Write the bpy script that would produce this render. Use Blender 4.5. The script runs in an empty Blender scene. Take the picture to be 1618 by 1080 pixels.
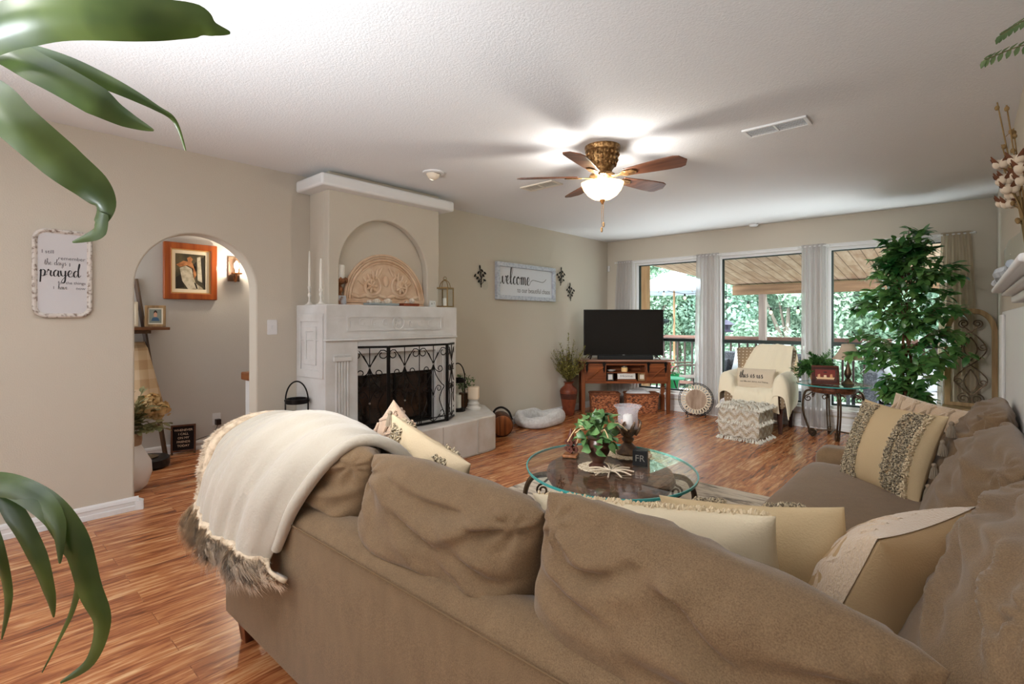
import bpy, math, random
from mathutils import Matrix, Vector, Euler, noise
PI = math.pi
SC = bpy.context.scene
COL = SC.collection
random.seed(7)

def lin(c):
    c = c / 255.0
    return c / 12.92 if c <= 0.04045 else ((c + 0.055) / 1.055) ** 2.4
def C3(r, g, b, a=1.0): return (lin(r), lin(g), lin(b), a)

# ------------------------------------------------------------ camera
CAM = Vector((4.098, -6.772, 1.245))
YAW = 0.7296
FPX = 805.0
cd = bpy.data.cameras.new('camera')
cd.sensor_fit = 'HORIZONTAL'; cd.sensor_width = 36.0
cd.lens = FPX / 1618 * 36.0
cd.shift_y = -(540 - 506.7) / 1618
cd.clip_start = 0.02; cd.clip_end = 200
cam = bpy.data.objects.new('camera', cd); COL.objects.link(cam)
cam.location = CAM; cam.rotation_euler = (PI / 2, 0, YAW)
SC.camera = cam

# ------------------------------------------------------------ world, sun, area lights, exposure
SC.view_settings.view_transform = 'Standard'
SC.view_settings.look = 'None'
SC.view_settings.gamma = 1.0
SC.view_settings.exposure = 0.35
SC.view_settings.use_curve_mapping = False
wd = bpy.data.worlds.new('sky'); SC.world = wd; wd.use_nodes = True
bg = wd.node_tree.nodes['Background']
bg.inputs[0].default_value = (0.80, 0.90, 1.0, 1); bg.inputs[1].default_value = 9.0
def lamp(name, kind, loc, energy, col=(1, 1, 1), rot=(0, 0, 0), **kw):
    l = bpy.data.lights.new(name, kind); l.energy = energy; l.color = col
    for k, v in kw.items(): setattr(l, k, v)
    o = bpy.data.objects.new(name, l); COL.objects.link(o)
    o.location = loc; o.rotation_euler = rot
    return o
# high overcast sun over the garden, from behind the house
lamp('sun', 'SUN', (0, -20, 20), 4.5, (1.0, 0.97, 0.92), (math.radians(42), 0, math.radians(-20)), angle=0.3)
# added fill lamps behind the camera, standing in for unseen dining-side light
lamp('rear_fill_light', 'AREA', (2.3, -8.75, 1.45), 30, (0.90, 0.95, 1.0), (PI / 2, 0, 0), shape='RECTANGLE', size=3.6, size_y=1.9)  # added broad fill, not an actual window
lamp('ceiling_fill_light', 'AREA', (2.5, -8.3, 0.95), 60, (0.88, 0.94, 1.0), (math.radians(142), 0, 0), shape='DISK', size=1.0, spread=math.radians(92))  # added fill aimed up at the ceiling, no fixture stands here
lamp('far_fill_spot', 'SPOT', (2.7, -7.7, 2.32), 1250, (1.0, 0.985, 0.955), (math.radians(75), 0, math.radians(7)), spot_size=math.radians(46), spot_blend=1.0, shadow_soft_size=0.45)  # added fill spot brightening the far half, no track fixture
# added fill lamps inside the three windows, in place of daylight off the deck
for x in (0.96, 2.18, 3.43): lamp('window_fill_light', 'AREA', (x, -0.03, 0.75), 9, (0.90, 0.96, 1.0), (math.radians(-143), 0, 0), shape='RECTANGLE', size=0.9, size_y=0.7, spread=math.radians(92))
lamp('hall_fill_light', 'AREA', (-0.75, -7.0, 1.5), 16, (0.93, 0.96, 1.0), (PI / 2, 0, 0), shape='RECTANGLE', size=1.0, size_y=1.6)  # added fill lamp for the hall, no window there

# ------------------------------------------------------------ placing: photograph point -> point on a real plane of the room
RGT = Vector((math.cos(YAW), math.sin(YAW), 0)); FWD = Vector((-math.sin(YAW), math.cos(YAW), 0))
def ray(px, py): return RGT * ((px - 809) / FPX) + FWD + Vector((0, 0, (506.7 - py) / FPX))
def onX(px, py, X): r = ray(px, py); return CAM + r * ((X - CAM.x) / r.x)
def onY(px, py, Y): r = ray(px, py); return CAM + r * ((Y - CAM.y) / r.y)
def onZ(px, py, Z=0.0): r = ray(px, py); return CAM + r * ((Z - CAM.z) / r.z)
def atD(px, py, d): return CAM + ray(px, py) * d

# ------------------------------------------------------------ materials
def nodes_of(name):
    m = bpy.data.materials.new(name); m.use_nodes = True
    nt = m.node_tree; b = nt.nodes['Principled BSDF']
    return m, nt, b
def link(nt, a, ao, b, bi): nt.links.new(a.outputs[ao], b.inputs[bi])
def coords(nt, scale=(1, 1, 1), rot=(0, 0, 0)):
    tc = nt.nodes.new('ShaderNodeTexCoord'); mp = nt.nodes.new('ShaderNodeMapping')
    mp.inputs['Scale'].default_value = scale; mp.inputs['Rotation'].default_value = rot
    link(nt, tc, 'Object', mp, 'Vector'); return mp
def ramp(nt, stops):
    r = nt.nodes.new('ShaderNodeValToRGB'); e = r.color_ramp.elements
    while len(e) < len(stops): e.new(0.5)
    for i, (p, c) in enumerate(stops): e[i].position = p; e[i].color = c
    return r
def mat(name, col, rough=0.6, metal=0.0, spec=0.4, noise_=None, bump=None, sheen=0.0, coat=0.0, emis=None, alpha=None, trans=0.0, ior=1.45):
    """noise_ = (scale xyz, second colour, low, high, detail); bump = (scale xyz, strength)"""
    m, nt, b = nodes_of(name)
    b.inputs['Base Color'].default_value = C3(*col)
    b.inputs['Roughness'].default_value = rough; b.inputs['Metallic'].default_value = metal
    b.inputs['Specular IOR Level'].default_value = spec
    b.inputs['Sheen Weight'].default_value = sheen; b.inputs['Coat Weight'].default_value = coat
    b.inputs['Transmission Weight'].default_value = trans; b.inputs['IOR'].default_value = ior
    if noise_:
        s, c2, lo, hi, det = noise_
        mp = coords(nt, s); n = nt.nodes.new('ShaderNodeTexNoise'); n.inputs['Scale'].default_value = 1.0; n.inputs['Detail'].default_value = det
        link(nt, mp, 0, n, 'Vector'); r = ramp(nt, [(lo, C3(*col)), (hi, C3(*c2))]); link(nt, n, 0, r, 0); link(nt, r, 0, b, 'Base Color')
    if bump:
        s, st = bump
        mp = coords(nt, s); n = nt.nodes.new('ShaderNodeTexNoise'); n.inputs['Scale'].default_value = 1.0; n.inputs['Detail'].default_value = 3
        bp = nt.nodes.new('ShaderNodeBump'); bp.inputs['Strength'].default_value = st; bp.inputs['Distance'].default_value = 0.01
        link(nt, mp, 0, n, 'Vector'); link(nt, n, 0, bp, 'Height'); link(nt, bp, 0, b, 'Normal')
    if emis: b.inputs['Emission Color'].default_value = C3(*emis[0]); b.inputs['Emission Strength'].default_value = emis[1]
    if alpha is not None: b.inputs['Alpha'].default_value = alpha
    return m
def wood(name, dark, light, along='x', rough=0.45, freq=30, coat=0.0):
    s = {'x': (1.5, freq, freq), 'y': (freq, 1.5, freq), 'z': (freq, freq, 1.5)}[along]
    return mat(name, dark, rough, noise_=(s, light, 0.32, 0.68, 4), bump=(s, 0.12), coat=coat)
def glass_mat(name, tint=(1, 1, 1), gloss=0.12, rough=0.0):
    """thin pane: mostly clear, some mirror"""
    m = bpy.data.materials.new(name); m.use_nodes = True; nt = m.node_tree; nt.nodes.clear()
    o = nt.nodes.new('ShaderNodeOutputMaterial'); mx = nt.nodes.new('ShaderNodeMixShader'); t = nt.nodes.new('ShaderNodeBsdfTransparent'); g = nt.nodes.new('ShaderNodeBsdfGlossy')
    lw = nt.nodes.new('ShaderNodeLayerWeight'); lw.inputs['Blend'].default_value = gloss
    t.inputs[0].default_value = (*tint, 1); g.inputs['Roughness'].default_value = rough
    ge = nt.nodes.new('ShaderNodeNewGeometry'); sb = nt.nodes.new('ShaderNodeMath'); sb.operation = 'SUBTRACT'; sb.use_clamp = True
    link(nt, lw, 'Fresnel', sb, 0); link(nt, ge, 'Backfacing', sb, 1); link(nt, sb, 0, mx, 0); nt.links.new(t.outputs[0], mx.inputs[1]); nt.links.new(g.outputs[0], mx.inputs[2]); nt.links.new(mx.outputs[0], o.inputs[0])
    return m
def sheer_mat(name, col, clear=0.25, transl=0.5):
    m = bpy.data.materials.new(name); m.use_nodes = True; nt = m.node_tree; nt.nodes.clear()
    o = nt.nodes.new('ShaderNodeOutputMaterial'); m1 = nt.nodes.new('ShaderNodeMixShader'); m2 = nt.nodes.new('ShaderNodeMixShader')
    d = nt.nodes.new('ShaderNodeBsdfDiffuse'); tl = nt.nodes.new('ShaderNodeBsdfTranslucent'); tp = nt.nodes.new('ShaderNodeBsdfTransparent')
    d.inputs[0].default_value = C3(*col); tl.inputs[0].default_value = C3(*col)
    m1.inputs[0].default_value = transl; m2.inputs[0].default_value = clear
    nt.links.new(d.outputs[0], m1.inputs[1]); nt.links.new(tl.outputs[0], m1.inputs[2]); nt.links.new(m1.outputs[0], m2.inputs[1]); nt.links.new(tp.outputs[0], m2.inputs[2]); nt.links.new(m2.outputs[0], o.inputs[0])
    return m
def leaf_mat(name, c1, c2, rough=0.4, transl=0.25, scale=9.0):
    m, nt, b = nodes_of(name)
    mp = coords(nt, (scale, scale, scale)); n = nt.nodes.new('ShaderNodeTexNoise'); n.inputs['Scale'].default_value = 1
    link(nt, mp, 0, n, 'Vector'); r = ramp(nt, [(0.35, C3(*c1)), (0.65, C3(*c2))]); link(nt, n, 0, r, 0); link(nt, r, 0, b, 'Base Color')
    b.inputs['Roughness'].default_value = rough
    tl = nt.nodes.new('ShaderNodeBsdfTranslucent'); link(nt, r, 0, tl, 0); mx = nt.nodes.new('ShaderNodeMixShader'); mx.inputs[0].default_value = transl
    out = nt.nodes['Material Output']; nt.links.new(b.outputs[0], mx.inputs[1]); nt.links.new(tl.outputs[0], mx.inputs[2]); nt.links.new(mx.outputs[0], out.inputs[0])
    return m

# ------------------------------------------------------------ mesh builder
def TR(loc=(0, 0, 0), rot=(0, 0, 0), s=None):
    M = Matrix.Translation(Vector(loc)) @ Euler(rot).to_matrix().to_4x4()
    if s is not None: M = M @ Matrix.Diagonal((s[0], s[1], s[2], 1))
    return M
def smooth_path(pts, sub=6, closed=False):
    P = [Vector(p) for p in pts]; n = len(P); out = []
    if n < 3 and not closed: return P
    for i in range(n if closed else n - 1):
        if closed: a, b, c, d = P[i - 1], P[i], P[(i + 1) % n], P[(i + 2) % n]
        else: a, b, c, d = P[max(i - 1, 0)], P[i], P[i + 1], P[min(i + 2, n - 1)]
        for k in range(sub):
            t = k / sub
            out.append(0.5 * ((2 * b) + (c - a) * t + (2 * a - 5 * b + 4 * c - d) * t * t + (3 * b - a - 3 * c + d) * t ** 3))
    if not closed: out.append(P[-1].copy())
    return out
class MB:
    def __init__(s): s.v = []; s.f = []
    def add(s, vs, fs, M=None):
        o = len(s.v)
        s.v += [(M @ Vector(v)) if M else Vector(v) for v in vs]
        s.f += [tuple(i + o for i in f) for f in fs]
        return s
    def box(s, c, d, M=None, taper=1.0):
        x, y, z = c; a, b, h = d[0] / 2, d[1] / 2, d[2] / 2; t = taper
        vs = [(x - a * t, y - b * t, z - h), (x + a * t, y - b * t, z - h), (x + a * t, y + b * t, z - h), (x - a * t, y + b * t, z - h),
              (x - a, y - b, z + h), (x + a, y - b, z + h), (x + a, y + b, z + h), (x - a, y + b, z + h)]
        return s.add(vs, [(0, 3, 2, 1), (4, 5, 6, 7), (0, 1, 5, 4), (1, 2, 6, 5), (2, 3, 7, 6), (3, 0, 4, 7)], M)
    def box2(s, lo, hi, M=None):
        return s.box([(lo[i] + hi[i]) / 2 for i in range(3)], [abs(hi[i] - lo[i]) for i in range(3)], M)
    def prism(s, poly, h0, h1, M=None):
        """polygon in local xy, extruded along local z"""
        n = len(poly); vs = [(p[0], p[1], h0) for p in poly] + [(p[0], p[1], h1) for p in poly]
        fs = [tuple(range(n - 1, -1, -1)), tuple(range(n, 2 * n))] + [(i, (i + 1) % n, n + (i + 1) % n, n + i) for i in range(n)]
        return s.add(vs, fs, M)
    def ring(s, outer, inner, h0, h1, M=None):
        n = len(outer); vs = [(p[0], p[1], h) for h in (h0, h1) for q in (outer, inner) for p in q]; fs = []
        for i in range(n):
            j = (i + 1) % n
            fs += [(i, n + i, n + j, j), (2 * n + i, 2 * n + j, 3 * n + j, 3 * n + i), (i, j, 2 * n + j, 2 * n + i), (n + i, 3 * n + i, 3 * n + j, n + j)]
        return s.add(vs, fs, M)
    def lathe(s, prof, n=24, M=None, cap=True, sx=1.0, sy=1.0):
        vs = []; fs = []
        for r, z in prof:
            for k in range(n): a = 2 * PI * k / n; vs.append((r * math.cos(a) * sx, r * math.sin(a) * sy, z))
        for i in range(len(prof) - 1):
            for k in range(n):
                k2 = (k + 1) % n; fs.append((i * n + k, i * n + k2, (i + 1) * n + k2, (i + 1) * n + k))
        if cap:
            if prof[0][0] > 1e-4: fs.append(tuple(range(n - 1, -1, -1)))
            if prof[-1][0] > 1e-4: fs.append(tuple(range((len(prof) - 1) * n, len(prof) * n)))
        return s.add(vs, fs, M)
    def tube(s, pts, r, n=8, closed=False, M=None, sub=0, flat=1.0):
        P = smooth_path(pts, sub, closed) if sub else [Vector(p) for p in pts]
        m = len(P); R = r if isinstance(r, (list, tuple)) else None
        vs = []; fs = []; up = None
        for i in range(m):
            if closed: t = P[(i + 1) % m] - P[i - 1]
            else: t = P[min(i + 1, m - 1)] - P[max(i - 1, 0)]
            if t.length < 1e-9: t = Vector((0, 0, 1))
            t.normalize()
            if up is None:
                up = Vector((0, 0, 1)) if abs(t.z) < 0.9 else Vector((1, 0, 0))
            a = up - t * up.dot(t)
            if a.length < 1e-6: a = t.orthogonal()
            a.normalize(); b = t.cross(a); up = a
            if R: f = i / max(m - 1, 1) * (len(R) - 1); q = int(f); rr = R[q] if q >= len(R) - 1 else R[q] + (R[q + 1] - R[q]) * (f - q)
            else: rr = r
            for k in range(n):
                g = 2 * PI * k / n; vs.append(P[i] + a * (math.cos(g) * rr) + b * (math.sin(g) * rr * flat))
        for i in range(m if closed else m - 1):
            j = (i + 1) % m
            for k in range(n): k2 = (k + 1) % n; fs.append((i * n + k, i * n + k2, j * n + k2, j * n + k))
        if not closed: fs += [tuple(range(n - 1, -1, -1)), tuple(range((m - 1) * n, m * n))]
        return s.add(vs, fs, M)
    def grid(s, fn, nu, nv, M=None, closeu=False):
        vs = [fn(i / (nu if closeu else nu - 1), j / (nv - 1)) for j in range(nv) for i in range(nu)]; fs = []
        for j in range(nv - 1):
            for i in range(nu if closeu else nu - 1):
                i2 = (i + 1) % nu; fs.append((j * nu + i, j * nu + i2, (j + 1) * nu + i2, (j + 1) * nu + i))
        return s.add(vs, fs, M)
    def ball(s, c, r, nu=14, nv=9, M=None):
        rx, ry, rz = (r, r, r) if not isinstance(r, (list, tuple)) else r
        prof = [(max(math.sin(PI * j / (nv - 1)), 1e-5), -math.cos(PI * j / (nv - 1))) for j in range(nv)]
        T = TR(c, (0, 0, 0), (rx, ry, rz))
        return s.lathe(prof, nu, (M @ T) if M else T, cap=False)
    def leaf(s, p, d, up, L, W, bend=0.2, fold=0.15, n=5, shape=None):
        """blade from p along d; up = face normal"""
        d = Vector(d).normalized(); u = Vector(up); u = (u - d * u.dot(d))
        if u.length < 1e-5: u = d.orthogonal()
        u.normalize(); w = d.cross(u); vs = []; fs = []
        sh = shape or (lambda t: math.sin(PI * min(t * 0.94 + 0.03, 1)) ** 0.8)
        for i in range(n):
            t = i / (n - 1); c = Vector(p) + d * (L * t) - u * (bend * L * t * t); h = W / 2 * sh(t)
            vs += [c - w * h + u * (fold * h), c, c + w * h + u * (fold * h)]
        for i in range(n - 1):
            a = 3 * i; fs += [(a, a + 1, a + 4, a + 3), (a + 1, a + 2, a + 5, a + 4)]
        return s.add(vs, fs)
    def pillow(s, w, h, t, M=None, n=22, ex=0.5, pinch=0.07, wr=0.006, seed=0, droop=0.0, box=2.0):
        """two-sided cushion in local xz, thickness along local y; box: 2 = soft pillow, 5 = boxed cushion"""
        N = n; vs = []; fs = []
        def pt(u, v, sg):
            fx = max(1 - abs(u) ** box, 0); fz = max(1 - abs(v) ** box, 0)
            th = (fx * fz) ** ex
            x = w / 2 * u * (1 - pinch * (1 - v * v)); z = h / 2 * v * (1 - pinch * (1 - u * u))
            q = Vector((x * 7 + seed * 3.1, z * 7 + sg * 5.0, seed * 1.7))
            nz = noise.noise(q) * 0.6 + noise.noise(q * 2.3) * 0.4
            e = max(abs(u), abs(v)) ** 3
            rad = math.sin(math.atan2(v, u) * 13 + seed) * e * 0.6 * min(1, 6 * (1 - max(abs(u), abs(v))))
            y = sg * (t / 2 * th + wr * (nz * th + rad))
            z -= droop * (1 - abs(v)) * 0
            return (x, y, z - droop * u * u)
        for sg in (1, -1):
            o = len(vs)
            for j in range(N + 1):
                for i in range(N + 1):
                    u = math.sin((2 * i / N - 1) * PI / 2); v = math.sin((2 * j / N - 1) * PI / 2)
                    vs.append(pt(u, v, sg))
            for j in range(N):
                for i in range(N):
                    a = o + j * (N + 1) + i; q = (a, a + 1, a + N + 2, a + N + 1)
                    fs.append(q if sg < 0 else q[::-1])
        return s.add(vs, fs, M)
    def build(s, name, m, parent=None, smooth=True, bevel=0.0, seg=2, sub=0, world=False, angle=40, solid=0.0):
        off = parent.location if (world and parent) else Vector((0, 0, 0))
        me = bpy.data.meshes.new(name)
        me.from_pydata([tuple(v - off) for v in s.v], [], s.f); me.update()
        if m: me.materials.append(m)
        o = bpy.data.objects.new(name, me); COL.objects.link(o)
        if parent: o.parent = parent
        if solid: md = o.modifiers.new('solid', 'SOLIDIFY'); md.thickness = solid; md.offset = 0
        if bevel:
            md = o.modifiers.new('bevel', 'BEVEL'); md.width = bevel; md.segments = seg; md.limit_method = 'ANGLE'; md.angle_limit = math.radians(35)
        if sub: md = o.modifiers.new('sub', 'SUBSURF'); md.levels = sub; md.render_levels = sub
        if smooth:
            me.polygons.foreach_set('use_smooth', [True] * len(me.polygons))
            try: me.set_sharp_from_angle(angle=math.radians(angle))
            except Exception: pass
        return o
def thing(name, label, cat, loc=(0, 0, 0), rz=0.0, group=None):
    o = bpy.data.objects.new(name, None); COL.objects.link(o); o.empty_display_size = 0.05
    o.location = loc; o.rotation_euler = (0, 0, rz); return tag(o, label, cat, group)
def tag(o, label, cat, group=None, kind=None):
    o['label'] = label; o['category'] = cat
    if group: o['group'] = group
    if kind: o['kind'] = kind
    return o
def struct(o): o['kind'] = 'structure'; return o
def dup(root, loc, rz=None, label=None):
    r = root.copy(); COL.objects.link(r); r.location = loc
    if rz is not None: r.rotation_euler = (0, 0, rz)
    if label: r['label'] = label
    for ch in list(root.children):
        c = ch.copy(); COL.objects.link(c); c.parent = r
        for g in list(ch.children): d = g.copy(); COL.objects.link(d); d.parent = c
    return r
def spiral(c, r0, r1, a0, a1, n=14, pl='xz'):
    out = []
    for i in range(n):
        t = i / (n - 1); a = a0 + (a1 - a0) * t; r = r0 + (r1 - r0) * t
        x, y = r * math.cos(a), r * math.sin(a)
        out.append(Vector(c) + (Vector((x, 0, y)) if pl == 'xz' else Vector((x, y, 0)) if pl == 'xy' else Vector((0, x, y))))
    return out
def circ(n, rx, ry=None, c=(0, 0)):
    ry = ry or rx
    return [(c[0] + rx * math.cos(2 * PI * k / n), c[1] + ry * math.sin(2 * PI * k / n)) for k in range(n)]
def rrect(w, h, r, n=6):
    out = []
    for cx, cy, a0 in ((w / 2 - r, h / 2 - r, 0), (-w / 2 + r, h / 2 - r, PI / 2), (-w / 2 + r, -h / 2 + r, PI), (w / 2 - r, -h / 2 + r, 1.5 * PI)):
        for k in range(n + 1): a = a0 + PI / 2 * k / n; out.append((cx + r * math.cos(a), cy + r * math.sin(a)))
    return out
MX0 = Matrix(((0, 0, 1, 0), (1, 0, 0, 0), (0, 1, 0, 0), (0, 0, 0, 1)))       # drawing plane -> a wall facing +x
MYN = Matrix(((1, 0, 0, 0), (0, 0, -1, 0), (0, 1, 0, 0), (0, 0, 0, 1)))      # drawing plane -> a front facing -y

# ------------------------------------------------------------ lettering
GL = {
 'w': (1.3, [[(0, .95), (.08, .25), (.28, 0), (.5, .35), (.58, .92), (.62, .25), (.85, 0), (1.08, .4), (1.12, .95), (1.32, .8)]]),
 'e': (.68, [[(0, .32), (.42, .58), (.48, .9), (.25, 1), (.05, .5), (.2, .03), (.5, .06), (.72, .35)]]),
 'l': (.58, [[(0, .3), (.4, 1.3), (.48, 2.05), (.28, 2.2), (.12, 1.2), (.15, .2), (.35, 0), (.6, .3)]]),
 'c': (.66, [[(.52, .8), (.35, 1), (.08, .6), (.15, .08), (.42, .02), (.7, .35)]]),
 'o': (.8, [[(.38, 1), (.08, .7), (.15, .08), (.45, .05), (.62, .55), (.4, 1), (.5, .78), (.85, .85)]]),
 'm': (1.25, [[(0, .75), (.1, 1), (.15, .6), (.14, 0)], [(.14, .4), (.35, .97), (.5, .85), (.5, 0)], [(.5, .4), (.72, .97), (.9, .85), (.9, .2), (1.05, 0), (1.28, .32)]]),
 'n': (.9, [[(0, .75), (.1, 1), (.15, .6), (.14, 0)], [(.14, .4), (.35, .97), (.52, .85), (.54, .2), (.68, 0), (.92, .32)]]),
 'p': (.85, [[(0, .7), (.12, 1), (.12, .2), (.06, -.95)], [(.1, .5), (.35, 1), (.62, .75), (.52, .12), (.25, .03), (.1, .22)], [(.3, .03), (.6, .1), (.88, .35)]]),
 'r': (.72, [[(0, .55), (.12, 1.08), (.22, .88), (.45, .86), (.4, .3), (.55, .03), (.76, .32)]]),
 'a': (.88, [[(.6, .85), (.35, 1), (.08, .6), (.15, .05), (.42, .15), (.62, .92), (.6, .2), (.72, 0), (.92, .32)]]),
 'y': (.85, [[(0, .95), (.08, .3), (.3, .08), (.52, .4), (.58, .95), (.55, -.5), (.35, -1), (.12, -.75), (.45, -.15), (.88, .35)]]),
 'd': (.95, [[(.6, .8), (.35, 1), (.08, .6), (.15, .05), (.42, .1), (.64, .9), (.85, 1.9), (.78, 2.15), (.64, 1.2), (.64, .3), (.75, 0), (.98, .32)]]),
 't': (.62, [[(0, .3), (.3, 1.3), (.36, 1.8), (.28, .3), (.42, 0), (.66, .32)], [(.02, 1.2), (.3, 1.32), (.62, 1.28)]]),
 'h': (.85, [[(0, .3), (.4, 1.4), (.45, 2.1), (.28, 2.2), (.14, 1.1), (.12, 0)], [(.12, .4), (.35, .97), (.54, .8), (.55, .15), (.7, 0), (.88, .32)]]),
 'i': (.48, [[(0, .3), (.18, .97), (.14, .2), (.28, 0), (.5, .32)], [(.26, 1.4), (.3, 1.46)]]),
 's': (.66, [[(0, .3), (.36, 1.08), (.3, .75), (.52, .38), (.36, 0), (.08, .1)], [(.36, 0), (.68, .3)]]),
 'u': (.92, [[(0, .95), (.06, .2), (.28, 0), (.52, .4), (.58, .95), (.56, .2), (.7, 0), (.94, .32)]]),
 'v': (.72, [[(0, .95), (.18, .1), (.28, .05), (.52, .9), (.76, .82)]]),
}
def script_word(mb, word, x, y, xh, M, thin=0.06, thick=0.2, tail=None, z=0.0):
    """pen-written word as a ribbon with swelling down strokes; returns the pen's end x"""
    def stroke(pts):
        P = smooth_path([(p[0], p[1], 0) for p in pts], 7); n = len(P); vs = []; fs = []
        for i in range(n):
            t = P[min(i + 1, n - 1)] - P[max(i - 1, 0)]
            t = t.normalized() if t.length > 1e-9 else Vector((1, 0, 0))
            dn = max(0.0, -t.y * 0.9 + t.x * -0.1); wd = (thin + (thick - thin) * min(1, dn * 1.1)) / 2
            nn = Vector((-t.y, t.x, 0)) * wd
            for q in (P[i] + nn, P[i] - nn): vs.append((x + q.x * xh, y + q.y * xh, z))
        for i in range(n - 1): a = 2 * i; fs.append((a, a + 1, a + 3, a + 2))
        mb.add(vs, fs, M)
    cx = 0.0
    for ch in word:
        if ch == ' ': cx += 0.6; continue
        adv, st = GL[ch]
        for sk in st: stroke([(px + cx, py) for px, py in sk])
        cx += adv
    if tail: stroke([(cx - .2 + p[0], p[1]) for p in tail])
    return x + cx * xh
def print_text(mb, txt, x, y, size, M, align='LEFT', z=0.0, stretch=1.0, depth=0.0):
    cu = bpy.data.curves.new('lettering', 'FONT'); cu.body = txt; cu.size = size; cu.align_x = align; cu.extrude = depth; cu.resolution_u = 3
    o = bpy.data.objects.new('lettering', cu); COL.objects.link(o)
    dg = bpy.context.evaluated_depsgraph_get(); dg.update()
    me = bpy.data.meshes.new_from_object(o.evaluated_get(dg))
    mb.add([(x + v.co.x * stretch, y + v.co.y, z + v.co.z) for v in me.vertices], [tuple(p.vertices) for p in me.polygons], M)
    bpy.data.objects.remove(o); bpy.data.curves.remove(cu); bpy.data.meshes.remove(me)

# ============================================================ ROOM SHELL
M_WALL = mat('wall_paint', (203, 194, 179), 0.85, spec=0.2, bump=((130, 130, 130), 0.16))
M_HALL = mat('hall_paint', (200, 196, 189), 0.85, spec=0.2, bump=((130, 130, 130), 0.16))
M_CEIL = mat('ceiling_texture', (229, 229, 229), 0.9, spec=0.15, bump=((110, 110, 110), 0.28))
M_TRIM = mat('white_trim_paint', (226, 225, 224), 0.45)
M_WHITE = mat('white_plaster_paint', (222, 220, 216), 0.7)
M_DKFRAME = mat('dark_window_metal', (38, 48, 46), 0.4, 0.4)
M_PANE = glass_mat('window_glass', (0.96, 0.985, 0.97), 0.06)
M_BLACKMET = mat('black_iron', (30, 27, 25), 0.45, 0.7)
M_BRONZE = mat('bronze_iron', (72, 58, 46), 0.42, 0.75, noise_=((14, 14, 14), (104, 84, 64), .35, .7, 3))

def floor_material():
    m, nt, b = nodes_of('strand_wood_floor')
    tc = nt.nodes.new('ShaderNodeTexCoord'); sp = nt.nodes.new('ShaderNodeSeparateXYZ'); cb = nt.nodes.new('ShaderNodeCombineXYZ')
    link(nt, tc, 'Object', sp, 0); link(nt, sp, 'Y', cb, 'X'); link(nt, sp, 'X', cb, 'Y')
    br = nt.nodes.new('ShaderNodeTexBrick'); br.inputs['Scale'].default_value = 1; br.inputs['Brick Width'].default_value = 1.15; br.inputs['Row Height'].default_value = 0.125
    br.inputs['Mortar Size'].default_value = 0.0016; br.offset = 0.37; br.inputs['Color1'].default_value = (0, 0, 0, 1); br.inputs['Color2'].default_value = (1, 1, 1, 1); br.inputs['Mortar'].default_value = (0.4, 0.4, 0.4, 1)
    link(nt, cb, 0, br, 'Vector')
    # streaks, shifted plank by plank
    sh = nt.nodes.new('ShaderNodeVectorMath'); sh.operation = 'MULTIPLY_ADD'; sh.inputs[1].default_value = (7, .6, 5)
    link(nt, br, 'Color', sh, 0); link(nt, cb, 0, sh, 2)
    def nz(sc, det, rough=0.6):
        mp = nt.nodes.new('ShaderNodeMapping'); mp.inputs['Scale'].default_value = sc; link(nt, sh, 0, mp, 0)
        n = nt.nodes.new('ShaderNodeTexNoise'); n.inputs['Scale'].default_value = 1; n.inputs['Detail'].default_value = det; n.inputs['Roughness'].default_value = rough; n.inputs['Distortion'].default_value = 0.6
        link(nt, mp, 0, n, 0); return n
    n1 = nz((5.0, 44, 1), 6); n2 = nz((1.1, 9, 1), 3)
    ad = nt.nodes.new('ShaderNodeMix'); ad.data_type = 'FLOAT'; ad.inputs[0].default_value = 0.38
    link(nt, n1, 0, ad, 2); link(nt, n2, 0, ad, 3)
    r = ramp(nt, [(0.33, C3(86, 43, 24)), (0.44, C3(150, 85, 50)), (0.53, C3(190, 123, 76)), (0.66, C3(230, 183, 134))])
    link(nt, ad, 0, r, 0)
    mm = nt.nodes.new('ShaderNodeMix'); mm.data_type = 'RGBA'; mm.blend_type = 'MULTIPLY'; mm.inputs[0].default_value = 1
    r2 = ramp(nt, [(0.0, (1, 1, 1, 1)), (1.0, (0.62, 0.54, 0.5, 1))]); link(nt, br, 'Fac', r2, 0)
    nt.links.new(r.outputs[0], mm.inputs[6]); nt.links.new(r2.outputs[0], mm.inputs[7]); nt.links.new(mm.outputs[2], b.inputs['Base Color'])
    b.inputs['Roughness'].default_value = 0.24; b.inputs['Specular IOR Level'].default_value = 0.55
    bp = nt.nodes.new('ShaderNodeBump'); bp.inputs['Strength'].default_value = 0.22; bp.inputs['Distance'].default_value = 0.004
    link(nt, n1, 0, bp, 'Height'); link(nt, bp, 0, b, 'Normal')
    return m
M_FLOOR = floor_material()
H = 2.44
struct(MB().box2((-1.6, -9.0, -0.12), (4.46, 0.15, 0.0)).build('floor', M_FLOOR, smooth=False))
struct(MB().box2((0.0, -9.0, H), (4.46, 0.15, H + 0.1)).build('ceiling', M_CEIL, smooth=False))
struct(MB().box2((-1.6, -9.0, 2.06), (-0.147, 0.15, 2.16)).build('ceiling_hall', M_CEIL, smooth=False))
AY0, AY1, AR = -5.925, -5.154, 0.3855; AYC = (AY0 + AY1) / 2; AZ = 1.866 - AR
arch = [(AYC - AR * math.cos(PI * k / 28), AZ + AR * math.sin(PI * k / 28)) for k in range(29)]
poly = [(-9.0, 0), (AY0, 0)] + arch + [(AY1, 0), (0.0, 0), (0.0, H + .05), (-9.0, H + .05)]
struct(MB().prism(poly, -0.147, 0.0, MX0).build('wall_left', M_WALL, bevel=0.012, seg=3, smooth=True))
struct(MB().box2((-1.62, -9.0, 0), (-1.47, 0.15, 2.2)).build('wall_hall', M_HALL, smooth=False))
b = MB()
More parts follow.
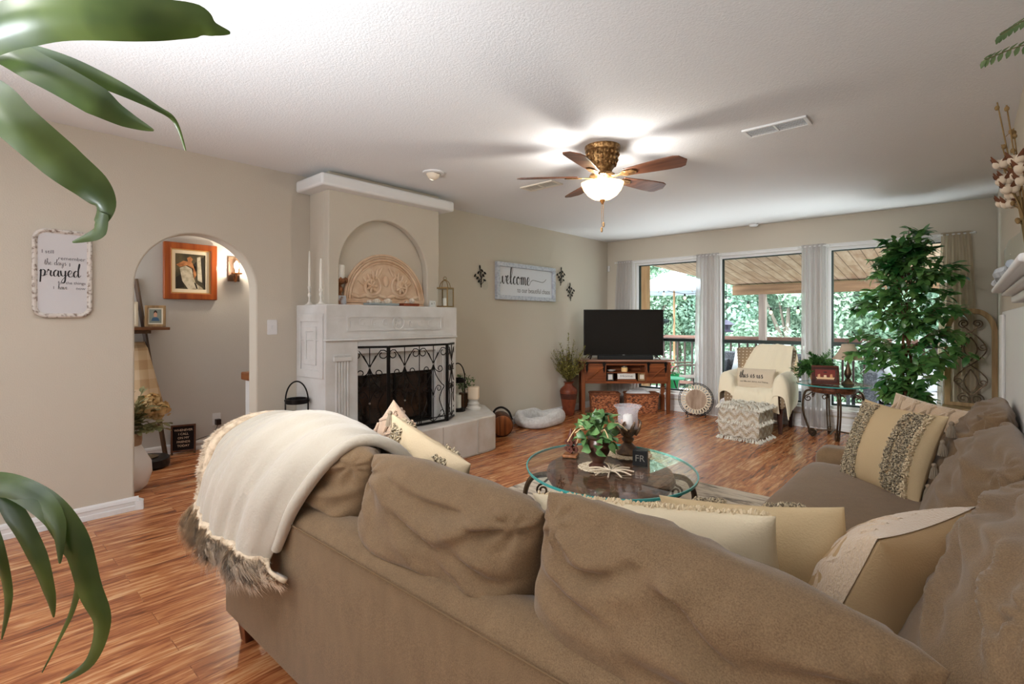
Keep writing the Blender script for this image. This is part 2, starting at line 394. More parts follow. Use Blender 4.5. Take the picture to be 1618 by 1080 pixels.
WIN = [(0.47, 1.46), (1.67, 2.70), (2.90, 3.96)]; WZ0, WZ1 = 0.245, 2.085
xs = [-0.147] + [x for w in WIN for x in w] + [4.46]
for k in range(0, 8, 2): b.box2((xs[k], 0, 0), (xs[k + 1], 0.15, H + .05))
for x0, x1 in WIN: b.box2((x0, 0, 0), (x1, 0.15, WZ0)); b.box2((x0, 0, WZ1), (x1, 0.15, H + .05))
struct(b.build('wall_back', M_WALL, smooth=False))
struct(MB().box2((4.31, -9.0, 0), (4.46, 0.0, H + .05)).build('wall_right', M_WALL, smooth=False))
b = MB(); b.box2((-1.6, -9.0, 0), (0.4, -8.85, H)); b.box2((4.2, -9.0, 0), (4.46, -8.85, H)); b.box2((0.4, -9, 0), (4.2, -8.85, 0.4)); b.box2((0.4, -9, 2.45), (4.2, -8.85, 2.5)); b.box2((.4, -9, .4), (4.2, -8.98, 2.45))
struct(b.build('wall_rear', M_WALL, smooth=False))
b = MB(); b.box2((-1.47, -4.0, 0), (-0.147, -3.9, 2.06))
struct(b.build('wall_hall_end', M_HALL, smooth=False))
b = MB(); b.box2((-0.62, -5.0, 0), (-0.15, -4.905, 0.73))
hw = struct(b.build('trim_1', M_TRIM, smooth=False))
struct(MB().box2((-0.65, -5.03, 0.73), (-0.15, -4.905, 0.80)).build('trim_2', wood('cap_wood', (112, 62, 28), (150, 92, 50), 'x'), bevel=.012))

def base_profile(b, p0, p1, nrm):
    """moulded skirting from p0 to p1 along a wall, nrm points into the room"""
    prof = [(0, 0), (0.017, 0), (0.017, 0.03), (0.013, 0.034), (0.013, 0.056), (0.016, 0.06), (0.012, 0.078), (0.004, 0.088), (0, 0.088)]
    d = (Vector(p1) - Vector(p0)); L = d.length; d.normalize(); n = Vector(nrm)
    M = Matrix(((n.x, 0, d.x, p0[0]), (n.y, 0, d.y, p0[1]), (0, 1, 0, 0), (0, 0, 0, 1)))
    b.prism(prof, 0, L, M)
b = MB(); base_profile(b, (0, -9, 0), (0, AY0 + .02, 0), (1, 0, 0)); b.prism([(0.0, AY0), (0.017, AY0), (0.03, AY0 + .04), (0.0, AY0 + .05), (-.10, AY0 + 0.02), (-.147, AY0), (-.147, AY0 - .001)], 0, 0.06)
struct(b.build('baseboard_left', M_TRIM, angle=25))
b = MB(); base_profile(b, (0, AY1, 0), (0, -4.86, 0), (1, 0, 0)); base_profile(b, (0, -2.86, 0), (0, 0, 0), (1, 0, 0))
struct(b.build('baseboard_left_far', M_TRIM, angle=25))
b = MB(); base_profile(b, (0.0, 0, 0), (4.31, 0, 0), (0, -1, 0)); struct(b.build('baseboard_back', M_TRIM, angle=25))
b = MB(); base_profile(b, (4.31, 0, 0), (4.31, -2.3, 0), (-1, 0, 0)); struct(b.build('baseboard_right', M_TRIM, angle=25))
b = MB(); base_profile(b, (-1.47, -9, 0), (-1.47, -4.0, 0), (1, 0, 0)); struct(b.build('baseboard_hall', M_TRIM, angle=25))
# window casing: head, jambs, sill with apron panels
b = MB()
b.box2((0.42, -0.022, WZ1), (4.01, 0, WZ1 + 0.035)); b.box2((0.42, -0.03, WZ1 + 0.028), (4.01, 0, WZ1 + 0.04))
for x0, x1 in WIN: b.box2((x0 - .05, -0.02, WZ0), (x0, 0, WZ1)); b.box2((x1, -0.02, WZ0), (x1 + .05, 0, WZ1))
struct(b.build('trim_3', M_TRIM, bevel=.004))
b = MB(); b.box2((0.40, -0.06, WZ0 - .03), (4.03, 0.0, WZ0)); b.box2((0.42, -0.02, WZ0 - .075), (4.01, 0, WZ0 - .03)); b.box2((0.0, -0.012, .088), (4.31, 0, .15))
struct(b.build('trim_4', M_TRIM, bevel=.005))
for i, (x0, x1) in enumerate(WIN):
    w = bpy.data.objects.new('window_%d' % (i + 1), None); COL.objects.link(w); w.location = ((x0 + x1) / 2, 0.07, WZ0); w['kind'] = 'structure'
    hx = (x1 - x0) / 2; hz = WZ1 - WZ0
    b = MB(); b.ring([(-hx, 0), (hx, 0), (hx, hz), (-hx, hz)], [(-hx + .03, .03), (hx - .03, .03), (hx - .03, hz - .03), (-hx + .03, hz - .03)], -0.03, 0.06, MYN)
    b.build('window_frame', M_TRIM, w, bevel=.003)
    b = MB(); b.ring([(-hx + .03, .03), (hx - .03, .03), (hx - .03, hz - .03), (-hx + .03, hz - .03)], [(-hx + .048, .05), (hx - .048, .05), (hx - .048, hz - .042), (-hx + .048, hz - .042)], -0.02, 0.02, MYN)
    b.build('sash', M_DKFRAME, w, bevel=.002)
    b = MB(); b.box((0, 0.0, 0.735), (2 * hx - .09, 0.05, 0.045)); b.build('meeting_rail', M_DKFRAME, w, bevel=.003)
    b = MB(); b.box((0, 0.0, hz / 2), (2 * hx - .09, 0.004, hz - .08)); b.build('pane', M_PANE, w, smooth=False)

# ============================================================ FIREPLACE WALL
M_STONE = mat('cast_stone', (216, 215, 213), 0.7, spec=0.25, noise_=((5, 5, 5), (198, 195, 190), .4, .75, 6), bump=((40, 40, 40), 0.15))
M_TILE = mat('hearth_tile', (215, 211, 205), 0.55, noise_=((6, 6, 6), (198, 190, 179), .38, .72, 6), bump=((24, 24, 24), 0.12))
M_GROUT = mat('tile_grout', (168, 160, 150), 0.8)
M_SOOT = mat('soot_black', (26, 22, 20), 0.8)
M_FGLASS = mat('smoked_glass', (30, 24, 21), 0.12, spec=0.6, noise_=((9, 9, 9), (66, 50, 42), .4, .8, 4))
MXF, MY0, MY1, MZT = 0.484, -4.84, -3.515, 1.373
HZ = 0.34
fp = thing('fireplace', 'white cast-stone fireplace with fluted pilasters and tiled hearth on the left wall', 'fireplace', (0, -4.18, 0))
def fpb(b, name, m, parent=None, **k): 
    for i, v in enumerate(b.v): b.v[i] = Vector((v.x, v.y + 4.18, v.z))
    return b.build(name, m, parent or fp, **k)
# chimney breast with arched recess
BX, BY0, BY1 = 0.313, -4.727, -3.59
NC, NR, NZ = -4.185, 0.45, 1.667
b = MB(); arc = [(NC - NR * math.cos(PI * k / 32), NZ + NR * math.sin(PI * k / 32)) for k in range(33)]
b.prism([(BY0, MZT), (NC - NR, MZT)] + arc + [(NC + NR, MZT), (BY1, MZT), (BY1, H), (BY0, H)], BX - 0.075, BX, MX0)
b.box2((0.0, BY0, MZT), (BX - 0.075, BY1, H)); fpb(b, 'chimney_breast', M_WALL, bevel=.01, angle=30)
# mantel block: upper frieze stepping down to the surround
b = MB(); b.box2((0, MY0, 1.10), (MXF, MY1, MZT)); mantel = fpb(b, 'mantel', M_STONE, bevel=.008)
b = MB()
def frame2(b, y0, y1, z0, z1, x, w=.016, d=.006):
    b.ring([(y0, z0), (y1, z0), (y1, z1), (y0, z1)], [(y0 + w, z0 + w), (y1 - w, z0 + w), (y1 - w, z1 - w), (y0 + w, z1 - w)], x - .004, x + d, MX0)
frame2(b, -4.665, -3.70, 1.165, 1.29, MXF); frame2(b, -4.635, -3.73, 1.19, 1.265, MXF, .006, .003)
b.ring(circ(36, .062, .062, (-4.18, 1.228)), circ(36, .05, .05, (-4.18, 1.228)), MXF - .004, MXF + .009, MX0)
for k in range(8):
    a = PI / 4 * k; c, s_ = math.cos(a), math.sin(a)
    b.ball((MXF, -4.18 + .027 * c, 1.228 + .027 * s_), (.006, .008, .008 + .012 * abs(s_)), 8, 6)
for sgn in (-1, 1):
    for k in range(3): b.tube(spiral((MXF, -4.18 + sgn * (.13 + .11 * k), 1.228), .008, .035, 0, 1.6 * PI * sgn, 16, 'yz'), .005, 6)
fpb(b, 'frieze_moulding', M_STONE, mantel)
b = MB()
b.box2((0, MY0, HZ), (MXF - .012, -4.56, 1.10)); b.box2((0, -3.76, HZ), (MXF - .012, MY1, 1.10)); b.box2((0, -4.56, 0.98), (MXF - .012, -3.76, 1.10))
b.box2((0, -4.57, .80), (MXF - .05, -3.75, .99))
b.box2((0, MY0 - .004, 1.088), (MXF + .006, MY1 + .004, 1.104))
fpb(b, 'surround', M_STONE, bevel=.006)
for y0, y1 in ((-4.775, -4.625), (-3.70, -3.56)):
    b = MB(); x = MXF - .012
    b.box2((x - .02, y0, HZ), (x + .014, y1, .43)); b.box2((x - .02, y0 + .008, .43), (x + .008, y1 - .008, .455)); b.box2((x - .02, y0, .93), (x + .016, y1, .965)); b.box2((x - .02, y0 + .005, .965), (x + .008, y1 - .005, .985))
    w = (y1 - y0 - .03) / 5
    for k in range(5): b.tube([(x, y0 + .015 + w * (k + .5), .45), (x, y0 + .015 + w * (k + .5), .94)], w * .42, 8)
    fpb(b, 'pilaster', M_STONE, bevel=.004)
b = MB()
b.ring([(0.03, .80), (0.45, .80), (.45, 1.3), (.03, 1.3)], [(.09, .86), (.39, .86), (.39, 1.24), (.09, 1.24)], -MY0 - .0, -MY0 + .01, Matrix(((1, 0, 0, 0), (0, 0, -1, 0), (0, 1, 0, 0), (0, 0, 0, 1))))
b.ring([(0.14, .90), (0.34, .90), (.34, 1.2), (.14, 1.2)], [(.18, .94), (.30, .94), (.30, 1.16), (.18, 1.16)], -MY0 - .0, -MY0 + .008, Matrix(((1, 0, 0, 0), (0, 0, -1, 0), (0, 1, 0, 0), (0, 0, 0, 1))))
fpb(b, 'side_moulding', M_STONE, bevel=.003)
# firebox and its glass doors
b = MB(); b.box2((0.02, -4.56, HZ), (0.06, -3.76, 0.98)); b.box2((.06, -4.56, HZ), (.40, -4.53, .98)); b.box2((.06, -3.79, HZ), (.40, -3.76, .98)); b.box2((.06, -4.56, HZ - .01), (.42, -3.76, HZ + .02)); fpb(b, 'firebox', M_SOOT, smooth=False)
b = MB(); b.ring([(-4.56, HZ + .03), (-3.78, HZ + .03), (-3.78, .82), (-4.56, .82)], [(-4.535, HZ + .055), (-3.805, HZ + .055), (-3.805, .795), (-4.535, .795)], .40, .43, MX0); b.box2((.40, -4.18, HZ + .03), (.428, -4.16, .82)); gd = fpb(b, 'door_frame', M_BLACKMET, bevel=.002)
b = MB(); b.box2((.404, -4.54, HZ + .05), (.412, -3.80, .80)); fpb(b, 'glass_door', M_FGLASS, gd, smooth=False)
# hearth: splayed plan, tiled face with joints
hp = [(0, -2.84), (.22, -2.87), (.60, -3.13), (.68, -3.19), (.705, -3.26), (.735, -3.86), (.73, -4.45), (.68, -4.95), (.25, -5.10), (0, -5.12)]
b = MB(); b.prism(hp, 0, HZ); hearth = fpb(b, 'hearth', M_TILE, bevel=.012, angle=30)
b = MB()
for (x, y), (nx, ny) in (((.722, -3.47), (1, 0)), ((.736, -3.90), (1, 0)), ((.731, -4.33), (1, 0)), ((.70, -4.75), (1, -.1)), ((.42, -3.008), (.56, .83))):
    b.tube([(x, y, .012), (x, y, HZ - .012)], .004, 6)
for i in range(1, 8): b.tube([(hp[i][0], hp[i][1], .02), (hp[i + 1][0], hp[i + 1][1], .02)], .003, 6)
fpb(b, 'tile_joints', M_GROUT, hearth)
# box cornice over the breast
b = MB(); b.box2((0.0, -4.845, 2.29), (0.433, -3.50, 2.385)); tag(b.build('cornice_box', M_TRIM, bevel=.018, seg=3), 'long white boxed ledge under the ceiling above the chimney breast', 'ledge')

# fire screen: three hinged panels of scrolled iron
fs = thing('fireplace_screen', 'black wrought-iron three-panel fireplace screen with scrollwork on the hearth', 'fireplace screen', (0.58, -3.97, HZ))
def screen_panel(w, h):
    f, s_, c = MB(), MB(), []
    for x in (0, w): f.box((x, 0, h / 2), (.016, .014, h))
    for z in (.012, h - .008): f.box((w / 2, 0, z), (w, .014, .018))
    f.box((w / 2, 0, .05), (w, .01, .008))
    def motif(cx, ws):
        g = ws / 2
        s_.tube([(cx, 0, .01), (cx, 0, h)], .004, 6)
        for q in (-1, 1):
            s_.tube([(cx, 0, h * .76), (cx + q * g * .25, 0, h * .84), (cx + q * g * .62, 0, h * .95)] + spiral((cx + q * g * .72, 0, h * .90), .045, .016, PI / 2 if q > 0 else PI / 2, PI / 2 - q * 1.9 * PI, 14)[2:], .0042, 6, sub=2)
            s_.tube([(cx, 0, h * .74), (cx + q * g * .12, 0, h * .80), (cx + q * g * .34, 0, h * .89)], .0035, 6, sub=4)
            s_.tube([(cx, 0, h * .75), (cx + q * g * .14, 0, h * .68), (cx + q * g * .45, 0, h * .645)] + spiral((cx + q * g * .48, 0, h * .685), .035, .014, -PI / 2, -PI / 2 + q * 1.8 * PI, 12)[2:], .0042, 6, sub=2)
            s_.tube([(cx, 0, h * .72), (cx + q * g * .22, 0, h * .60), (cx + q * g * .58, 0, h * .50), (cx + q * g * .80, 0, h * .455), (cx + q * g * .62, 0, h * .40), (cx + q * g * .46, 0, h * .30), (cx + q * g * .62, 0, h * .2), (cx + q * g * .84, 0, h * .09), (cx + q * g * .88, 0, .02)], .0045, 6, sub=4)
            s_.tube([(cx, 0, h * .34), (cx + q * g * .12, 0, h * .42), (cx + q * g * .32, 0, h * .475)] + spiral((cx + q * g * .40, 0, h * .435), .03, .012, PI / 2, PI / 2 - q * 1.7 * PI, 12)[2:], .0036, 6, sub=2)
            s_.tube([(cx, 0, .02), (cx + q * g * .2, 0, .035), (cx + q * g * .5, 0, .075)] + spiral((cx + q * g * .62, 0, .09), .04, .012, PI * 1.2, PI * 1.2 + q * 1.7 * PI, 12), .0038, 6)
        for z in (.75, .34): c.append((cx, -.004, h * z))
    if w > .4: motif(w * .25, w * .5); motif(w * .75, w * .5); s_.tube([(w / 2, 0, .01), (w / 2, 0, h)], .004, 6)
    else: motif(w / 2, w)
    return f, s_, c
M_GLINT = mat('worn_silver_knot', (150, 145, 138), 0.35, 0.8)
for nm, (ax, ay), (bx, by) in (('left_panel', (.44, -4.60), (.585, -4.36)), ('centre_panel', (.585, -4.345), (.59, -3.735)), ('right_panel', (.59, -3.72), (.44, -3.50))):
    w = math.hypot(bx - ax, by - ay); T = TR((ax - .58, ay + 3.97, 0.002), (0, 0, math.atan2(by - ay, bx - ax)))
    f, s_, c = screen_panel(w, .70)
    for q in (f, s_): q.v = [T @ v for v in q.v]
    fo = f.build(nm, M_BLACKMET, fs, bevel=.002); s_.build('scrollwork', M_BLACKMET, fo)
    for q in c: MB().ball(T @ Vector(q), .009, 8, 6).build('rivet', M_GLINT, fo)
for x, y in ((.585, -4.352), (.59, -3.727)):
    for z in (.15, .55): MB().lathe([(.009, z - .02), (.009, z + .02)], 8, TR((x - .58, y + 3.97, 0))).build('hinge', M_BLACKMET, fs)

# ------------------------------------------------------------ things on the mantel
M_IVORY = mat('ivory_candle', (238, 234, 224), 0.5)
M_PLASTER = mat('peach_plaster', (224, 196, 168), 0.7, noise_=((9, 9, 9), (205, 168, 136), .42, .7, 4), bump=((30, 30, 30), .15))
M_CREAMP = mat('chalky_cream', (226, 222, 214), 0.6)
M_OLDWOOD = wood('carved_wood', (92, 52, 26), (150, 98, 58), 'z', 0.5, 40)
M_CLEAR = glass_mat('clear_glass', (0.97, 0.98, 0.98), 0.16)
def taper(px, hgt, ch, label, X):
    p = onX(px, 482, X); t = thing('candle_holder', label, 'candle holder', (X, p.y, MZT), 0, 'white tapers on the mantel')
    MB().lathe([(.034, 0), (.036, .004), (.02, .012), (.009, .03), (.007, .06), (.014, .075), (.014, .085), (.007, .10), (.006, hgt - .05), (.012, hgt - .04), (.009, hgt - .025), (.015, hgt - .012), (.015, hgt)], 20).build('holder', M_CREAMP, t)
    MB().lathe([(.010, hgt), (.0098, hgt + ch * .5), (.006, hgt + ch * .97), (.001, hgt + ch)], 14).build('candle', M_IVORY, t)
taper(489, .15, .29, 'taller white taper candle in a pale turned holder at the back of the mantel edge', .12)
taper(507, .125, .24, 'shorter white taper candle in a pale turned holder nearer the mantel corner', .30)
p = onX(537, 482, .26)
t = thing('pillar_candle_stand', 'white pillar candle on a carved brown wood pedestal on the mantel', 'candle stand', (.26, p.y, MZT))
b = MB(); b.box((0, 0, .04), (.075, .075, .08), taper=1.05); b.build('base', mat('grey_pedestal', (176, 178, 182), .6, noise_=((20, 20, 20), (120, 80, 52), .45, .62, 2)), t, bevel=.006)
MB().lathe([(.03, .08), (.014, .09), (.012, .10), (.024, .115), (.028, .13), (.022, .148), (.012, .158), (.015, .17), (.03, .18)], 20).build('stem', M_OLDWOOD, t)
b = MB(); b.lathe([(.03, .178), (.05, .185), (.056, .20), (.05, .215)], 24)
for k in range(16): a = 2 * PI * k / 16; b.ball((.054 * math.cos(a), .054 * math.sin(a), .20 + .008 * (k % 2)), (.012, .012, .02), 8, 6)
b.build('carved_cup', M_OLDWOOD, t)
MB().lathe([(.036, .215), (.037, .22), (.037, .325), (.034, .33), (.004, .327), (.002, .338)], 24).build('candle', M_IVORY, t)
# arched plaster plaque with a plain scroll relief
pl = thing('arched_plaque', 'peach plaster half-round relief plaque leaning in the mantel niche', 'plaque', (.262, -4.148, MZT))
b = MB(); R = .415
def halfd(r, z0, n=36): return [(-r, 0), (r, 0)] + [(r * math.cos(PI * k / n), z0 + (r + .0) * math.sin(PI * k / n)) for k in range(n + 1)]
TT = TR((0, 0, 0), (0, -.06, 0)) @ MX0
b.prism(halfd(R, .045), -.02, 0, TT); b.build('back_panel', M_PLASTER, pl, angle=30)
b = MB()
for r, w in ((R - .008, .011), (R - .03, .008), (R - .052, .012), (R - .078, .006)):
    b.tube([TT @ Vector((r * math.cos(PI * k / 40), .045 + r * math.sin(PI * k / 40), .004)) for k in range(41)], w, 8)
for z in (.012, .035, .05): b.box((0, z, .004), (2 * R - .02, .014, .02), TT)
b.build('arch_moulding', M_PLASTER, pl)
b = MB()
for q in (-1, 1):
    c = Vector((q * .15, .17, .004))
    b.tube([TT @ (c + v) for v in spiral((0, 0, 0), .105, .012, PI * .5, PI * .5 + q * 3.4 * PI, 50, 'xy')], [.009, .018, .016, .012], 8)
    for k in range(7): a = 2 * PI * k / 7; b.ball((0, 0, 0), (.03, .014, .012), 10, 7, TT @ TR(c + Vector((.03 * math.cos(a), .03 * math.sin(a), .008)), (0, 0, a)))
    b.ball((0, 0, 0), (.016, .016, .018), 10, 7, TT @ TR(c + Vector((0, 0, .01))))
    for k in range(6): a = .2 + k * .3; b.ball((0, 0, 0), (.055, .014, .012), 10, 7, TT @ TR((q * (.06 + .035 * k), .30 - .022 * k, .004), (0, 0, q * (2.3 - a))))
    for k in range(5): b.ball((0, 0, 0), (.05, .02, .014), 10, 7, TT @ TR((q * (.05 + .065 * k), .085, .004), (0, 0, q * .3 * (-1) ** k)))
b.ball((0, 0, 0), (.03, .05, .016), 12, 8, TT @ TR((0, .22, .004)))
b.build('scroll_relief', M_PLASTER, pl)
# tray with shells
p = onX(603, 484, .40)
tr = thing('decor_tray', 'shallow grey-green tray in front of the plaque on the mantel', 'tray', (.40, p.y, MZT))
b = MB(); b.ring(rrect(.30, .11, .02), rrect(.27, .085, .015), 0.004, .022); b.prism(rrect(.285, .10, .02), 0, .006)
MR = Matrix.Rotation(PI / 2, 4, 'Z'); b.v = [MR @ v for v in b.v]; b.build('tray_body', mat('grey_green_tray', (150, 158, 158), .5), tr, bevel=.003)
M_SHELL = mat('sea_shell', (232, 224, 210), 0.5, noise_=((60, 60, 60), (196, 176, 152), .4, .7, 3)); M_SHELLD = mat('speckled_shell', (168, 140, 112), 0.5, noise_=((50, 50, 50), (226, 214, 198), .4, .6, 3))
for k, (dy, r, m, lab) in enumerate(((-.115, .026, M_SHELLD, 'small speckled shell at the left end of the mantel tray'), (-.05, .033, M_SHELL, 'round white shell left of centre in the mantel tray'), (.005, .022, M_SHELLD, 'small brown shell between two white shells in the mantel tray'), (.06, .036, M_SHELL, 'largest white shell near the right end of the mantel tray'))):
    b = MB(); b.grid(lambda u, v: (r * math.sin(PI * v) * math.cos(2 * PI * u) * (1 + .08 * math.cos(16 * PI * u)), r * math.sin(PI * v) * math.sin(2 * PI * u) * (1 + .08 * math.cos(16 * PI * u)), -.8 * r * math.cos(PI * v)), 32, 10, closeu=True)
    o = b.build('sea_shell', m); o.location = (.40, p.y + dy, MZT + .006 + .8 * r); tag(o, lab, 'shell', 'shells in the mantel tray')
p = onX(646, 484, .40)
t = thing('wooden_dish', 'low reddish-brown wooden dish on the mantel right of the grey tray', 'dish', (.40, p.y, MZT))
b = MB(); b.ring(rrect(.09, .17, .01), rrect(.07, .15, .01), .003, .026); b.prism(rrect(.08, .16, .01), 0, .006); b.build('dish_body', wood('red_brown_wood', (96, 40, 20), (140, 66, 36), 'y'), t, bevel=.002)
for dy, r, m, lab in ((-.03, .02, M_SHELLD, 'brown ribbed shell in the wooden dish on the mantel'), (.03, .03, M_SHELL, 'pale spiral shell in the wooden dish on the mantel')):
    b = MB(); b.tube(spiral((0, 0, 0), r * .75, r * .1, 0, 4.5 * PI, 50, 'xz'), [r * .5, r * .35, r * .12], 8); b.ball((0, 0, 0), (r * .7, r * .55, r * .7)); o = b.build('sea_shell', m); o.location = (.40, p.y + dy, MZT + .006 + r * 1.15); tag(o, lab, 'shell', 'shells in the wooden dish')
p = onX(683, 485, .38)
t = thing('mini_sign', 'tiny clear block sign with dark letters on the mantel beside the lantern', 'sign', (.38, p.y, MZT), .05)
MB().box((0, 0, .03), (.02, .07, .06)).build('block', mat('acrylic_block', (222, 222, 218), .2), t, bevel=.003)
b = MB(); print_text(b, 'A T', 0, .022, .03, TR((.0108, 0, 0)) @ MX0, 'CENTER'); b.build('lettering', M_BLACKMET, t, smooth=False)
def lantern(t, w, h, mf, mg):
    MB().box((0, 0, .008), (w, w, .016)).build('base_tray', mf, t, bevel=.002); MB().box((0, 0, h * .62), (w, w, .014)).build('top_frame', mf, t, bevel=.002)
    for sx in (-1, 1):
        for sy in (-1, 1): MB().box((sx * (w / 2 - .006), sy * (w / 2 - .006), h * .31), (.01, .01, h * .62)).build('post', mf, t, bevel=.001)
    b = MB()
    for a in (0, PI / 2):
        b.tube([(math.cos(a) * (w / 2 - .006) * math.cos(PI * k / 16), math.sin(a) * (w / 2 - .006) * math.cos(PI * k / 16), h * .62 + h * .26 * math.sin(PI * k / 16)) for k in range(17)], .004, 6)
    b.tube(circle3((0, 0, h * .93), .018), .003, 6, closed=True); b.ball((0, 0, h * .885), .010); b.build('dome_bars', mf, t)
    b = MB()
    for k in range(4): a = PI / 2 * k; b.box((math.cos(a) * (w / 2 - .006), math.sin(a) * (w / 2 - .006), h * .31), (.002 if k % 2 == 0 else w - .02, w - .02 if k % 2 == 0 else .002, h * .56))
    b.build('glass', mg, t, smooth=False)
    MB().lathe([(.02, .016), (.02, h * .3), (.003, h * .3), (.001, h * .34)], 16).build('candle', M_IVORY, t)
def circle3(c, r, pl='xz', n=16): return [Vector(c) + (Vector((r * math.cos(2 * PI * k / n), 0, r * math.sin(2 * PI * k / n))) if pl == 'xz' else Vector((r * math.cos(2 * PI * k / n), r * math.sin(2 * PI * k / n), 0)) if pl == 'xy' else Vector((0, r * math.cos(2 * PI * k / n), r * math.sin(2 * PI * k / n)))) for k in range(n)]
p = onX(703, 485, .34)
M_BRASS = mat('aged_gilt_metal', (150, 124, 84), 0.4, 0.7)
lantern(thing('metal_lantern', 'small gilt metal and glass lantern with domed top on the right of the mantel', 'lantern', (.34, p.y, MZT), .35), .13, .30, M_BRASS, M_CLEAR)

# ------------------------------------------------------------ things on and by the hearth
def jar_lantern(t, r, h, hh):
    MB().lathe([(r * 1.02, 0), (r * 1.04, .02), (r * .95, .035)], 24).build('base', M_BLACKMET, t)
    MB().lathe([(r * .93, .03), (r * .95, h * .8), (r * .8, h * .95), (r * .8, h)], 24, cap=False).build('glass', M_CLEAR, t)
    MB().lathe([(r * .98, h * .80), (r * 1.02, h * .81), (r * 1.02, h * .9), (r * .86, h * .92)], 24, cap=False).build('collar', M_BLACKMET, t)
    b = MB(); b.tube([(r * 1.03 * math.cos(PI * k / 20), 0, h * .86 + hh * math.sin(PI * k / 20)) for k in range(21)], .006, 8)
    for q in (-1, 1): b.ball((q * r * 1.03, 0, h * .86), .011, 8, 6)
    b.build('handle', M_BLACKMET, t)
    for q in (-1, 1): MB().box((q * r * 1.03, 0, h * .43), (.008, .012, h * .86)).build('strap', M_BLACKMET, t)
    MB().lathe([(.035, .03), (.035, h * .45), (.004, h * .44), (.002, h * .48)], 20).build('candle', M_IVORY, t)
p = onX(469, 640, .20)
jar_lantern(thing('jar_lantern', 'black metal and glass lantern with hoop handle left of the fireplace', 'lantern', (.20, p.y, HZ), .75), .085, .33, .15)
p = onX(727, 640, .28)
jar_lantern(thing('jar_lantern', 'black strapped glass lantern on the right end of the hearth behind the white pedestal', 'lantern', (.28, -3.32, HZ), .9), .07, .36, .17)
M_LEAFD = leaf_mat('herb_leaf', (60, 92, 48), (120, 146, 92), 0.5)
t = thing('pedestal_holder', 'white square turned wood pedestal holder at the right end of the hearth', 'pedestal', (.30, -3.12, HZ), .7)
MB().lathe([(.075, 0), (.078, .015), (.06, .025), (.05, .04), (.062, .055), (.05, .07), (.04, .08), (.05, .095), (.055, .10)], 28).build('foot', M_CREAMP, t)
b = MB(); b.box((0, 0, .165), (.115, .115, .13)); b.build('block', mat('peach_glow_block', (236, 216, 190), .5), t, bevel=.016, seg=3)
t = thing('herb_pot', 'brown pot with small green herb behind the white pedestal on the hearth', 'plant', (.19, -3.16, HZ))
MB().lathe([(.035, 0), (.05, .04), (.058, .10), (.045, .15), (.048, .16)], 20).build('pot', mat('brown_glaze', (104, 70, 46), .35), t)
b = MB()
for k in range(170):
    a = random.uniform(0, 2 * PI); e = random.uniform(.1, 1.3); L = random.uniform(.04, .14)
    d = Vector((math.cos(a) * math.cos(e), math.sin(a) * math.cos(e), math.sin(e) + .3)); q = Vector((0, 0, .17)) + d * L
    b.leaf(q, Vector((random.uniform(-1, 1), random.uniform(-1, 1), random.uniform(-.2, 1))), (random.uniform(-1, 1), random.uniform(-1, 1), 1), .034, .018, n=3)
for k in range(14):
    a = random.uniform(0, 2 * PI); b.tube([(0, 0, .15), (.06 * math.cos(a), .06 * math.sin(a), random.uniform(.24, .36))], .0018, 5)
b.build('foliage', M_LEAFD, t)
# round wooden log holder
t = thing('log_drum', 'round wood-ended firewood carrier with black strap beside the hearth', 'log carrier', (.30, -2.70, 0), 0.85)
MB().lathe([(.118, -.11), (.122, -.10), (.122, .10), (.118, .11)], 36, TR((0, 0, .123), (PI / 2, 0, 0))).build('barrel', wood('dark_barrel_wood', (52, 28, 16), (96, 54, 28), 'y'), t)
b = MB(); b.lathe([(.108, 0), (.108, .008), (.10, .012)], 36, TR((0, -.11, .123), (PI / 2, 0, 0))); b.build('end_face', wood('barrel_end_wood', (72, 36, 18), (176, 104, 54), 'z', .35, 26), t)
b = MB(); b.tube([(-.09, .05, .22), (-.05, .08, .27), (.02, .09, .285), (.09, .06, .24), (.12, .02, .16)], .012, 8, sub=5); b.build('strap_handle', M_BLACKMET, t)

# ============================================================ LEFT WALL, HALL
M_DARKTXT = mat('charcoal_paint', (52, 50, 52), 0.7)
M_GREYTXT = mat('grey_paint', (104, 102, 106), 0.7)
M_SIGNBG = mat('sign_white', (208, 205, 206), 0.7)
M_WHITEWASH = mat('whitewashed_wood', (214, 206, 198), 0.7, noise_=((46, 46, 46), (132, 112, 98), .50, .68, 5), bump=((60, 60, 60), .3))
M_PALEBLUEW = mat('blue_grey_washed_wood', (200, 206, 216), 0.7, noise_=((20, 30, 40), (158, 166, 184), .45, .75, 5), bump=((50, 50, 50), .2))
sg = thing('framed_sign', 'tall white sign with rounded whitewashed frame reading prayed on the near left wall', 'sign', (0.0, -6.285, 1.53))
b = MB(); b.prism(rrect(.245, .50, .05), .002, .016, MX0); b.build('panel', M_SIGNBG, sg, angle=30)
b = MB(); b.tube([MX0 @ Vector((x, y, .016)) for x, y in rrect(.255, .51, .055)], .011, 8, closed=True); b.tube([MX0 @ Vector((x, y, .012)) for x, y in rrect(.236, .49, .045)], .007, 8, closed=True); b.build('frame', M_WHITEWASH, sg)
b = MB(); z = .0172
print_text(b, 'I still', -.097, .118, .030, MX0, z=z); print_text(b, 'remember', .105, .083, .030, MX0, 'RIGHT', z)
print_text(b, 'for the things', .107, -.062, .024, MX0, 'RIGHT', z); print_text(b, 'I', -.045, -.094, .024, MX0, z=z); print_text(b, 'now', .106, -.094, .026, MX0, 'RIGHT', z)
b.build('printed_lettering', M_GREYTXT, sg, smooth=False)
b = MB(); x = script_word(b, 'the days', -.085, .05, .0165, MX0, .05, .14, z=z); print_text(b, 'I', x + .012, .046, .03, MX0, z=z)
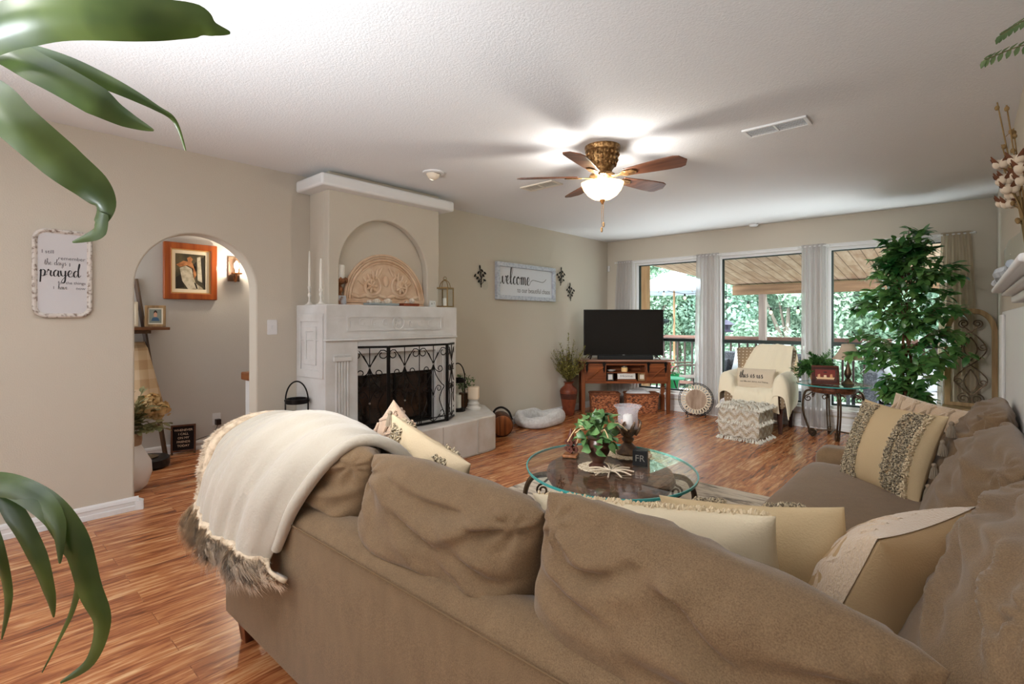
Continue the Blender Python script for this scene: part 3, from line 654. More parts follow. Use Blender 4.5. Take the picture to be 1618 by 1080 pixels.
script_word(b, 'prayed', -.104, -.018, .038, MX0, .07, .2, z=z + .0004); script_word(b, 'have', -.022, -.094, .014, MX0, .06, .16, z=z)
b.build('script_lettering', M_DARKTXT, sg, smooth=False)

t = thing('light_switch', 'white light switch plate on the wall between the arch and the fireplace', 'light switch', (0, -5.035, 1.195))
b = MB(); b.prism(rrect(.078, .118, .008), 0, .006, MX0); b.build('plate', M_TRIM, t, bevel=.002)
b = MB(); b.box((.008, 0, 0), (.006, .012, .026)); b.build('toggle', M_TRIM, t, bevel=.002)
# hall painting : plain colour-block figure stand-in
M_ORWOOD = wood('orange_brown_wood', (128, 54, 18), (178, 92, 38), 'z', .3, 18, coat=.3)
HXW = -1.47
pt = thing('framed_painting', 'painting in a wide orange-brown wood frame on the hall wall seen through the arch', 'painting', (HXW, -5.185, 1.716))
def frame_rect(w, h, iw, ih, d0, d1): b = MB(); b.ring([(-w / 2, -h / 2), (w / 2, -h / 2), (w / 2, h / 2), (-w / 2, h / 2)], [(-iw / 2, -ih / 2), (iw / 2, -ih / 2), (iw / 2, ih / 2), (-iw / 2, ih / 2)], d0, d1, MX0); return b
frame_rect(.45, .535, .335, .42, 0, .045).build('frame', M_ORWOOD, pt, bevel=.008)
frame_rect(.34, .425, .315, .40, .01, .03).build('inner_lip', mat('gold_lip', (206, 160, 100), .4, .3), pt)
frame_rect(.32, .405, .255, .335, .008, .02).build('mat_board', mat('cream_linen', (232, 218, 190), .8), pt)
b = MB(); b.box((.010, 0, 0), (.006, .256, .336)); b.build('canvas', mat('olive_canvas', (66, 60, 44), .6, noise_=((14, 14, 8), (96, 84, 58), .4, .6, 3)), pt, smooth=False)
for nm, m, polys in (('pale_shapes', mat('pale_oil_paint', (206, 196, 172), .6, noise_=((25, 25, 25), (158, 146, 120), .4, .7, 2)), [[(-.09, .03), (-.03, .06), (.02, .03), (.03, -.06), (.06, -.16), (-.02, -.168), (-.07, -.09)], [(.055, .14), (.085, .15), (.10, -.10), (.06, -.08)], [(.03, -.10), (.10, -.15), (.11, -.165), (.05, -.165)]]),
                     ('ochre_shapes', mat('ochre_oil_paint', (196, 134, 84), .6, noise_=((25, 25, 25), (150, 92, 52), .4, .7, 2)), [[(-.03, .13), (.0, .145), (.02, .12), (.005, .09), (-.02, .095)], [(-.12, .06), (-.06, .10), (.01, .09), (.04, .05), (.05, -.03), (.03, -.07), (.01, .03), (-.04, .055), (-.09, .04)]]),
                     ('dark_shapes', mat('umber_oil_paint', (40, 34, 26), .6), [[(.09, .13), (.115, .15), (.12, -.14), (.105, -.12)], [(-.12, -.06), (-.085, -.03), (-.05, -.15), (-.12, -.165)], [(.02, .07), (.05, .10), (.055, .02), (.045, .0)]])):
    b = MB()
    for q in polys: b.prism(q, .013, .0142, MX0)
    b.build(nm, m, pt, smooth=False)
t = thing('wall_sconce', 'rustic wood wall sconce with lit glass cylinder on the hall wall', 'sconce', (HXW, -4.80, 1.75))
MB().box((.012, 0, .02), (.024, .11, .25)).build('back_board', wood('grey_brown_wood', (92, 68, 52), (134, 104, 82), 'z'), t, bevel=.004)
M_COPPER = mat('copper_arm', (158, 104, 62), .35, .8)
b = MB(); b.tube([(.02, 0, -.06), (.04, 0, -.10), (.07, 0, -.105), (.09, 0, -.08), (.09, 0, -.03)], .009, 8, sub=4); b.lathe([(.05, 0), (.052, .012), (.045, .014)], 20, TR((.09, 0, -.035))); b.build('arm', M_COPPER, t)
MB().lathe([(.042, 0), (.042, .16)], 24, TR((.09, 0, -.02)), cap=False).build('glass_cylinder', M_CLEAR, t)
MB().lathe([(.012, 0), (.012, .03), (.024, .06), (.022, .09), (.006, .115), (.001, .118)], 16, TR((.09, 0, -.02))).build('bulb', mat('warm_bulb', (255, 240, 214), .4, emis=((255, 232, 196), 9.0)), t)
lamp('sconce_light', 'POINT', (HXW + .17, -4.80, 1.80), 6, (1.0, .86, .68), shadow_soft_size=.03)
# ladder shelf with things
M_DKW = wood('dark_ladder_wood', (58, 40, 26), (94, 68, 44), 'z')
ld = thing('ladder_shelf', 'dark wood ladder shelf leaning on the hall wall left of the painting', 'shelf', (-1.36, -5.6, 0))
def bar(b, p, q, w=.03): b.tube([p, q], w / 2 * 1.15, 4)
for y0, y1, nm in ((-5.62, -5.42, 'rail'), (-6.00, -6.05, 'rail')):
    b = MB(); bar(b, (-1.448, y0, 1.62), (-1.32, y1, 0.0), .034); b.build(nm, M_DKW, ld, world=True)
for zt in (.30, .66, 1.03): b = MB(); f = 1 - zt / 1.62; bar(b, (-1.448 + .128 * f, -5.62 + .2 * f, zt), (-1.448 + .128 * f, -6.02, zt), .026); b.build('rung', M_DKW, ld, world=True)
b = MB(); b.box2((-1.46, -6.06, 1.165), (-1.15, -5.43, 1.19)); b.build('shelf_board', wood('shelf_wood', (104, 66, 38), (150, 102, 62), 'y'), ld, world=True, bevel=.004)
b = MB(); b.box2((-1.45, -6.02, 1.135), (-1.20, -5.56, 1.163)); b.build('shelf_bracket', M_DKW, ld, world=True)
def photo_frame(name, label, loc, rz, w, h, mfr, fw, patches, bgc, cat='picture frame', lean=.12, mm=None):
    t = thing(name, label, cat, loc, rz); T = TR((0, 0, 0), (-lean, 0, 0)) @ MYN
    b = MB(); b.ring([(-w / 2, 0), (w / 2, 0), (w / 2, h), (-w / 2, h)], [(-w / 2 + fw, fw), (w / 2 - fw, fw), (w / 2 - fw, h - fw), (-w / 2 + fw, h - fw)], 0, .018, T); b.build('frame', mfr, t, bevel=.003)
    b = MB(); b.prism([(-w / 2 + fw, fw), (w / 2 - fw, fw), (w / 2 - fw, h - fw), (-w / 2 + fw, h - fw)], .002, .007, T); b.build('backing', mm or mat('photo_mat', (222, 212, 192), .7), t, smooth=False)
    m2 = .25 * fw + .006
    b = MB(); b.prism([(-w / 2 + fw + m2, fw + m2), (w / 2 - fw - m2, fw + m2), (w / 2 - fw - m2, h - fw - m2), (-w / 2 + fw + m2, h - fw - m2)], .007, .008, T); b.build('photo', mat('photo_ground', bgc, .4), t, smooth=False)
    for k, (c, pts) in enumerate(patches): b = MB(); b.prism([(x * w, y * h) for x, y in pts], .008 + .0003 * k, .0085 + .0003 * k, T); b.build('photo_shape', mat('photo_tone', c, .5), t, smooth=False)
    b = MB(); b.box((0, .05, h * .32), (.03, .006, h * .62), TR((0, .0, 0), (.25, 0, 0))); b.build('easel_back', M_DARKTXT, t)
    return t
M_TANW = wood('tan_frame_wood', (120, 92, 60), (172, 140, 98), 'z')
photo_frame('photo_frame', 'tan wood photo frame with a portrait on the hall ladder shelf', (-1.28, -5.51, 1.192), PI / 2 - .25, .155, .19, M_TANW, .022, [((196, 148, 120), [(-.08, .5), (-.07, .66), (0, .74), (.08, .66), (.08, .5), (0, .42)]), ((58, 86, 110), [(-.2, .27), (-.14, .42), (0, .46), (.14, .42), (.2, .27)]), ((50, 36, 28), [(-.09, .62), (-.07, .73), (0, .78), (.08, .73), (.09, .62), (0, .69)])], (128, 132, 120))
photo_frame('photo_frame', 'pale photo frame behind the arch edge at the back of the ladder shelf', (-1.34, -5.70, 1.192), PI / 2 - .1, .15, .22, mat('pale_frame', (206, 190, 164), .6), .018, [((120, 96, 76), [(-.2, .4), (.2, .5), (.2, .7), (-.2, .75)]), ((200, 150, 124), [(-.1, .25), (.12, .25), (.1, .4), (-.08, .42)])], (206, 198, 180))
# plaid throw on the ladder
m, nt, bb = nodes_of('plaid_throw'); mp = coords(nt); sp = nt.nodes.new('ShaderNodeSeparateXYZ'); link(nt, mp, 0, sp, 0)
def stripes(nt, sp, ax, fr, ph=0.0):
    ml = nt.nodes.new('ShaderNodeMath'); ml.operation = 'MULTIPLY_ADD'; ml.inputs[1].default_value = fr; ml.inputs[2].default_value = ph; link(nt, sp, ax, ml, 0)
    sn = nt.nodes.new('ShaderNodeMath'); sn.operation = 'SINE'; link(nt, ml, 0, sn, 0)
    gt = nt.nodes.new('ShaderNodeMath'); gt.operation = 'GREATER_THAN'; gt.inputs[1].default_value = 0; link(nt, sn, 0, gt, 0); return gt
g1, g2 = stripes(nt, sp, 'Y', 46, 1), stripes(nt, sp, 'Z', 38, .4); ad = nt.nodes.new('ShaderNodeMath'); ad.operation = 'ADD'; link(nt, g1, 0, ad, 0); link(nt, g2, 0, ad, 1)
dv = nt.nodes.new('ShaderNodeMath'); dv.operation = 'MULTIPLY'; dv.inputs[1].default_value = .5; link(nt, ad, 0, dv, 0)
r = ramp(nt, [(0, C3(204, 180, 148)), (.5, C3(194, 166, 130)), (1, C3(178, 146, 108))]); link(nt, dv, 0, r, 0); link(nt, r, 0, bb, 'Base Color'); bb.inputs['Roughness'].default_value = .9
M_PLAID = m
th = thing('plaid_throw', 'tan plaid fringed throw hung over a rung of the hall ladder shelf', 'throw', (-1.30, -5.75, .5))
b = MB()
def thr(u, v):
    f = v; zz = 1.06 - .58 * f; return (-1.345 + .115 * f + .03 * math.sin(u * 9 + 1) * (.4 + f) + (.02 if f > .05 else -.02), -6.0 + .43 * u + (.06 * f if u > .5 else 0) + .055 * f * u, zz)
b.grid(thr, 26, 22); b.build('cloth', M_PLAID, th, world=True, solid=.008)
b = MB()
for k in range(44):
    u = k / 43; p = Vector(thr(u, 1.0)); b.tube([p, p + Vector((.006 * math.sin(k * 3), .004 * math.sin(k * 5), -.035)), p + Vector((.012 * math.sin(k * 3), .006 * math.sin(k * 7), -.075))], .003, 4)
b.build('fringe', mat('throw_fringe', (178, 140, 92), .9), th, world=True)
# floor vase with dried flowers
t = thing('floor_vase', 'large rounded white floor vase of dried flowers just inside the hall arch', 'vase', (-.50, -5.86, 0))
MB().lathe([(.085, 0), (.115, .03), (.145, .12), (.14, .20), (.10, .28), (.075, .33), (.08, .40), (.072, .42)], 32).build('vase_body', mat('white_ceramic', (226, 220, 212), .35), t)
MB().lathe([(.078, .33), (.083, .36), (.083, .40), (.078, .42)], 28).build('neck_wrap', mat('jute_wrap', (170, 142, 112), .9, bump=((20, 20, 200), .5)), t)
M_DRYLEAF = leaf_mat('dried_eucalyptus', (112, 116, 78), (160, 150, 104), .6); M_DRYFLOW = leaf_mat('dried_hydrangea', (206, 168, 108), (232, 206, 160), .8)
b = MB(); c = MB()
random.seed(11)
for k in range(26):
    a = random.uniform(-1.0, 2.0); e = random.uniform(.15, 1.35); L = random.uniform(.16, .34); d = Vector((math.cos(a) * math.cos(e), math.sin(a) * math.cos(e), math.sin(e)))
    q = [Vector((0, 0, .38)), Vector((0, 0, .42)) + d * L * .5, Vector((0, 0, .40)) + d * L + Vector((0, 0, .03 - .08 * (1 - math.sin(e))))]; b.tube(q, .0025, 5, sub=3)
    for j in range(9):
        f = .35 + .07 * j; p = q[0].lerp(q[1], min(1, f * 2)) if f < .5 else q[1].lerp(q[2], min(1, f * 2 - 1)); s_ = 1 if j % 2 else -1
        b.leaf(p, d.cross(Vector((0, 0, 1))) * s_ + d * .6 + Vector((0, 0, random.uniform(-.4, .3))), (random.uniform(-.4, .4), random.uniform(-.4, .4), 1), random.uniform(.05, .08), random.uniform(.026, .045), .3, n=4)
for (x, y, z) in ((.07, .10, .59), (.06, .18, .57), (.02, .13, .64)):
    for k in range(150):
        v = Vector((random.gauss(0, 1), random.gauss(0, 1), random.gauss(0, 1))).normalized() * random.uniform(.035, .066); p = Vector((x, y, z)) + v
        c.leaf(p, v.orthogonal() + v * .4, v, .036, .03, .2, n=3)
b.build('leaf_stems', M_DRYLEAF, t); c.build('flower_heads', M_DRYFLOW, t)
t = thing('robot_vacuum', 'round black robot vacuum on the hall floor behind the white vase', 'robot vacuum', (-1.10, -5.62, 0))
MB().lathe([(.165, .012), (.172, .02), (.172, .075), (.162, .085)], 40).build('body', mat('black_plastic', (26, 25, 25), .35), t)
MB().lathe([(.085, .085), (.09, .092), (.07, .094), (.065, .088)], 32).build('top_ring', mat('dull_gold_ring', (110, 92, 66), .4, .5), t)
# letter board
t = thing('letter_board', 'small dark letter board with a brown frame standing on the hall floor', 'letter board', (-1.385, -5.265, 0), PI / 2 - .32)
T = TR((0, 0, 0), (-.14, 0, 0)) @ MYN
b = MB(); b.ring([(-.10, .02), (.10, .02), (.10, .27), (-.10, .27)], [(-.084, .036), (.084, .036), (.084, .254), (-.084, .254)], 0, .02, T); b.build('frame', wood('letterboard_frame', (70, 38, 22), (104, 62, 38), 'z'), t, bevel=.002)
b = MB(); b.box((0, .145, .004), (.17, .22, .008), T); b.build('felt', mat('dark_felt', (30, 20, 18), .95), t, smooth=False)
b = MB()
for k, s_ in enumerate(('WHENEVER', 'I CALL', 'ON MY', 'FRIENDS', 'TODAY')): print_text(b, s_, .0, .21 - .036 * k, .028, T, 'CENTER', .0085)
b.build('letters', mat('letter_cream', (226, 196, 166), .6), t, smooth=False)
for q in (-1, 1): b = MB(); b.tube([(q * .09, -.012, .03), (q * .09, -.016, 0)], .009, 4); b.tube([(q * .085, .03, .24), (q * .085, .095, .0)], .008, 4); b.build('leg', M_DKW, t)
t = thing('wall_outlet', 'white outlet plate with a black plug and cord low on the hall wall', 'outlet', (HXW, -4.955, .27))
b = MB(); b.prism(rrect(.075, .12, .006), 0, .006, MX0); b.build('plate', M_TRIM, t, bevel=.001)
b = MB(); b.box((.03, .005, -.025), (.05, .045, .055)); b.build('plug', mat('dark_plug', (44, 30, 26), .5), t, bevel=.004)
b = MB(); b.tube([(.04, .0, -.05), (.05, -.05, -.13), (.06, -.16, -.155), (.075, -.28, -.19)], .003, 5, sub=4); b.build('cord', M_BLACKMET, t)

# ------------------------------------------------------------ welcome sign and metal sprigs
sg = thing('welcome_sign', 'white welcome sign in a blue-grey washed wood frame on the left wall', 'sign', (0, -1.93, 1.717))
b = MB(); b.box((.008, 0, 0), (.012, 1.06, .37)); b.build('panel', mat('cool_white_panel', (222, 224, 230), .7), sg, smooth=False)
b = MB()
for q in (-1, 1): b.box((.022, 0, q * .195), (.044, 1.12, .05)); b.box((.022, q * .537, 0), (.0436, .05, .34))
b.build('frame', M_PALEBLUEW, sg, bevel=.004)
b = MB(); script_word(b, 'welcome', -.50, -.03, .095, MX0, .06, .22, [(.2, .35), (.5, .62), (.9, .72), (1.9, .62), (2.8, .55), (3.3, .75), (3.6, 1.0)], .0155); b.build('script_lettering', M_DARKTXT, sg, smooth=False)
b = MB(); print_text(b, 'to our beautiful chaos', .47, -.125, .085, MX0, 'RIGHT', .0155, .86); b.build('printed_lettering', M_GREYTXT, sg, smooth=False)
def sprig(label, y, z, tilt, flip=1):
    t = thing('metal_sprig', label, 'wall decor', (0, y, z), 0, 'black metal sprigs around the welcome sign')
    b = MB(); T = TR((0, 0, 0), (tilt, 0, 0)); st = [(0.012, 0, -.11), (.014, flip * .01, 0), (.014, 0, .11)]
    b.tube(st, .005, 6, sub=4, M=T); b.build('stem', M_BLACKMET, t)
    c = MB()
    for k, (yy, zz, a) in enumerate(((0, .12, 0), (.03, .08, -.9), (-.03, .06, .9), (.045, .025, -.8), (-.05, .0, 1.0), (-.03, -.035, .9), (.075, .05, -.9), (-.085, .03, .8), (.06, -.03, -1.2))):
        c.ball((0, 0, 0), (.004, .012, .024), 10, 6, T @ TR((.016, flip * yy, zz + .0), (flip * -a, 0, 0)))
        b2 = MB()
        if abs(yy) > .02: c.tube([(.014, 0, zz - .05), (.015, flip * yy * .6, zz - .02), (.016, flip * yy, zz)], .003, 5, M=T)
    c.build('leaves', M_BLACKMET, t); return t
sp1 = sprig('black metal sprig on the wall left of the welcome sign, with a clear disc', -2.735, 1.73, .1)
b = MB(); b.lathe([(.05, 0), (.05, .006)], 24, TR((.02, .06, -.075), (0, PI / 2, 0)), sx=1.2); b.build('clear_disc', M_CLEAR, sp1)
sprig('upper black metal sprig on the wall right of the welcome sign', -1.215, 1.83, -.05)
sprig('lower black metal sprig on the wall nearest the room corner', -.995, 1.63, .1, -1)
t = thing('motion_sensor', 'small white motion sensor high in the corner beside the left curtain', 'sensor', (.03, -.02, 2.035), -PI / 4)
MB().box((0, 0, 0), (.05, .03, .085)).build('body', M_TRIM, t, bevel=.006)

# ------------------------------------------------------------ pet bed
M_BOUCLE = mat('grey_fleece', (206, 204, 202), .95, sheen=.4, noise_=((30, 30, 30), (184, 180, 176), .4, .7, 4), bump=((60, 60, 60), .4))
pb = thing('pet_bed', 'pale grey oblong pet bed on the floor against the left wall', 'pet bed', (.27, -1.98, 0), .02)
b = MB()
def bed(u, v):
    a = 2 * PI * u; h = .15 + .03 * math.sin(a * 2 + .6) + .012 * math.sin(5 * a); t = 2 * PI * v
    rx, ry = .21, .31; R1 = .055
    cx, cy = (abs(math.cos(a)) ** .7) * math.copysign(1, math.cos(a)), (abs(math.sin(a)) ** .7) * math.copysign(1, math.sin(a))
    return (cx * (rx - .03 + R1 * math.cos(t)), cy * (ry - .03 + R1 * math.cos(t)), .006 + h / 2 + h / 2 * math.sin(t))
b.grid(bed, 56, 18, closeu=True); b.build('bolster', M_BOUCLE, pb)
b = MB(); b.pillow(.34, .52, .06, TR((0, 0, .04), (PI / 2, 0, 0)), seed=4, wr=.012); b.build('cushion', M_BOUCLE, pb)

# ------------------------------------------------------------ tall vase with stems
M_RUST = mat('rust_brown_ceramic', (120, 58, 34), .45, noise_=((18, 18, 18), (92, 42, 26), .4, .7, 3))
va = thing('tall_vase', 'tall rust-brown shouldered vase of green and dried stems left of the television stand', 'vase', (.155, -1.235, 0))
MB().lathe([(.068, 0), (.07, .01), (.108, .26), (.118, .315), (.108, .345), (.055, .395), (.052, .415), (.072, .44)], 36).build('vase_body', M_RUST, va)
b = MB()
for z in (.225, .243, .261, .279): b.lathe([(.1012 + (z - .22) * .17, z - .006), (.1055 + (z - .22) * .17, z), (.1022 + (z - .22) * .17, z + .006)], 36, cap=False)
b.build('dark_bands', mat('dark_band', (46, 24, 18), .5), va)
M_STEML = leaf_mat('olive_filler', (96, 100, 34), (168, 160, 84), .6, scale=25); M_STEMD = mat('twig_brown', (74, 62, 34), .7)
random.seed(5); b, c, d_ = MB(), MB(), MB()
for k in range(150):
    a = random.uniform(0, 2 * PI); e = random.uniform(.75, 1.5); L = random.uniform(.18, .50); d = Vector((math.cos(a) * math.cos(e), math.sin(a) * math.cos(e), math.sin(e))); p0 = Vector((0, 0, .42))
    p1 = p0 + d * L; b.tube([p0, p1], .0016, 4)
    for j in range(9): f = .25 + .75 * j / 9; p = p0.lerp(p1, f); q = Vector((random.uniform(-1, 1), random.uniform(-1, 1), random.uniform(.1, 1.2))); c.leaf(p, q, (random.uniform(-1, 1), random.uniform(-1, 1), .5), random.uniform(.025, .05), .012, .15, n=3)
for (dx, dy, dz) in ((-.02, .02, .98), (.03, -.05, .90), (.05, .05, .84), (-.10, -.20, .66), (.18, .12, .74), (-.11, -.05, .80), (.06, -.25, .55), (.20, .17, .58)):
    p0 = Vector((0, 0, .42)); p1 = Vector((dx * 1.0, dy * 1.0, .42 + dz * .66)); m_ = p0.lerp(p1, .5) + Vector((0, 0, .04)); P = smooth_path([p0, m_, p1], 10); b.tube(P, [.003, .001], 5)
    for j, p in enumerate(P[8:]):
        for q in range(3): c.leaf(p, (random.uniform(-1, 1), random.uniform(-1, 1), random.uniform(-.2, 1)), (0, .3, 1), .03, .013, .2, n=3)

for q in (b, c):
    for v in q.v: v.x = max(v.x, -.135)
b.build('twigs', M_STEMD, va); c.build('foliage', M_STEML, va)

# ============================================================ TELEVISION CORNER
A = math.atan2(-.275 + 1.036, 1.121 - .236)
M_STAND = wood('reddish_stand_wood', (92, 46, 22), (146, 82, 44), 'x', .4, 26); M_STANDZ = wood('reddish_stand_leg', (84, 42, 20), (138, 78, 42), 'z', .4, 26); M_STAND_TOP = wood('stand_top_wood', (116, 74, 54), (164, 128, 110), 'x', .3, 26)
fl = Vector((.236, -1.036, 0)); u_ = Vector((math.cos(A), math.sin(A), 0)); n_ = Vector((-math.sin(A), math.cos(A), 0)); SW, SD, SH = 1.21, .335, .725
org = fl + u_ * (SW / 2 - .02) 
st = thing('tv_stand', 'reddish-brown wood console with sliding barn doors across the corner under the television', 'tv stand', org, A)
hw = SW / 2
for sx in (-1, 1):
    for y in (.03, SD - .03): MB().box((sx * (hw - .035), y, .35), (.06, .055, .70), taper=.8).build('leg', M_STANDZ, st, bevel=.004)
MB().box((0, SD / 2, .712), (SW + .08, SD + .05, .026)).build('top', M_STAND_TOP, st, bevel=.005)
b = MB(); z0, z1 = .41, .70
b.box((0, SD - .02, (z0 + z1) / 2), (SW - .12, .015, z1 - z0)); b.box((0, SD / 2, z0 + .012), (SW - .12, SD - .03, .024)); b.box((0, SD / 2, z1 - .01), (SW - .1, SD - .03, .02)); b.box((0, .012, z1 - .025), (SW - .12, .02, .05)); b.box((0, .012, z0 + .01), (SW - .12, .024, .03))
for x in (-.27, .27): b.box((x, SD / 2, (z0 + z1) / 2), (.02, SD - .04, z1 - z0))
b.box((0, SD / 2, .548), (.54, SD - .05, .014)); b.build('carcass', M_STAND, st, bevel=.002)
for sx in (-1, 1):
    cx = sx * .41
    b = MB(); b.box((cx, -.004, .538), (.28, .016, .225)); d = b.build('door', M_STAND, st, bevel=.002)
    b = MB()
    for q in (-1, 1): b.box((cx + q * .125, -.015, .538), (.032, .008, .225)); b.box((cx, -.015, .538 + q * .096), (.22, .008, .032))
    b.tube([(cx - sx * .11, -.014, .63), (cx + sx * .11, -.014, .446)] if sx < 0 else [(cx - .11, -.014, .446), (cx + .11, -.014, .63)], .014, 4); b.build('door_frame', M_STAND, d, bevel=.002)
    for q in (-1, 1): b = MB(); b.box((cx + q * .115, -.021, .635), (.03, .006, .09)); b.lathe([(.022, -.005), (.022, .005)], 16, TR((cx + q * .115, -.022, .675), (PI / 2, 0, 0))); b.prism([(-.015, 0), (.015, 0), (0, -.05)], -.003, .003, TR((cx + q * .115, -.021, .59), (PI / 2, 0, 0))); b.build('hanger', M_BLACKMET, d)
b = MB(); b.box((0, -.012, .683), (SW - .16, .008, .014)); b.build('rail', M_BLACKMET, st)
def stl(x, y, z=0.0): return org + u_ * x + n_ * y + Vector((0, 0, z))
t = thing('television', 'large flat black television on the wooden console in the corner', 'television', stl(0, .17, .726), A)
MB().box((0, 0, .36), (1.09, .03, .63)).build('cabinet', mat('tv_shell', (24, 23, 22), .4), t, bevel=.004)
MB().box((0, -.0165, .362), (1.07, .004, .605)).build('screen', mat('tv_screen', (30, 28, 26), .22, spec=.35), t, smooth=False)
b = MB(); b.box((0, -.018, .052), (.03, .004, .008)); b.build('badge', mat('silver_badge', (200, 200, 200), .4, .5), t)
for sx in (-1, 1):
    b = MB(); b.tube([(sx * .43, 0, .06), (sx * .47, -.11, .006)], .008, 6); b.tube([(sx * .43, 0, .06), (sx * .47, .11, .006)], .008, 6); b.build('foot', M_BLACKMET, t)
t = thing('sound_bar', 'long black sound bar lying in front of the television', 'sound bar', stl(0, .055, .726), A)
MB().box((0, 0, .027), (.74, .08, .054)).build('body', mat('soundbar_cloth', (20, 20, 21), .7), t, bevel=.008)
M_ART = mat('white_card', (226, 222, 216), .6)
t = thing('candle_jar', 'small amber candle jar on the upper open shelf of the tv console', 'candle', stl(.0, .10, .556), A)
MB().lathe([(.04, 0), (.042, .01), (.042, .055)], 20).build('jar', mat('amber_jar', (214, 180, 130), .3, emis=((255, 200, 120), .15)), t); MB().lathe([(.03, .055), (.035, .06), (.035, .075), (.01, .08)], 20).build('lid', mat('pewter_lid', (130, 126, 118), .4, .6), t)
t = thing('coaster_stack', 'small pale dish at the left of the upper console shelf', 'dish', stl(-.18, .09, .556), A)
MB().lathe([(.02, 0), (.055, .02), (.058, .024), (.05, .022), (.0, .008)], 24).build('dish', M_ART, t)
photo_frame('photo_frame', 'dark photo frame at the left of the lower console shelf', stl(-.20, .06, .436), A, .09, .10, M_DARKTXT, .014, [], (214, 216, 220), lean=.08)
t = thing('word_plaque', 'wide white lettered plaque in the middle of the lower console shelf', 'plaque', stl(.02, .06, .436), A)
T = TR((0, 0, 0), (-.2, 0, 0)) @ MYN; b = MB(); b.prism([(-.12, .022), (.12, .022), (.12, .10), (-.12, .10)], 0, .012, T); b.build('face', M_ART, t, bevel=.002)
b = MB(); print_text(b, 'Home', 0, .047, .045, T, 'CENTER', .0125, 1.5); b.build('lettering', M_GREYTXT, t, smooth=False)
b = MB(); b.box((0, 0, .010), (.26, .07, .02)); b.build('base', M_STAND, t)
photo_frame('photo_frame', 'tan square photo frame at the right of the lower console shelf', stl(.225, .06, .436), A, .105, .105, M_TANW, .022, [], (226, 220, 208), lean=.06)
# wicker baskets
def wicker():
    m, nt, bb = nodes_of('water_hyacinth_weave'); mp = coords(nt, (1, 1, 1))
    w1 = nt.nodes.new('ShaderNodeTexVoronoi'); w1.inputs['Scale'].default_value = 1; m2 = coords(nt, (34, 34, 60)); link(nt, m2, 0, w1, 'Vector')
    r = ramp(nt, [(0.0, C3(206, 138, 92)), (.45, C3(168, 98, 58)), (.8, C3(84, 44, 26))]); link(nt, w1, 'Distance', r, 0); link(nt, r, 0, bb, 'Base Color'); bb.inputs['Roughness'].default_value = .7
    bp = nt.nodes.new('ShaderNodeBump'); bp.inputs['Strength'].default_value = .8; bp.inputs['Distance'].default_value = .02; bp.invert = True; link(nt, w1, 'Distance', bp, 'Height'); link(nt, bp, 0, bb, 'Normal'); return m
M_WICK = wicker(); M_WICKD = mat('weave_rim', (116, 66, 40), .8)
def basket(label, x, w):
    t = thing('wicker_basket', label, 'basket', stl(x, .15, 0), A, 'wicker baskets under the tv stand'); h, d = .255, .25
    b = MB()
    def fn(uu, v):
        a = 2 * PI * uu; c, s_ = math.cos(a), math.sin(a); k = 1 / (abs(c) ** 8 + abs(s_) ** 8) ** .125; f = .92 + .08 * v + .012 * math.sin(40 * a) * math.sin(34 * v)
        return (c * k * w / 2 * f, s_ * k * d / 2 * f, .002 + h * v)
    b.grid(fn, 90, 22, closeu=True); b.box((0, 0, .01), (w * .9, d * .9, .012)); b.build('woven_body', M_WICK, t)
    b = MB(); b.tube([fn(k / 60, 1.0) for k in range(60)], .012, 6, closed=True); b.build('rim', M_WICKD, t)
    return t
basket('left woven basket under the tv console', -.265, .40)
bk = basket('right woven basket under the tv console, holding pale cloth', .235, .45)
b = MB(); b.pillow(.34, .2, .16, TR(stl(.2, .15, .235), (PI / 2, 0, A)), seed=8, wr=.03); o = b.build('folded_cloth', mat('pale_linen', (216, 214, 216), .9)); tag(o, 'pale cloth heaped in the right wicker basket', 'cloth')

# ============================================================ CEILING
FX, FY = 2.227, -3.747
M_FANBR = mat('antique_brass_fan', (112, 80, 46), .38, .75, noise_=((40, 40, 40), (176, 140, 92), .45, .7, 4), bump=((70, 70, 40), .6))
M_BLADE_W = wood('walnut_blade', (78, 48, 36), (116, 76, 56), 'x', .4, 30)
fan = thing('ceiling_fan', 'five-blade brass and walnut ceiling fan with a lit glass bowl', 'ceiling fan', (FX, FY, 2.0))
z = .44
MB().lathe([(.12, z), (.122, z - .012), (.118, z - .02), (.118, z - .035), (.108, z - .045), (.098, z - .09), (.078, z - .145), (.066, z - .165), (.062, z - .18), (.085, z - .19), (.09, z - .205), (.07, z - .22), (.045, z - .235), (.04, z - .25)], 40).build('motor_housing', M_FANBR, fan)
b = MB()
for k in range(20):
    a = 2 * PI * k / 20
    for zz, r in ((.06, .108), (.095, .10), (.125, .089)): b.ball((r * math.cos(a + zz * 9), r * math.sin(a + zz * 9), z - zz), (.010, .010, .013), 6, 5)
b.build('cast_ornament', M_FANBR, fan)
for deg, roll in ((2, -.22), (73, -.22), (147, -.22), (-143, -.22), (-77, -.22)):
    a = math.radians(deg); T = TR((0, 0, z - .205), (0, 0, a)) @ TR((0, 0, 0), (roll, 0, 0))
    b = MB(); out = [(.17, -.042), (.30, -.058), (.43, -.070), (.525, -.073), (.56, -.060), (.575, -.03), (.59, 0), (.575, .03), (.56, .060), (.525, .073), (.43, .070), (.30, .058), (.17, .042)]
    b.prism(out, -.004, .004, T); bl = b.build('blade', M_BLADE_W, fan, bevel=.002)
    b = MB(); b.prism([(.06, -.014), (.13, -.012), (.17, -.035), (.235, -.03), (.26, 0), (.235, .03), (.17, .035), (.13, .012), (.06, .014)], -.012, -.005, T); b.build('blade_iron', M_FANBR, bl, bevel=.003)
m = bpy.data.materials.new('alabaster_bowl'); m.use_nodes = True; nt = m.node_tree; nt.nodes.clear()
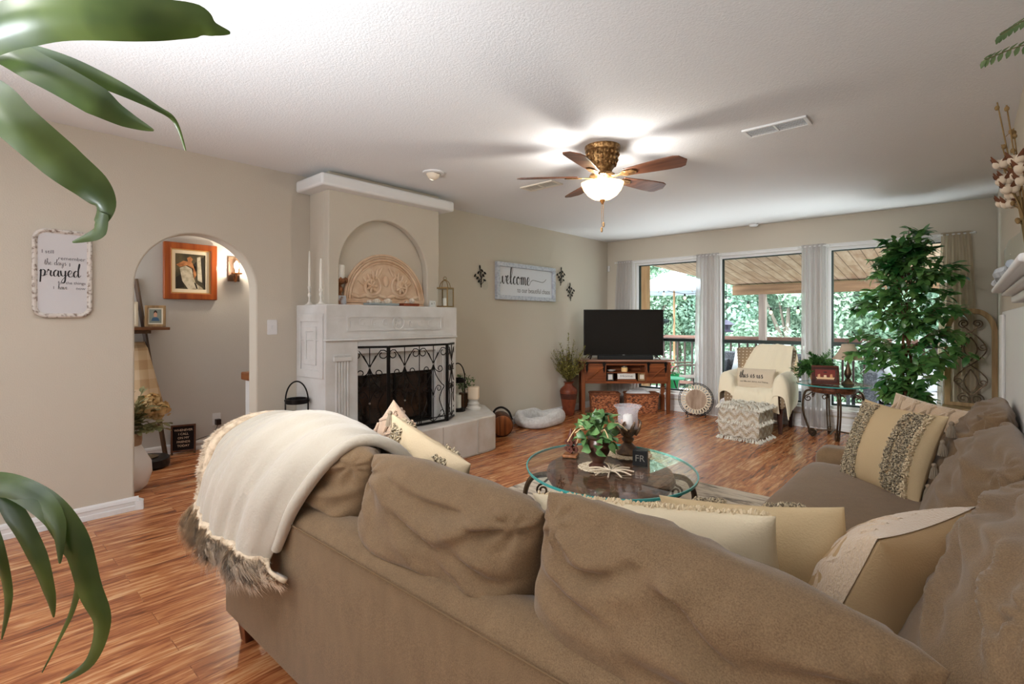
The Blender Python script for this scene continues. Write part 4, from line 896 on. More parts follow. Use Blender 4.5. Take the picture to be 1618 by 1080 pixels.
o_ = nt.nodes.new('ShaderNodeOutputMaterial'); mx = nt.nodes.new('ShaderNodeMixShader'); tp = nt.nodes.new('ShaderNodeBsdfTransparent'); ad = nt.nodes.new('ShaderNodeAddShader'); em = nt.nodes.new('ShaderNodeEmission'); tl = nt.nodes.new('ShaderNodeBsdfTranslucent')
tc = coords(nt, (9, 9, 9)); nn = nt.nodes.new('ShaderNodeTexNoise'); link(nt, tc, 0, nn, 0); rr = ramp(nt, [(.35, C3(255, 214, 140)), (.65, C3(255, 238, 196))]); link(nt, nn, 0, rr, 0); link(nt, rr, 0, em, 0); em.inputs[1].default_value = .40
tl.inputs[0].default_value = C3(222, 180, 118); mx.inputs[0].default_value = .40; tp.inputs[0].default_value = (1, .95, .86, 1)
nt.links.new(em.outputs[0], ad.inputs[0]); nt.links.new(tl.outputs[0], ad.inputs[1]); nt.links.new(tp.outputs[0], mx.inputs[1]); nt.links.new(ad.outputs[0], mx.inputs[2]); nt.links.new(mx.outputs[0], o_.inputs[0])
MB().lathe([(.015, z - .365), (.06, z - .355), (.10, z - .33), (.128, z - .295), (.142, z - .262), (.146, z - .252), (.140, z - .250)], 40, cap=False).build('glass_bowl', m, fan)
MB().lathe([(.004, z - .395), (.010, z - .385), (.018, z - .37), (.022, z - .362), (.01, z - .355)], 20).build('finial', mat('finial_brown', (120, 84, 48), .4, .5), fan)
M_CHAIN = mat('chain_pulls', (150, 120, 84), .4, .5)
for x, y, L in ((.012, -.006, .13), (-.012, .01, .16)):
    b = MB(); b.tube([(x, y, z - .37), (x, y, z - .40 - L)], .0012, 4)
    for k in range(int(L / .006)): b.ball((x, y, z - .39 - .006 * k), .0026, 6, 4)
    b.lathe([(.004, 0), (.008, .008), (.008, .028), (.003, .036)], 10, TR((x, y, z - .39 - L - .034))); b.build('pull_chain', M_CHAIN, fan)
lamp('fan_light', 'POINT', (FX, FY, 2.12), 21, (1.0, .965, .92), shadow_soft_size=.045)
def vent(label, cx, cy, wx, wy, m, rz=0.0):
    t = thing('ceiling_vent', label, 'vent', (cx, cy, H), rz, 'ceiling air vents')
    b = MB(); b.ring([(-wx / 2, -wy / 2), (wx / 2, -wy / 2), (wx / 2, wy / 2), (-wx / 2, wy / 2)], [(-wx / 2 + .02, -wy / 2 + .02), (wx / 2 - .02, -wy / 2 + .02), (wx / 2 - .02, wy / 2 - .02), (-wx / 2 + .02, wy / 2 - .02)], -.012, 0); b.box((0, 0, -.006), (.012, wy - .02, .012)); b.build('grille_frame', m, t, bevel=.002)
    n = int(wy / .02)
    for k in range(1, n): b = MB(); b.box((0, 0, 0), (wx - .04, .014, .002), TR((0, -wy / 2 + wy * k / n, -.006), (.6, 0, 0))); b.build('slat', m, t)
    b = MB(); b.box((0, 0, -.001), (wx - .03, wy - .03, .002)); b.build('duct', mat('vent_shadow', (150, 148, 146), .9), t)
p0, p1 = onZ(1182, 211, H), onZ(1277, 191, H); c_ = (p0 + p1) / 2
vent('white ceiling vent right of the fan above the windows side', c_.x, c_.y - .02, .36, .16, M_TRIM)
p0, p1 = onZ(825, 296, H), onZ(886, 289, H); c_ = (p0 + p1) / 2
vent('cream ceiling vent behind the left fan blade', c_.x, c_.y, .36, .16, mat('cream_vent', (226, 216, 198), .5))
t = thing('eyeball_light', 'lit recessed eyeball spotlight in the ceiling in front of the chimney breast', 'ceiling light', (.895, -4.138, H))
MB().lathe([(.085, 0), (.085, -.012), (.06, -.016), (.058, -.004)], 32, cap=False).build('trim_ring', M_TRIM, t)
MB().lathe([(.058, .0), (.052, -.03), (.03, -.055), (.0, -.062)], 28, TR((0, 0, 0), (0, .35, 0))).build('eyeball', mat('cream_eyeball', (232, 218, 196), .4), t)
MB().lathe([(.03, 0), (.03, .004)], 20, TR((-.035, 0, -.035), (0, .95, 0))).build('bulb_face', mat('spot_bulb', (255, 244, 220), .4, emis=((255, 240, 210), 6.0)), t)
lamp('eyeball_beam', 'SPOT', (.82, -4.138, H - .06), 10, (1.0, .93, .82), (0, -.75, 0), spot_size=1.5, spot_blend=.6, shadow_soft_size=.02)
t = thing('smoke_detector', 'small white round detector on the ceiling near the window wall', 'detector', (2.13, -.10, H))
MB().lathe([(.055, 0), (.055, -.015), (.04, -.03), (.0, -.032)], 24).build('body', M_TRIM, t)

# ============================================================ WINDOW SIDE
M_SHEER = sheer_mat('grey_sheer', (214, 210, 208), .22, .45); M_TANC = sheer_mat('tan_sheer', (206, 190, 166), .10, .4)
def curtain(label, x0, x1, xb0, xb1, m, folds, ph, y=-.075):
    t = thing('curtain', label, 'curtain', ((x0 + x1) / 2, y, 0.02), 0, 'sheer curtains at the windows')
    b = MB()
    def fn(u, v):
        a = x0 + (x1 - x0) * u; c = xb0 + (xb1 - xb0) * u; f = v ** .7; x = a + (c - a) * f
        return (x, y + (.024 + .006 * math.sin(u * 5 + ph)) * math.sin(folds * 2 * PI * u + ph + .5 * math.sin(2.2 * v + ph)) * (.55 + .45 * f), 2.105 - 2.08 * v)
    b.grid(fn, 90, 26); b.build('sheer_panel', m, t, world=True, angle=80)
    b = MB()
    for k in range(40): u = k / 39; p = Vector(fn(u, 0)); b.box((p.x, p.y, 2.112), (abs(x1 - x0) / 34, .012, .03))
    b.build('gathered_heading', m, t, world=True)
    b = MB(); b.tube([(x0 - .03, y, 2.105), (x1 + .03, y, 2.105)], .008, 8); b.tube([(x1 + .02, y, 2.105), (x1 + .02, -.02, 2.105)], .006, 6)
    for q in (x0 - .03, x1 + .03): b.ball((q, y, 2.105), .014, 10, 7)
    b.build('rod', M_TRIM, t, world=True)
    return t
curtain('grey sheer curtain at the left end of the windows behind the television', .21, .45, .10, .46, M_SHEER, 6, .3)
curtain('grey sheer curtain on the post between the left and middle windows', 1.40, 1.69, 1.36, 1.70, M_SHEER, 6, 1.1)
curtain('grey sheer curtain on the post between the middle and right windows', 2.65, 2.89, 2.64, 2.90, M_SHEER, 5, 2.0)
curtain('tan sheer curtain at the right end of the windows behind the ficus', 3.90, 4.12, 3.86, 4.20, M_TANC, 5, .8)

# ------------------------------------------------------------ armchair, throw, cushion, pouf
M_DOTS, nt, bb = nodes_of('dotted_taupe_fabric')
mp = coords(nt, (27, 27, 27)); fr = nt.nodes.new('ShaderNodeVectorMath'); fr.operation = 'FRACTION'; link(nt, mp, 0, fr, 0)
ds = nt.nodes.new('ShaderNodeVectorMath'); ds.operation = 'DISTANCE'; ds.inputs[1].default_value = (.5, .5, .5)
mlt = nt.nodes.new('ShaderNodeVectorMath'); mlt.operation = 'MULTIPLY'; mlt.inputs[1].default_value = (1, 0, 1); link(nt, fr, 0, mlt, 0)
ds.inputs[1].default_value = (.5, 0, .5); link(nt, mlt, 0, ds, 0)
r = ramp(nt, [(.15, C3(214, 202, 182)), (.20, C3(146, 124, 98))]); link(nt, ds, 'Value', r, 0); link(nt, r, 0, bb, 'Base Color'); bb.inputs['Roughness'].default_value = .9
M_CREAMT = mat('cream_knit', (234, 222, 196), .95, sheen=.3, bump=((160, 160, 160), .25)); M_ESP = wood('espresso_wood', (48, 24, 16), (80, 42, 28), 'z', .35)
CX, CY = 2.285, -.37
ch = thing('armchair', 'taupe dotted armchair with dark legs in front of the middle window', 'armchair', (CX, CY, 0), .03)
for sx in (-1, 1):
    for y in (-.27, .24): MB().box((sx * .27, y, .12), (.055, .055, .24), taper=.65).build('leg', M_ESP, ch, bevel=.003)
b = MB(); b.box((0, -.01, .255), (.60, .58, .05)); b.build('seat_rail', M_ESP, ch, bevel=.006)
b = MB(); b.pillow(.54, .56, .18, TR((0, -.03, .36), (PI / 2, 0, 0)), ex=.3, pinch=.01, box=5, wr=.002); b.build('seat', M_DOTS, ch)
b = MB()
def back(u, v):
    w = .235 + .075 * v; x = (2 * u - 1) * w; return (x, .20 + .09 * v - .09 * (abs(2 * u - 1) ** 2.5), .28 + .63 * v + .012 * math.sin(PI * u))
b.grid(back, 22, 18); b.build('backrest', M_DOTS, ch, solid=.09, bevel=.0)
for sx in (-1, 1):
    b = MB(); b.pillow(.52, .34, .10, TR((sx * .285, -.04, .45), (0, 0, PI / 2)), ex=.28, pinch=.01, box=6, wr=.002); b.build('arm', M_DOTS, ch)
def sheet(b, rows, nu, nv, fold=.012, fr=7, seed=0):
    """draped cloth through rows of control points"""
    R = [smooth_path(r_, 8) for r_ in rows]; n = len(R[0])
    cols = [smooth_path([R[j][i] for j in range(len(R))], 8) for i in range(n)]
    mrow = len(cols[0])
    def fn(u, v):
        fi = u * (n - 1); i = min(int(fi), n - 2); a = fi - i; fj = v * (mrow - 1); j = min(int(fj), mrow - 2); c = fj - j
        p = (cols[i][j] * (1 - a) + cols[i + 1][j] * a) * (1 - c) + (cols[i][j + 1] * (1 - a) + cols[i + 1][j + 1] * a) * c
        q = noise.noise(Vector((u * fr, v * 1.6, seed))) + .5 * noise.noise(Vector((u * fr * 2.2 + 4, v * 2.2, seed + 9)))
        du = (cols[min(i + 1, n - 1)][j] - cols[max(i - 1, 0)][j]); dv = (cols[i][min(j + 1, mrow - 1)] - cols[i][max(j - 1, 0)]); nn_ = du.cross(dv)
        if nn_.length > 1e-9: p = p + nn_.normalized() * (q * fold)
        return p
    b.grid(fn, nu, nv); return fn
tw = thing('knit_throw', 'cream knit throw draped over the dotted armchair', 'throw', (CX, CY, .40))
b = MB()
def L(x, y, z): return (CX + x, CY + y, z)
sheet(b, [[L(-.10, .30, .55), L(.08, .32, .5), L(.24, .31, .5), L(.34, .28, .5)],
          [L(-.12, .30, .80), L(.06, .33, .80), L(.22, .32, .82), L(.33, .28, .80)],
          [L(-.10, .22, .95), L(.05, .225, .965), L(.20, .215, .955), L(.31, .18, .95)],
          [L(-.17, .13, .80), L(.0, .14, .80), L(.17, .13, .80), L(.30, .10, .78)],
          [L(-.24, .07, .62), L(-.04, .09, .60), L(.15, .09, .58), L(.30, .06, .66)],
          [L(-.26, -.02, .48), L(-.05, .0, .475), L(.13, .0, .475), L(.27, -.02, .56)]], 50, 60, .016, 6, 3); b.build('back_drape', M_CREAMT, tw, world=True, solid=.012, angle=80)
b = MB()
sheet(b, [[L(-.355, .16, .36), L(-.36, 0, .36), L(-.36, -.2, .33), L(-.355, -.33, .32), L(-.35, -.36, .28)],
          [L(-.355, .16, .58), L(-.36, 0, .60), L(-.36, -.2, .59), L(-.35, -.325, .56), L(-.34, -.37, .40)],
          [L(-.29, .17, .655), L(-.29, .0, .655), L(-.29, -.2, .65), L(-.29, -.32, .625), L(-.29, -.38, .44)],
          [L(-.225, .15, .60), L(-.22, .0, .60), L(-.22, -.2, .595), L(-.22, -.33, .57), L(-.225, -.375, .42)],
          [L(-.19, .12, .475), L(-.18, .0, .47), L(-.17, -.2, .475), L(-.17, -.335, .46), L(-.17, -.375, .38)],
          [L(.05, .12, .47), L(.05, .0, .475), L(.05, -.2, .485), L(.05, -.34, .45), L(.05, -.385, .36)],
          [L(.18, .12, .475), L(.18, .0, .475), L(.18, -.2, .49), L(.20, -.35, .43), L(.2, -.385, .35)],
          [L(.225, .12, .60), L(.225, .0, .60), L(.225, -.2, .60), L(.24, -.34, .57), L(.24, -.38, .42)],
          [L(.29, .15, .66), L(.29, .0, .66), L(.29, -.2, .655), L(.30, -.33, .62), L(.30, -.38, .43)],
          [L(.355, .15, .56), L(.36, .0, .56), L(.36, -.2, .55), L(.36, -.33, .50), L(.35, -.37, .38)],
          [L(.36, .15, .34), L(.37, .0, .30), L(.375, -.2, .26), L(.385, -.34, .22), L(.385, -.37, .18)]], 36, 90, .010, 5, 1); b.build('seat_drape', M_CREAMT, tw, world=True, solid=.012, angle=80)
b = MB()
sheet(b, [[L(-.18, -.30, .485), L(-.02, -.31, .49), L(.12, -.31, .49), L(.26, -.30, .50)], [L(-.19, -.36, .44), L(-.02, -.37, .44), L(.13, -.375, .43), L(.28, -.36, .45)], [L(-.19, -.375, .34), L(-.03, -.385, .33), L(.14, -.40, .31), L(.29, -.38, .33)], [L(-.18, -.38, .28), L(-.03, -.385, .29), L(.10, -.395, .27), L(.30, -.39, .24)]], 40, 24, .014, 6, 7); b.build('front_drape', M_CREAMT, tw, world=True, solid=.012, angle=80)
M_LUMB = mat('oatmeal_linen', (206, 190, 168), .9, bump=((200, 200, 200), .2))
lp = thing('lumbar_pillow', 'oatmeal lumbar pillow lettered this is us on the armchair', 'pillow', (CX - .02, CY - .13, .575), .04)
T = TR((0, 0, 0), (-.35, 0, 0)); b = MB(); b.pillow(.42, .25, .11, T, pinch=.05, seed=2, wr=.004); b.build('cover', M_LUMB, lp)
def on_pillow(mb, w, h, t, T, pinch=.05):
    out = []
    for v in mb.v:
        u = max(-1, min(1, v.x / (w / 2))); q = max(-1, min(1, v.y / (h / 2))); th = math.sqrt(max(1 - u * u, 0) * max(1 - q * q, 0)); out.append(T @ Vector((v.x, -(t / 2 * th + .009), v.y)))
    mb.v = out; return mb
b = MB(); script_word(b, 'this is us', -.165, -.005, .040, None, .08, .22); on_pillow(b, .42, .25, .11, T).build('script_lettering', M_DARKTXT, lp, smooth=False)
b = MB(); print_text(b, 'our life, our story, our home', 0, -.055, .026, None, 'CENTER', stretch=.98); on_pillow(b, .42, .25, .11, T).build('printed_lettering', M_DARKTXT, lp, smooth=False)
def boho():
    m, nt, bb = nodes_of('tufted_boho_weave'); mp = coords(nt); sp = nt.nodes.new('ShaderNodeSeparateXYZ'); link(nt, mp, 0, sp, 0)
    ad = nt.nodes.new('ShaderNodeMath'); ad.operation = 'ADD'; link(nt, sp, 'X', ad, 0); link(nt, sp, 'Y', ad, 1)
    pp = nt.nodes.new('ShaderNodeMath'); pp.operation = 'PINGPONG'; pp.inputs[1].default_value = .06; link(nt, ad, 0, pp, 0)
    sb = nt.nodes.new('ShaderNodeMath'); sb.operation = 'SUBTRACT'; link(nt, sp, 'Z', sb, 0); link(nt, pp, 0, sb, 1)
    ml = nt.nodes.new('ShaderNodeMath'); ml.operation = 'MULTIPLY'; ml.inputs[1].default_value = 75; link(nt, sb, 0, ml, 0); sn = nt.nodes.new('ShaderNodeMath'); sn.operation = 'SINE'; link(nt, ml, 0, sn, 0)
    n = nt.nodes.new('ShaderNodeTexNoise'); m2 = coords(nt, (90, 90, 90)); n.inputs['Scale'].default_value = 1; link(nt, m2, 0, n, 0)
    a2 = nt.nodes.new('ShaderNodeMath'); a2.operation = 'MULTIPLY_ADD'; a2.inputs[1].default_value = 4.2; link(nt, n, 0, a2, 0); link(nt, sn, 0, a2, 2)
    r = ramp(nt, [(.10, C3(188, 164, 130)), (.85, C3(232, 228, 218))]); dv = nt.nodes.new('ShaderNodeMath'); dv.operation = 'MULTIPLY'; dv.inputs[1].default_value = .24; link(nt, a2, 0, dv, 0); link(nt, dv, 0, r, 0); link(nt, r, 0, bb, 'Base Color'); bb.inputs['Roughness'].default_value = .95
    bp = nt.nodes.new('ShaderNodeBump'); bp.inputs['Strength'].default_value = .7; bp.inputs['Distance'].default_value = .02; link(nt, a2, 0, bp, 'Height'); link(nt, bp, 0, bb, 'Normal'); return m
M_BOHO = boho(); M_TUFT = mat('ivory_tufts', (226, 222, 210), .95)
pf = thing('floor_pouf', 'square tufted ivory and tan woven pouf on the floor before the armchair', 'pouf', (2.33, -1.05, 0), -.06)
b = MB(); b.pillow(.42, .42, .37, TR((0, 0, .185), (PI / 2, 0, 0)), ex=.16, pinch=.0, box=6, wr=.006, n=26); b.build('body', M_BOHO, pf, angle=70)
b = MB(); random.seed(3)
for zz, n_ in ((.02, 300), (.19, 300), (.345, 400)):
    for k in range(n_):
        s_ = random.uniform(0, 4); e = int(s_); q = (s_ - e - .5) * .42; x, y = ((q, -.212), (.212, q), (-q, .212), (-.212, -q))[e]
        d = Vector(((x / .21) ** 7, (y / .21) ** 7, random.uniform(-.9, .3))); b.tube([(x * .98, y * .98, zz + random.uniform(-.015, .02)), Vector((x, y, zz)) + d * .018 + Vector((random.uniform(-.01, .01), random.uniform(-.01, .01), -.012))], .0032, 4)
for k in range(420):
    x, y = random.uniform(-.2, .2), random.uniform(-.2, .2)
    if abs((x + y) % .12 - .06) < .03: b.tube([(x, y, .355), (x + random.uniform(-.012, .012), y + random.uniform(-.012, .012), .376)], .004, 4)
b.build('tufts', M_TUFT, pf)
# round tray on an iron stand
t = thing('round_tray', 'round wood tray with a woven rim propped on a black iron stand under the window', 'tray', (1.47, -.25, 0), .5)
T = TR((0, .0, .225), (PI / 2 - .22, 0, 0))
MB().lathe([(.0, .0), (.125, .0), (.13, .012), (.0, .014)], 36, T).build('wood_face', wood('grey_tan_planks', (138, 112, 92), (176, 152, 132), 'z', .7, 26), t)
b = MB()
for k in range(28):
    a = 2 * PI * k / 28; c = Vector((.158 * math.cos(a), .158 * math.sin(a), .008)); b.tube([T @ (c + Vector((.032 * math.cos(w) * math.cos(a) - .014 * math.sin(w) * math.sin(a), .032 * math.cos(w) * math.sin(a) + .014 * math.sin(w) * math.cos(a), 0))) for w in [2 * PI * j / 10 for j in range(10)]], .006, 5, closed=True)
b.build('woven_rim', mat('ivory_rattan', (226, 210, 186), .8), t)
b = MB()
for r_ in (.198, .215): b.tube([T @ p for p in circle3((0, 0, .0), r_, 'xy', 40)], .004, 6, closed=True)
for k in range(40): a = 2 * PI * k / 40; b.tube([T @ Vector((.198 * math.cos(a), .198 * math.sin(a), 0)), T @ Vector((.215 * math.cos(a + .06), .215 * math.sin(a + .06), 0))], .0018, 4)
b.build('wire_rim', M_BLACKMET, t)
b = MB()
for q in (-.11, .11): b.tube([(q, -.05, 0), (q, -.06, .03), (q, -.005, .04), (q, .07, .28)], .005, 6); b.tube([(q, .07, .28), (q, .13, .0)], .005, 6)
b.tube([(-.11, .07, .25), (.11, .07, .25)], .004, 6); b.tube([(-.11, -.04, .035), (.11, -.04, .035)], .004, 6); b.build('stand', M_BLACKMET, t)

# ------------------------------------------------------------ iron and glass tables
M_TABGL = glass_mat('table_glass', (.95, .985, .98), .34); M_GLEDGE = mat('green_glass_edge', (64, 150, 146), .12, spec=.7)
M_TOOLED = mat('tooled_brown_apron', (74, 42, 28), .4, noise_=((26, 26, 60), (116, 72, 48), .42, .66, 4), bump=((30, 30, 30), .5))
def iron_leg(Rt, Rb, Rf, zt, ang, foot=.045, w=.013):
    b = MB(); ca, sa = math.cos(ang), math.sin(ang)
    def P(r_, z_): return (ca * r_, sa * r_, z_)
    def sp_(rc, zc, r0, r1, a0, a1): return [P(rc + (r0 + (r1 - r0) * k / 15) * math.cos(a0 + (a1 - a0) * k / 15), zc + (r0 + (r1 - r0) * k / 15) * math.sin(a0 + (a1 - a0) * k / 15)) for k in range(16)]
    for off in (-.011, .011):
        o = Vector((-sa * off, ca * off, 0)); pts = [P(Rt, zt), P(Rt + (Rb - Rt) * .7, zt - .02), P(Rb, zt * .74), P(Rb * .98, zt * .5), P(Rf + (Rb - Rf) * .55, zt * .25), P(Rf + foot * .3, .012)]
        b.tube([Vector(p) + o for p in smooth_path(pts, 6)] + [Vector(p) + o for p in sp_(Rf + foot * .2, foot + .002, foot, foot * .25, -PI / 2, -PI / 2 - 3.2 * PI)], w * .75, 6)
    b.tube([P(Rt - .01, zt - .015), P(Rt + .03, zt - .05)] + sp_(Rt + .035, zt - .09, .035, .012, PI / 2, PI / 2 - 2.6 * PI), .006, 6)
    return b
def glass_top(t, rx, ry, z, rz=0.0):
    T = TR((0, 0, z), (0, 0, rz)); b = MB(); b.prism([(p[0] * .985, p[1] * .985) for p in circ(64, rx, ry)], -.012, 0, T); g = b.build('glass_top', M_TABGL, t, smooth=False)
    b = MB(); b.ring(circ(64, rx, ry), circ(64, rx * .985, ry * .985), -.012, -.0005, T); b.build('glass_edge', M_GLEDGE, g)
SX, SY, SZ = 3.03, -.43, .575
t = thing('side_table', 'small glass-topped side table with scrolled iron legs by the right window', 'side table', (SX, SY, 0))
glass_top(t, .345, .345, SZ)
MB().lathe([(.205, SZ - .013), (.225, SZ - .02), (.232, SZ - .05), (.215, SZ - .085), (.19, SZ - .095)], 40).build('apron', M_TOOLED, t)
for k in range(4): iron_leg(.20, .285, .19, SZ - .075, .35 + PI / 2 * k).build('leg', M_BRONZE, t)
b = MB(); b.tube([(.0, -.17, .06), (0, 0, .075), (0, .17, .06)], .008, 6, sub=4); b.tube([(-.17, 0, .06), (0, 0, .075), (.17, 0, .06)], .008, 6, sub=4); b.build('stretcher', M_BRONZE, t, )
b = MB()
for k in range(8): a = .35 + PI / 4 * k + .2; b.tube([Vector((math.cos(a) * .2, math.sin(a) * .2, SZ - .13)) + Vector((math.cos(a + PI / 2) * r_, math.sin(a + PI / 2) * r_, z_)) for r_, z_ in [((.03 - .0014 * j) * math.cos(j * .45), (.03 - .0014 * j) * math.sin(j * .45)) for j in range(16)]], .005, 5)
b.build('apron_scrolls', M_BRONZE, t)
t = thing('table_lamp', 'small table lamp with a beige bell shade on the glass side table', 'lamp', (SX + .13, SY + .02, SZ + .001))
MB().lathe([(.06, 0), (.062, .01), (.045, .02), (.03, .045), (.016, .06), (.024, .075), (.036, .11), (.032, .14), (.016, .19), (.011, .215), (.022, .222), (.01, .23), (.008, .30)], 28).build('base', M_BRONZE, t)
MB().lathe([(.142, .265), (.115, .30), (.085, .35), (.062, .40), (.057, .425)], 36, cap=False).build('lamp_shade', sheer_mat('beige_shade', (196, 176, 156), 0.0, .15), t, solid=.004)
MB().lathe([(.003, .30), (.003, .43), (.009, .438), (.001, .45)], 10).build('finial', M_BRONZE, t)
photo_frame('picture_frame', 'dark brown frame with a warm red picture on the glass side table', (SX - .045, SY - .16, SZ + .001), .30, .25, .20, wood('dark_red_frame', (58, 26, 20), (92, 46, 34), 'x', .3), .03, [((122, 44, 34), [(-.36, .42), (.36, .42), (.36, .78), (-.36, .78)]), ((226, 190, 150), [(-.3, .28), (.3, .28), (.34, .38), (-.34, .38)]), ((214, 160, 116), [(-.28, .38), (-.18, .38), (-.19, .55), (-.27, .52)]), ((232, 204, 170), [(-.06, .38), (.05, .38), (.04, .5), (-.05, .5)]), ((214, 150, 104), [(.16, .38), (.27, .38), (.25, .56), (.18, .54)])], (104, 58, 42), mm=mat('frame_mat_dark', (70, 36, 28), .5), lean=.2)
M_FERN = leaf_mat('fern_green', (40, 86, 36), (88, 132, 66), .5)
t = thing('potted_greenery', 'bushy green plant in a tan pot at the left of the glass side table', 'plant', (SX - .17, SY + .03, SZ + .001))
MB().lathe([(.035, 0), (.05, .03), (.062, .09), (.06, .11), (.066, .115)], 24).build('pot', mat('tan_pot', (188, 152, 104), .5), t)
random.seed(21); b = MB()
for k in range(60):
    a = random.uniform(0, 2 * PI); e = random.uniform(.05, 1.4); Ln = random.uniform(.12, .24); d = Vector((math.cos(a) * math.cos(e), math.sin(a) * math.cos(e), math.sin(e)))
    P = smooth_path([Vector((0, 0, .10)), Vector((0, 0, .13)) + d * Ln * .6, Vector((0, 0, .10)) + d * Ln + Vector((0, 0, -.06 * math.cos(e)))], 6); b.tube(P, .0015, 4)
    for p in P[4:]:
        for q in range(3): b.leaf(p, d + Vector((random.uniform(-1, 1), random.uniform(-1, 1), random.uniform(-.8, .8))), (random.uniform(-.5, .5), random.uniform(-.5, .5), 1), random.uniform(.03, .06), .02, .3, n=4)
for k in range(12):
    a = random.uniform(-.6, 2.2); P = smooth_path([Vector((0, 0, .11)), Vector((.06 * math.cos(a), .06 * math.sin(a), .24)), Vector((.15 * math.cos(a), .10 * math.sin(a), random.uniform(.24, .36)))], 5); b.tube(P, .0016, 4)
    for p in P[3:]:
        for q in (-1, 1): b.leaf(p, (random.uniform(-1, 1), random.uniform(-1, 1), .6), (0, 0, 1), .05, .008, .2, n=3)
b.build('foliage', M_FERN, t)

# ------------------------------------------------------------ ficus
M_FIC = leaf_mat('ficus_leaf', (40, 96, 44), (112, 156, 84), .32, .2, 7)
FXX, FYY = 3.66, -.56
t = thing('ficus_tree', 'tall artificial ficus tree in front of the right window', 'tree', (FXX, FYY, 0))
random.seed(31)
MB().lathe([(.12, 0), (.15, .03), (.165, .26), (.155, .28), (.14, .26), (.02, .25)], 32).build('pot', mat('dark_basket_pot', (78, 58, 42), .8, bump=((20, 20, 120), .6)), t)
b = MB()
for k in range(3): b.tube([(.03 * math.cos(2.1 * k + .9 * j), .03 * math.sin(2.1 * k + .9 * j), .24 + .13 * j) for j in range(9)], [.017, .014, .010], 7, sub=3)
M_BARK = mat('ficus_bark', (104, 70, 46), .8, noise_=((30, 30, 12), (70, 48, 34), .4, .7, 4))
c = MB()
for k in range(112):
    z = random.uniform(.45, 2.0); f = (z - .45) / 1.6; rmax = .52 * math.sin(PI * min(1, .10 + .86 * f)) ** .55 * (1.0 if z < 1.75 else .75); 
    if z < .8: rmax *= .70
    a = random.uniform(0, 2 * PI); r_ = rmax * random.uniform(.55, 1.0); p0 = Vector((.02 * math.cos(a), .02 * math.sin(a), z - .12)); ry = .62
    p2 = Vector((r_ * math.cos(a), r_ * math.sin(a) * .85, z + random.uniform(-.10, .10))); p1 = p0.lerp(p2, .55) + Vector((0, 0, .09)); P = smooth_path([p0, p1, p2], 7); b.tube(P, [.005, .0025, .001], 5)
    for j, p in enumerate(P[3:]):
        for q in range(2):
            d = (p2 - p0).normalized() * .6 + Vector((random.uniform(-1, 1), random.uniform(-1, 1), random.uniform(-.9, .25))); c.leaf(p + Vector((random.uniform(-.02, .02),) * 3), d, Vector((random.uniform(-.4, .4), random.uniform(-.7, .2), 1)), random.uniform(.075, .115), random.uniform(.042, .060), .3, .2, n=5)
for (x, y, z) in ((.02, -.05, 2.14), (-.16, .0, 1.98), (.16, .02, 2.02), (-.28, 0, 1.86)):
    P = smooth_path([Vector((0, 0, 1.4)), Vector((x * .6, y * .6, z - .25)), Vector((x, y, z))], 8); b.tube(P, .003, 5)
    for p in P[7:]:
        for q in range(3): c.leaf(p, Vector((random.uniform(-1, 1), random.uniform(-1, 1), random.uniform(-.5, .7))), Vector((random.uniform(-.4, .4), -.5, 1)), random.uniform(.06, .09), .036, .3, .2, n=5)
b.build('branches', M_BARK, t); c.build('foliage', M_FIC, t)

# ------------------------------------------------------------ arched panel on a black cabinet
M_ARCHW = wood('weathered_tan_wood', (140, 108, 74), (190, 158, 118), 'z', .7, 24)
t = thing('small_cabinet', 'low black cabinet under the arched panel in the right corner', 'cabinet', (4.10, -.24, 0))
MB().box((0, 0, .205), (.36, .28, .39)).build('body', mat('black_cabinet', (38, 36, 36), .5), t, bevel=.004)
MB().box((0, -.005, .407), (.38, .30, .022)).build('top', M_ARCHW, t, bevel=.004)
b = MB(); b.ring([(-.17, .02), (.17, .02), (.17, .39), (-.17, .39)], [(-.13, .06), (.13, .06), (.13, .35), (-.13, .35)], 0, .008, TR((0, -.14, 0)) @ MYN); b.ball((.14, -.155, .22), .012); b.build('door_frame', mat('black_cabinet_trim', (48, 46, 45), .45), t)
t = thing('arched_wall_decor', 'arched wood wall panel with scrolled iron on the black cabinet in the right corner', 'wall decor', (4.12, -.16, .419))
def garch(w, h, n=14):
    s_ = h - w * .62; L_ = [(-w / 2, 0), (w / 2, 0)]
    R_ = [(w / 2 * math.cos(PI / 2 * k / n) ** .8, s_ + (h - s_) * math.sin(PI / 2 * k / n) ** 1.05) for k in range(n + 1)]
    return L_ + R_ + [(-x, y) for x, y in R_[-2::-1]]
T = TR((0, 0, 0), (-.05, 0, 0)) @ MYN; o_, i_ = garch(.385, .945), garch(.295, .865); i_ = [(x, y + .035) for x, y in i_]
b = MB(); b.ring(o_, i_, 0, .035, T); b.build('frame', M_ARCHW, t, bevel=.004)
b = MB(); W = .018
def S(pts, r_=.0055): b.tube([T @ Vector((x, y, W)) for x, y in pts], r_, 6, sub=5)
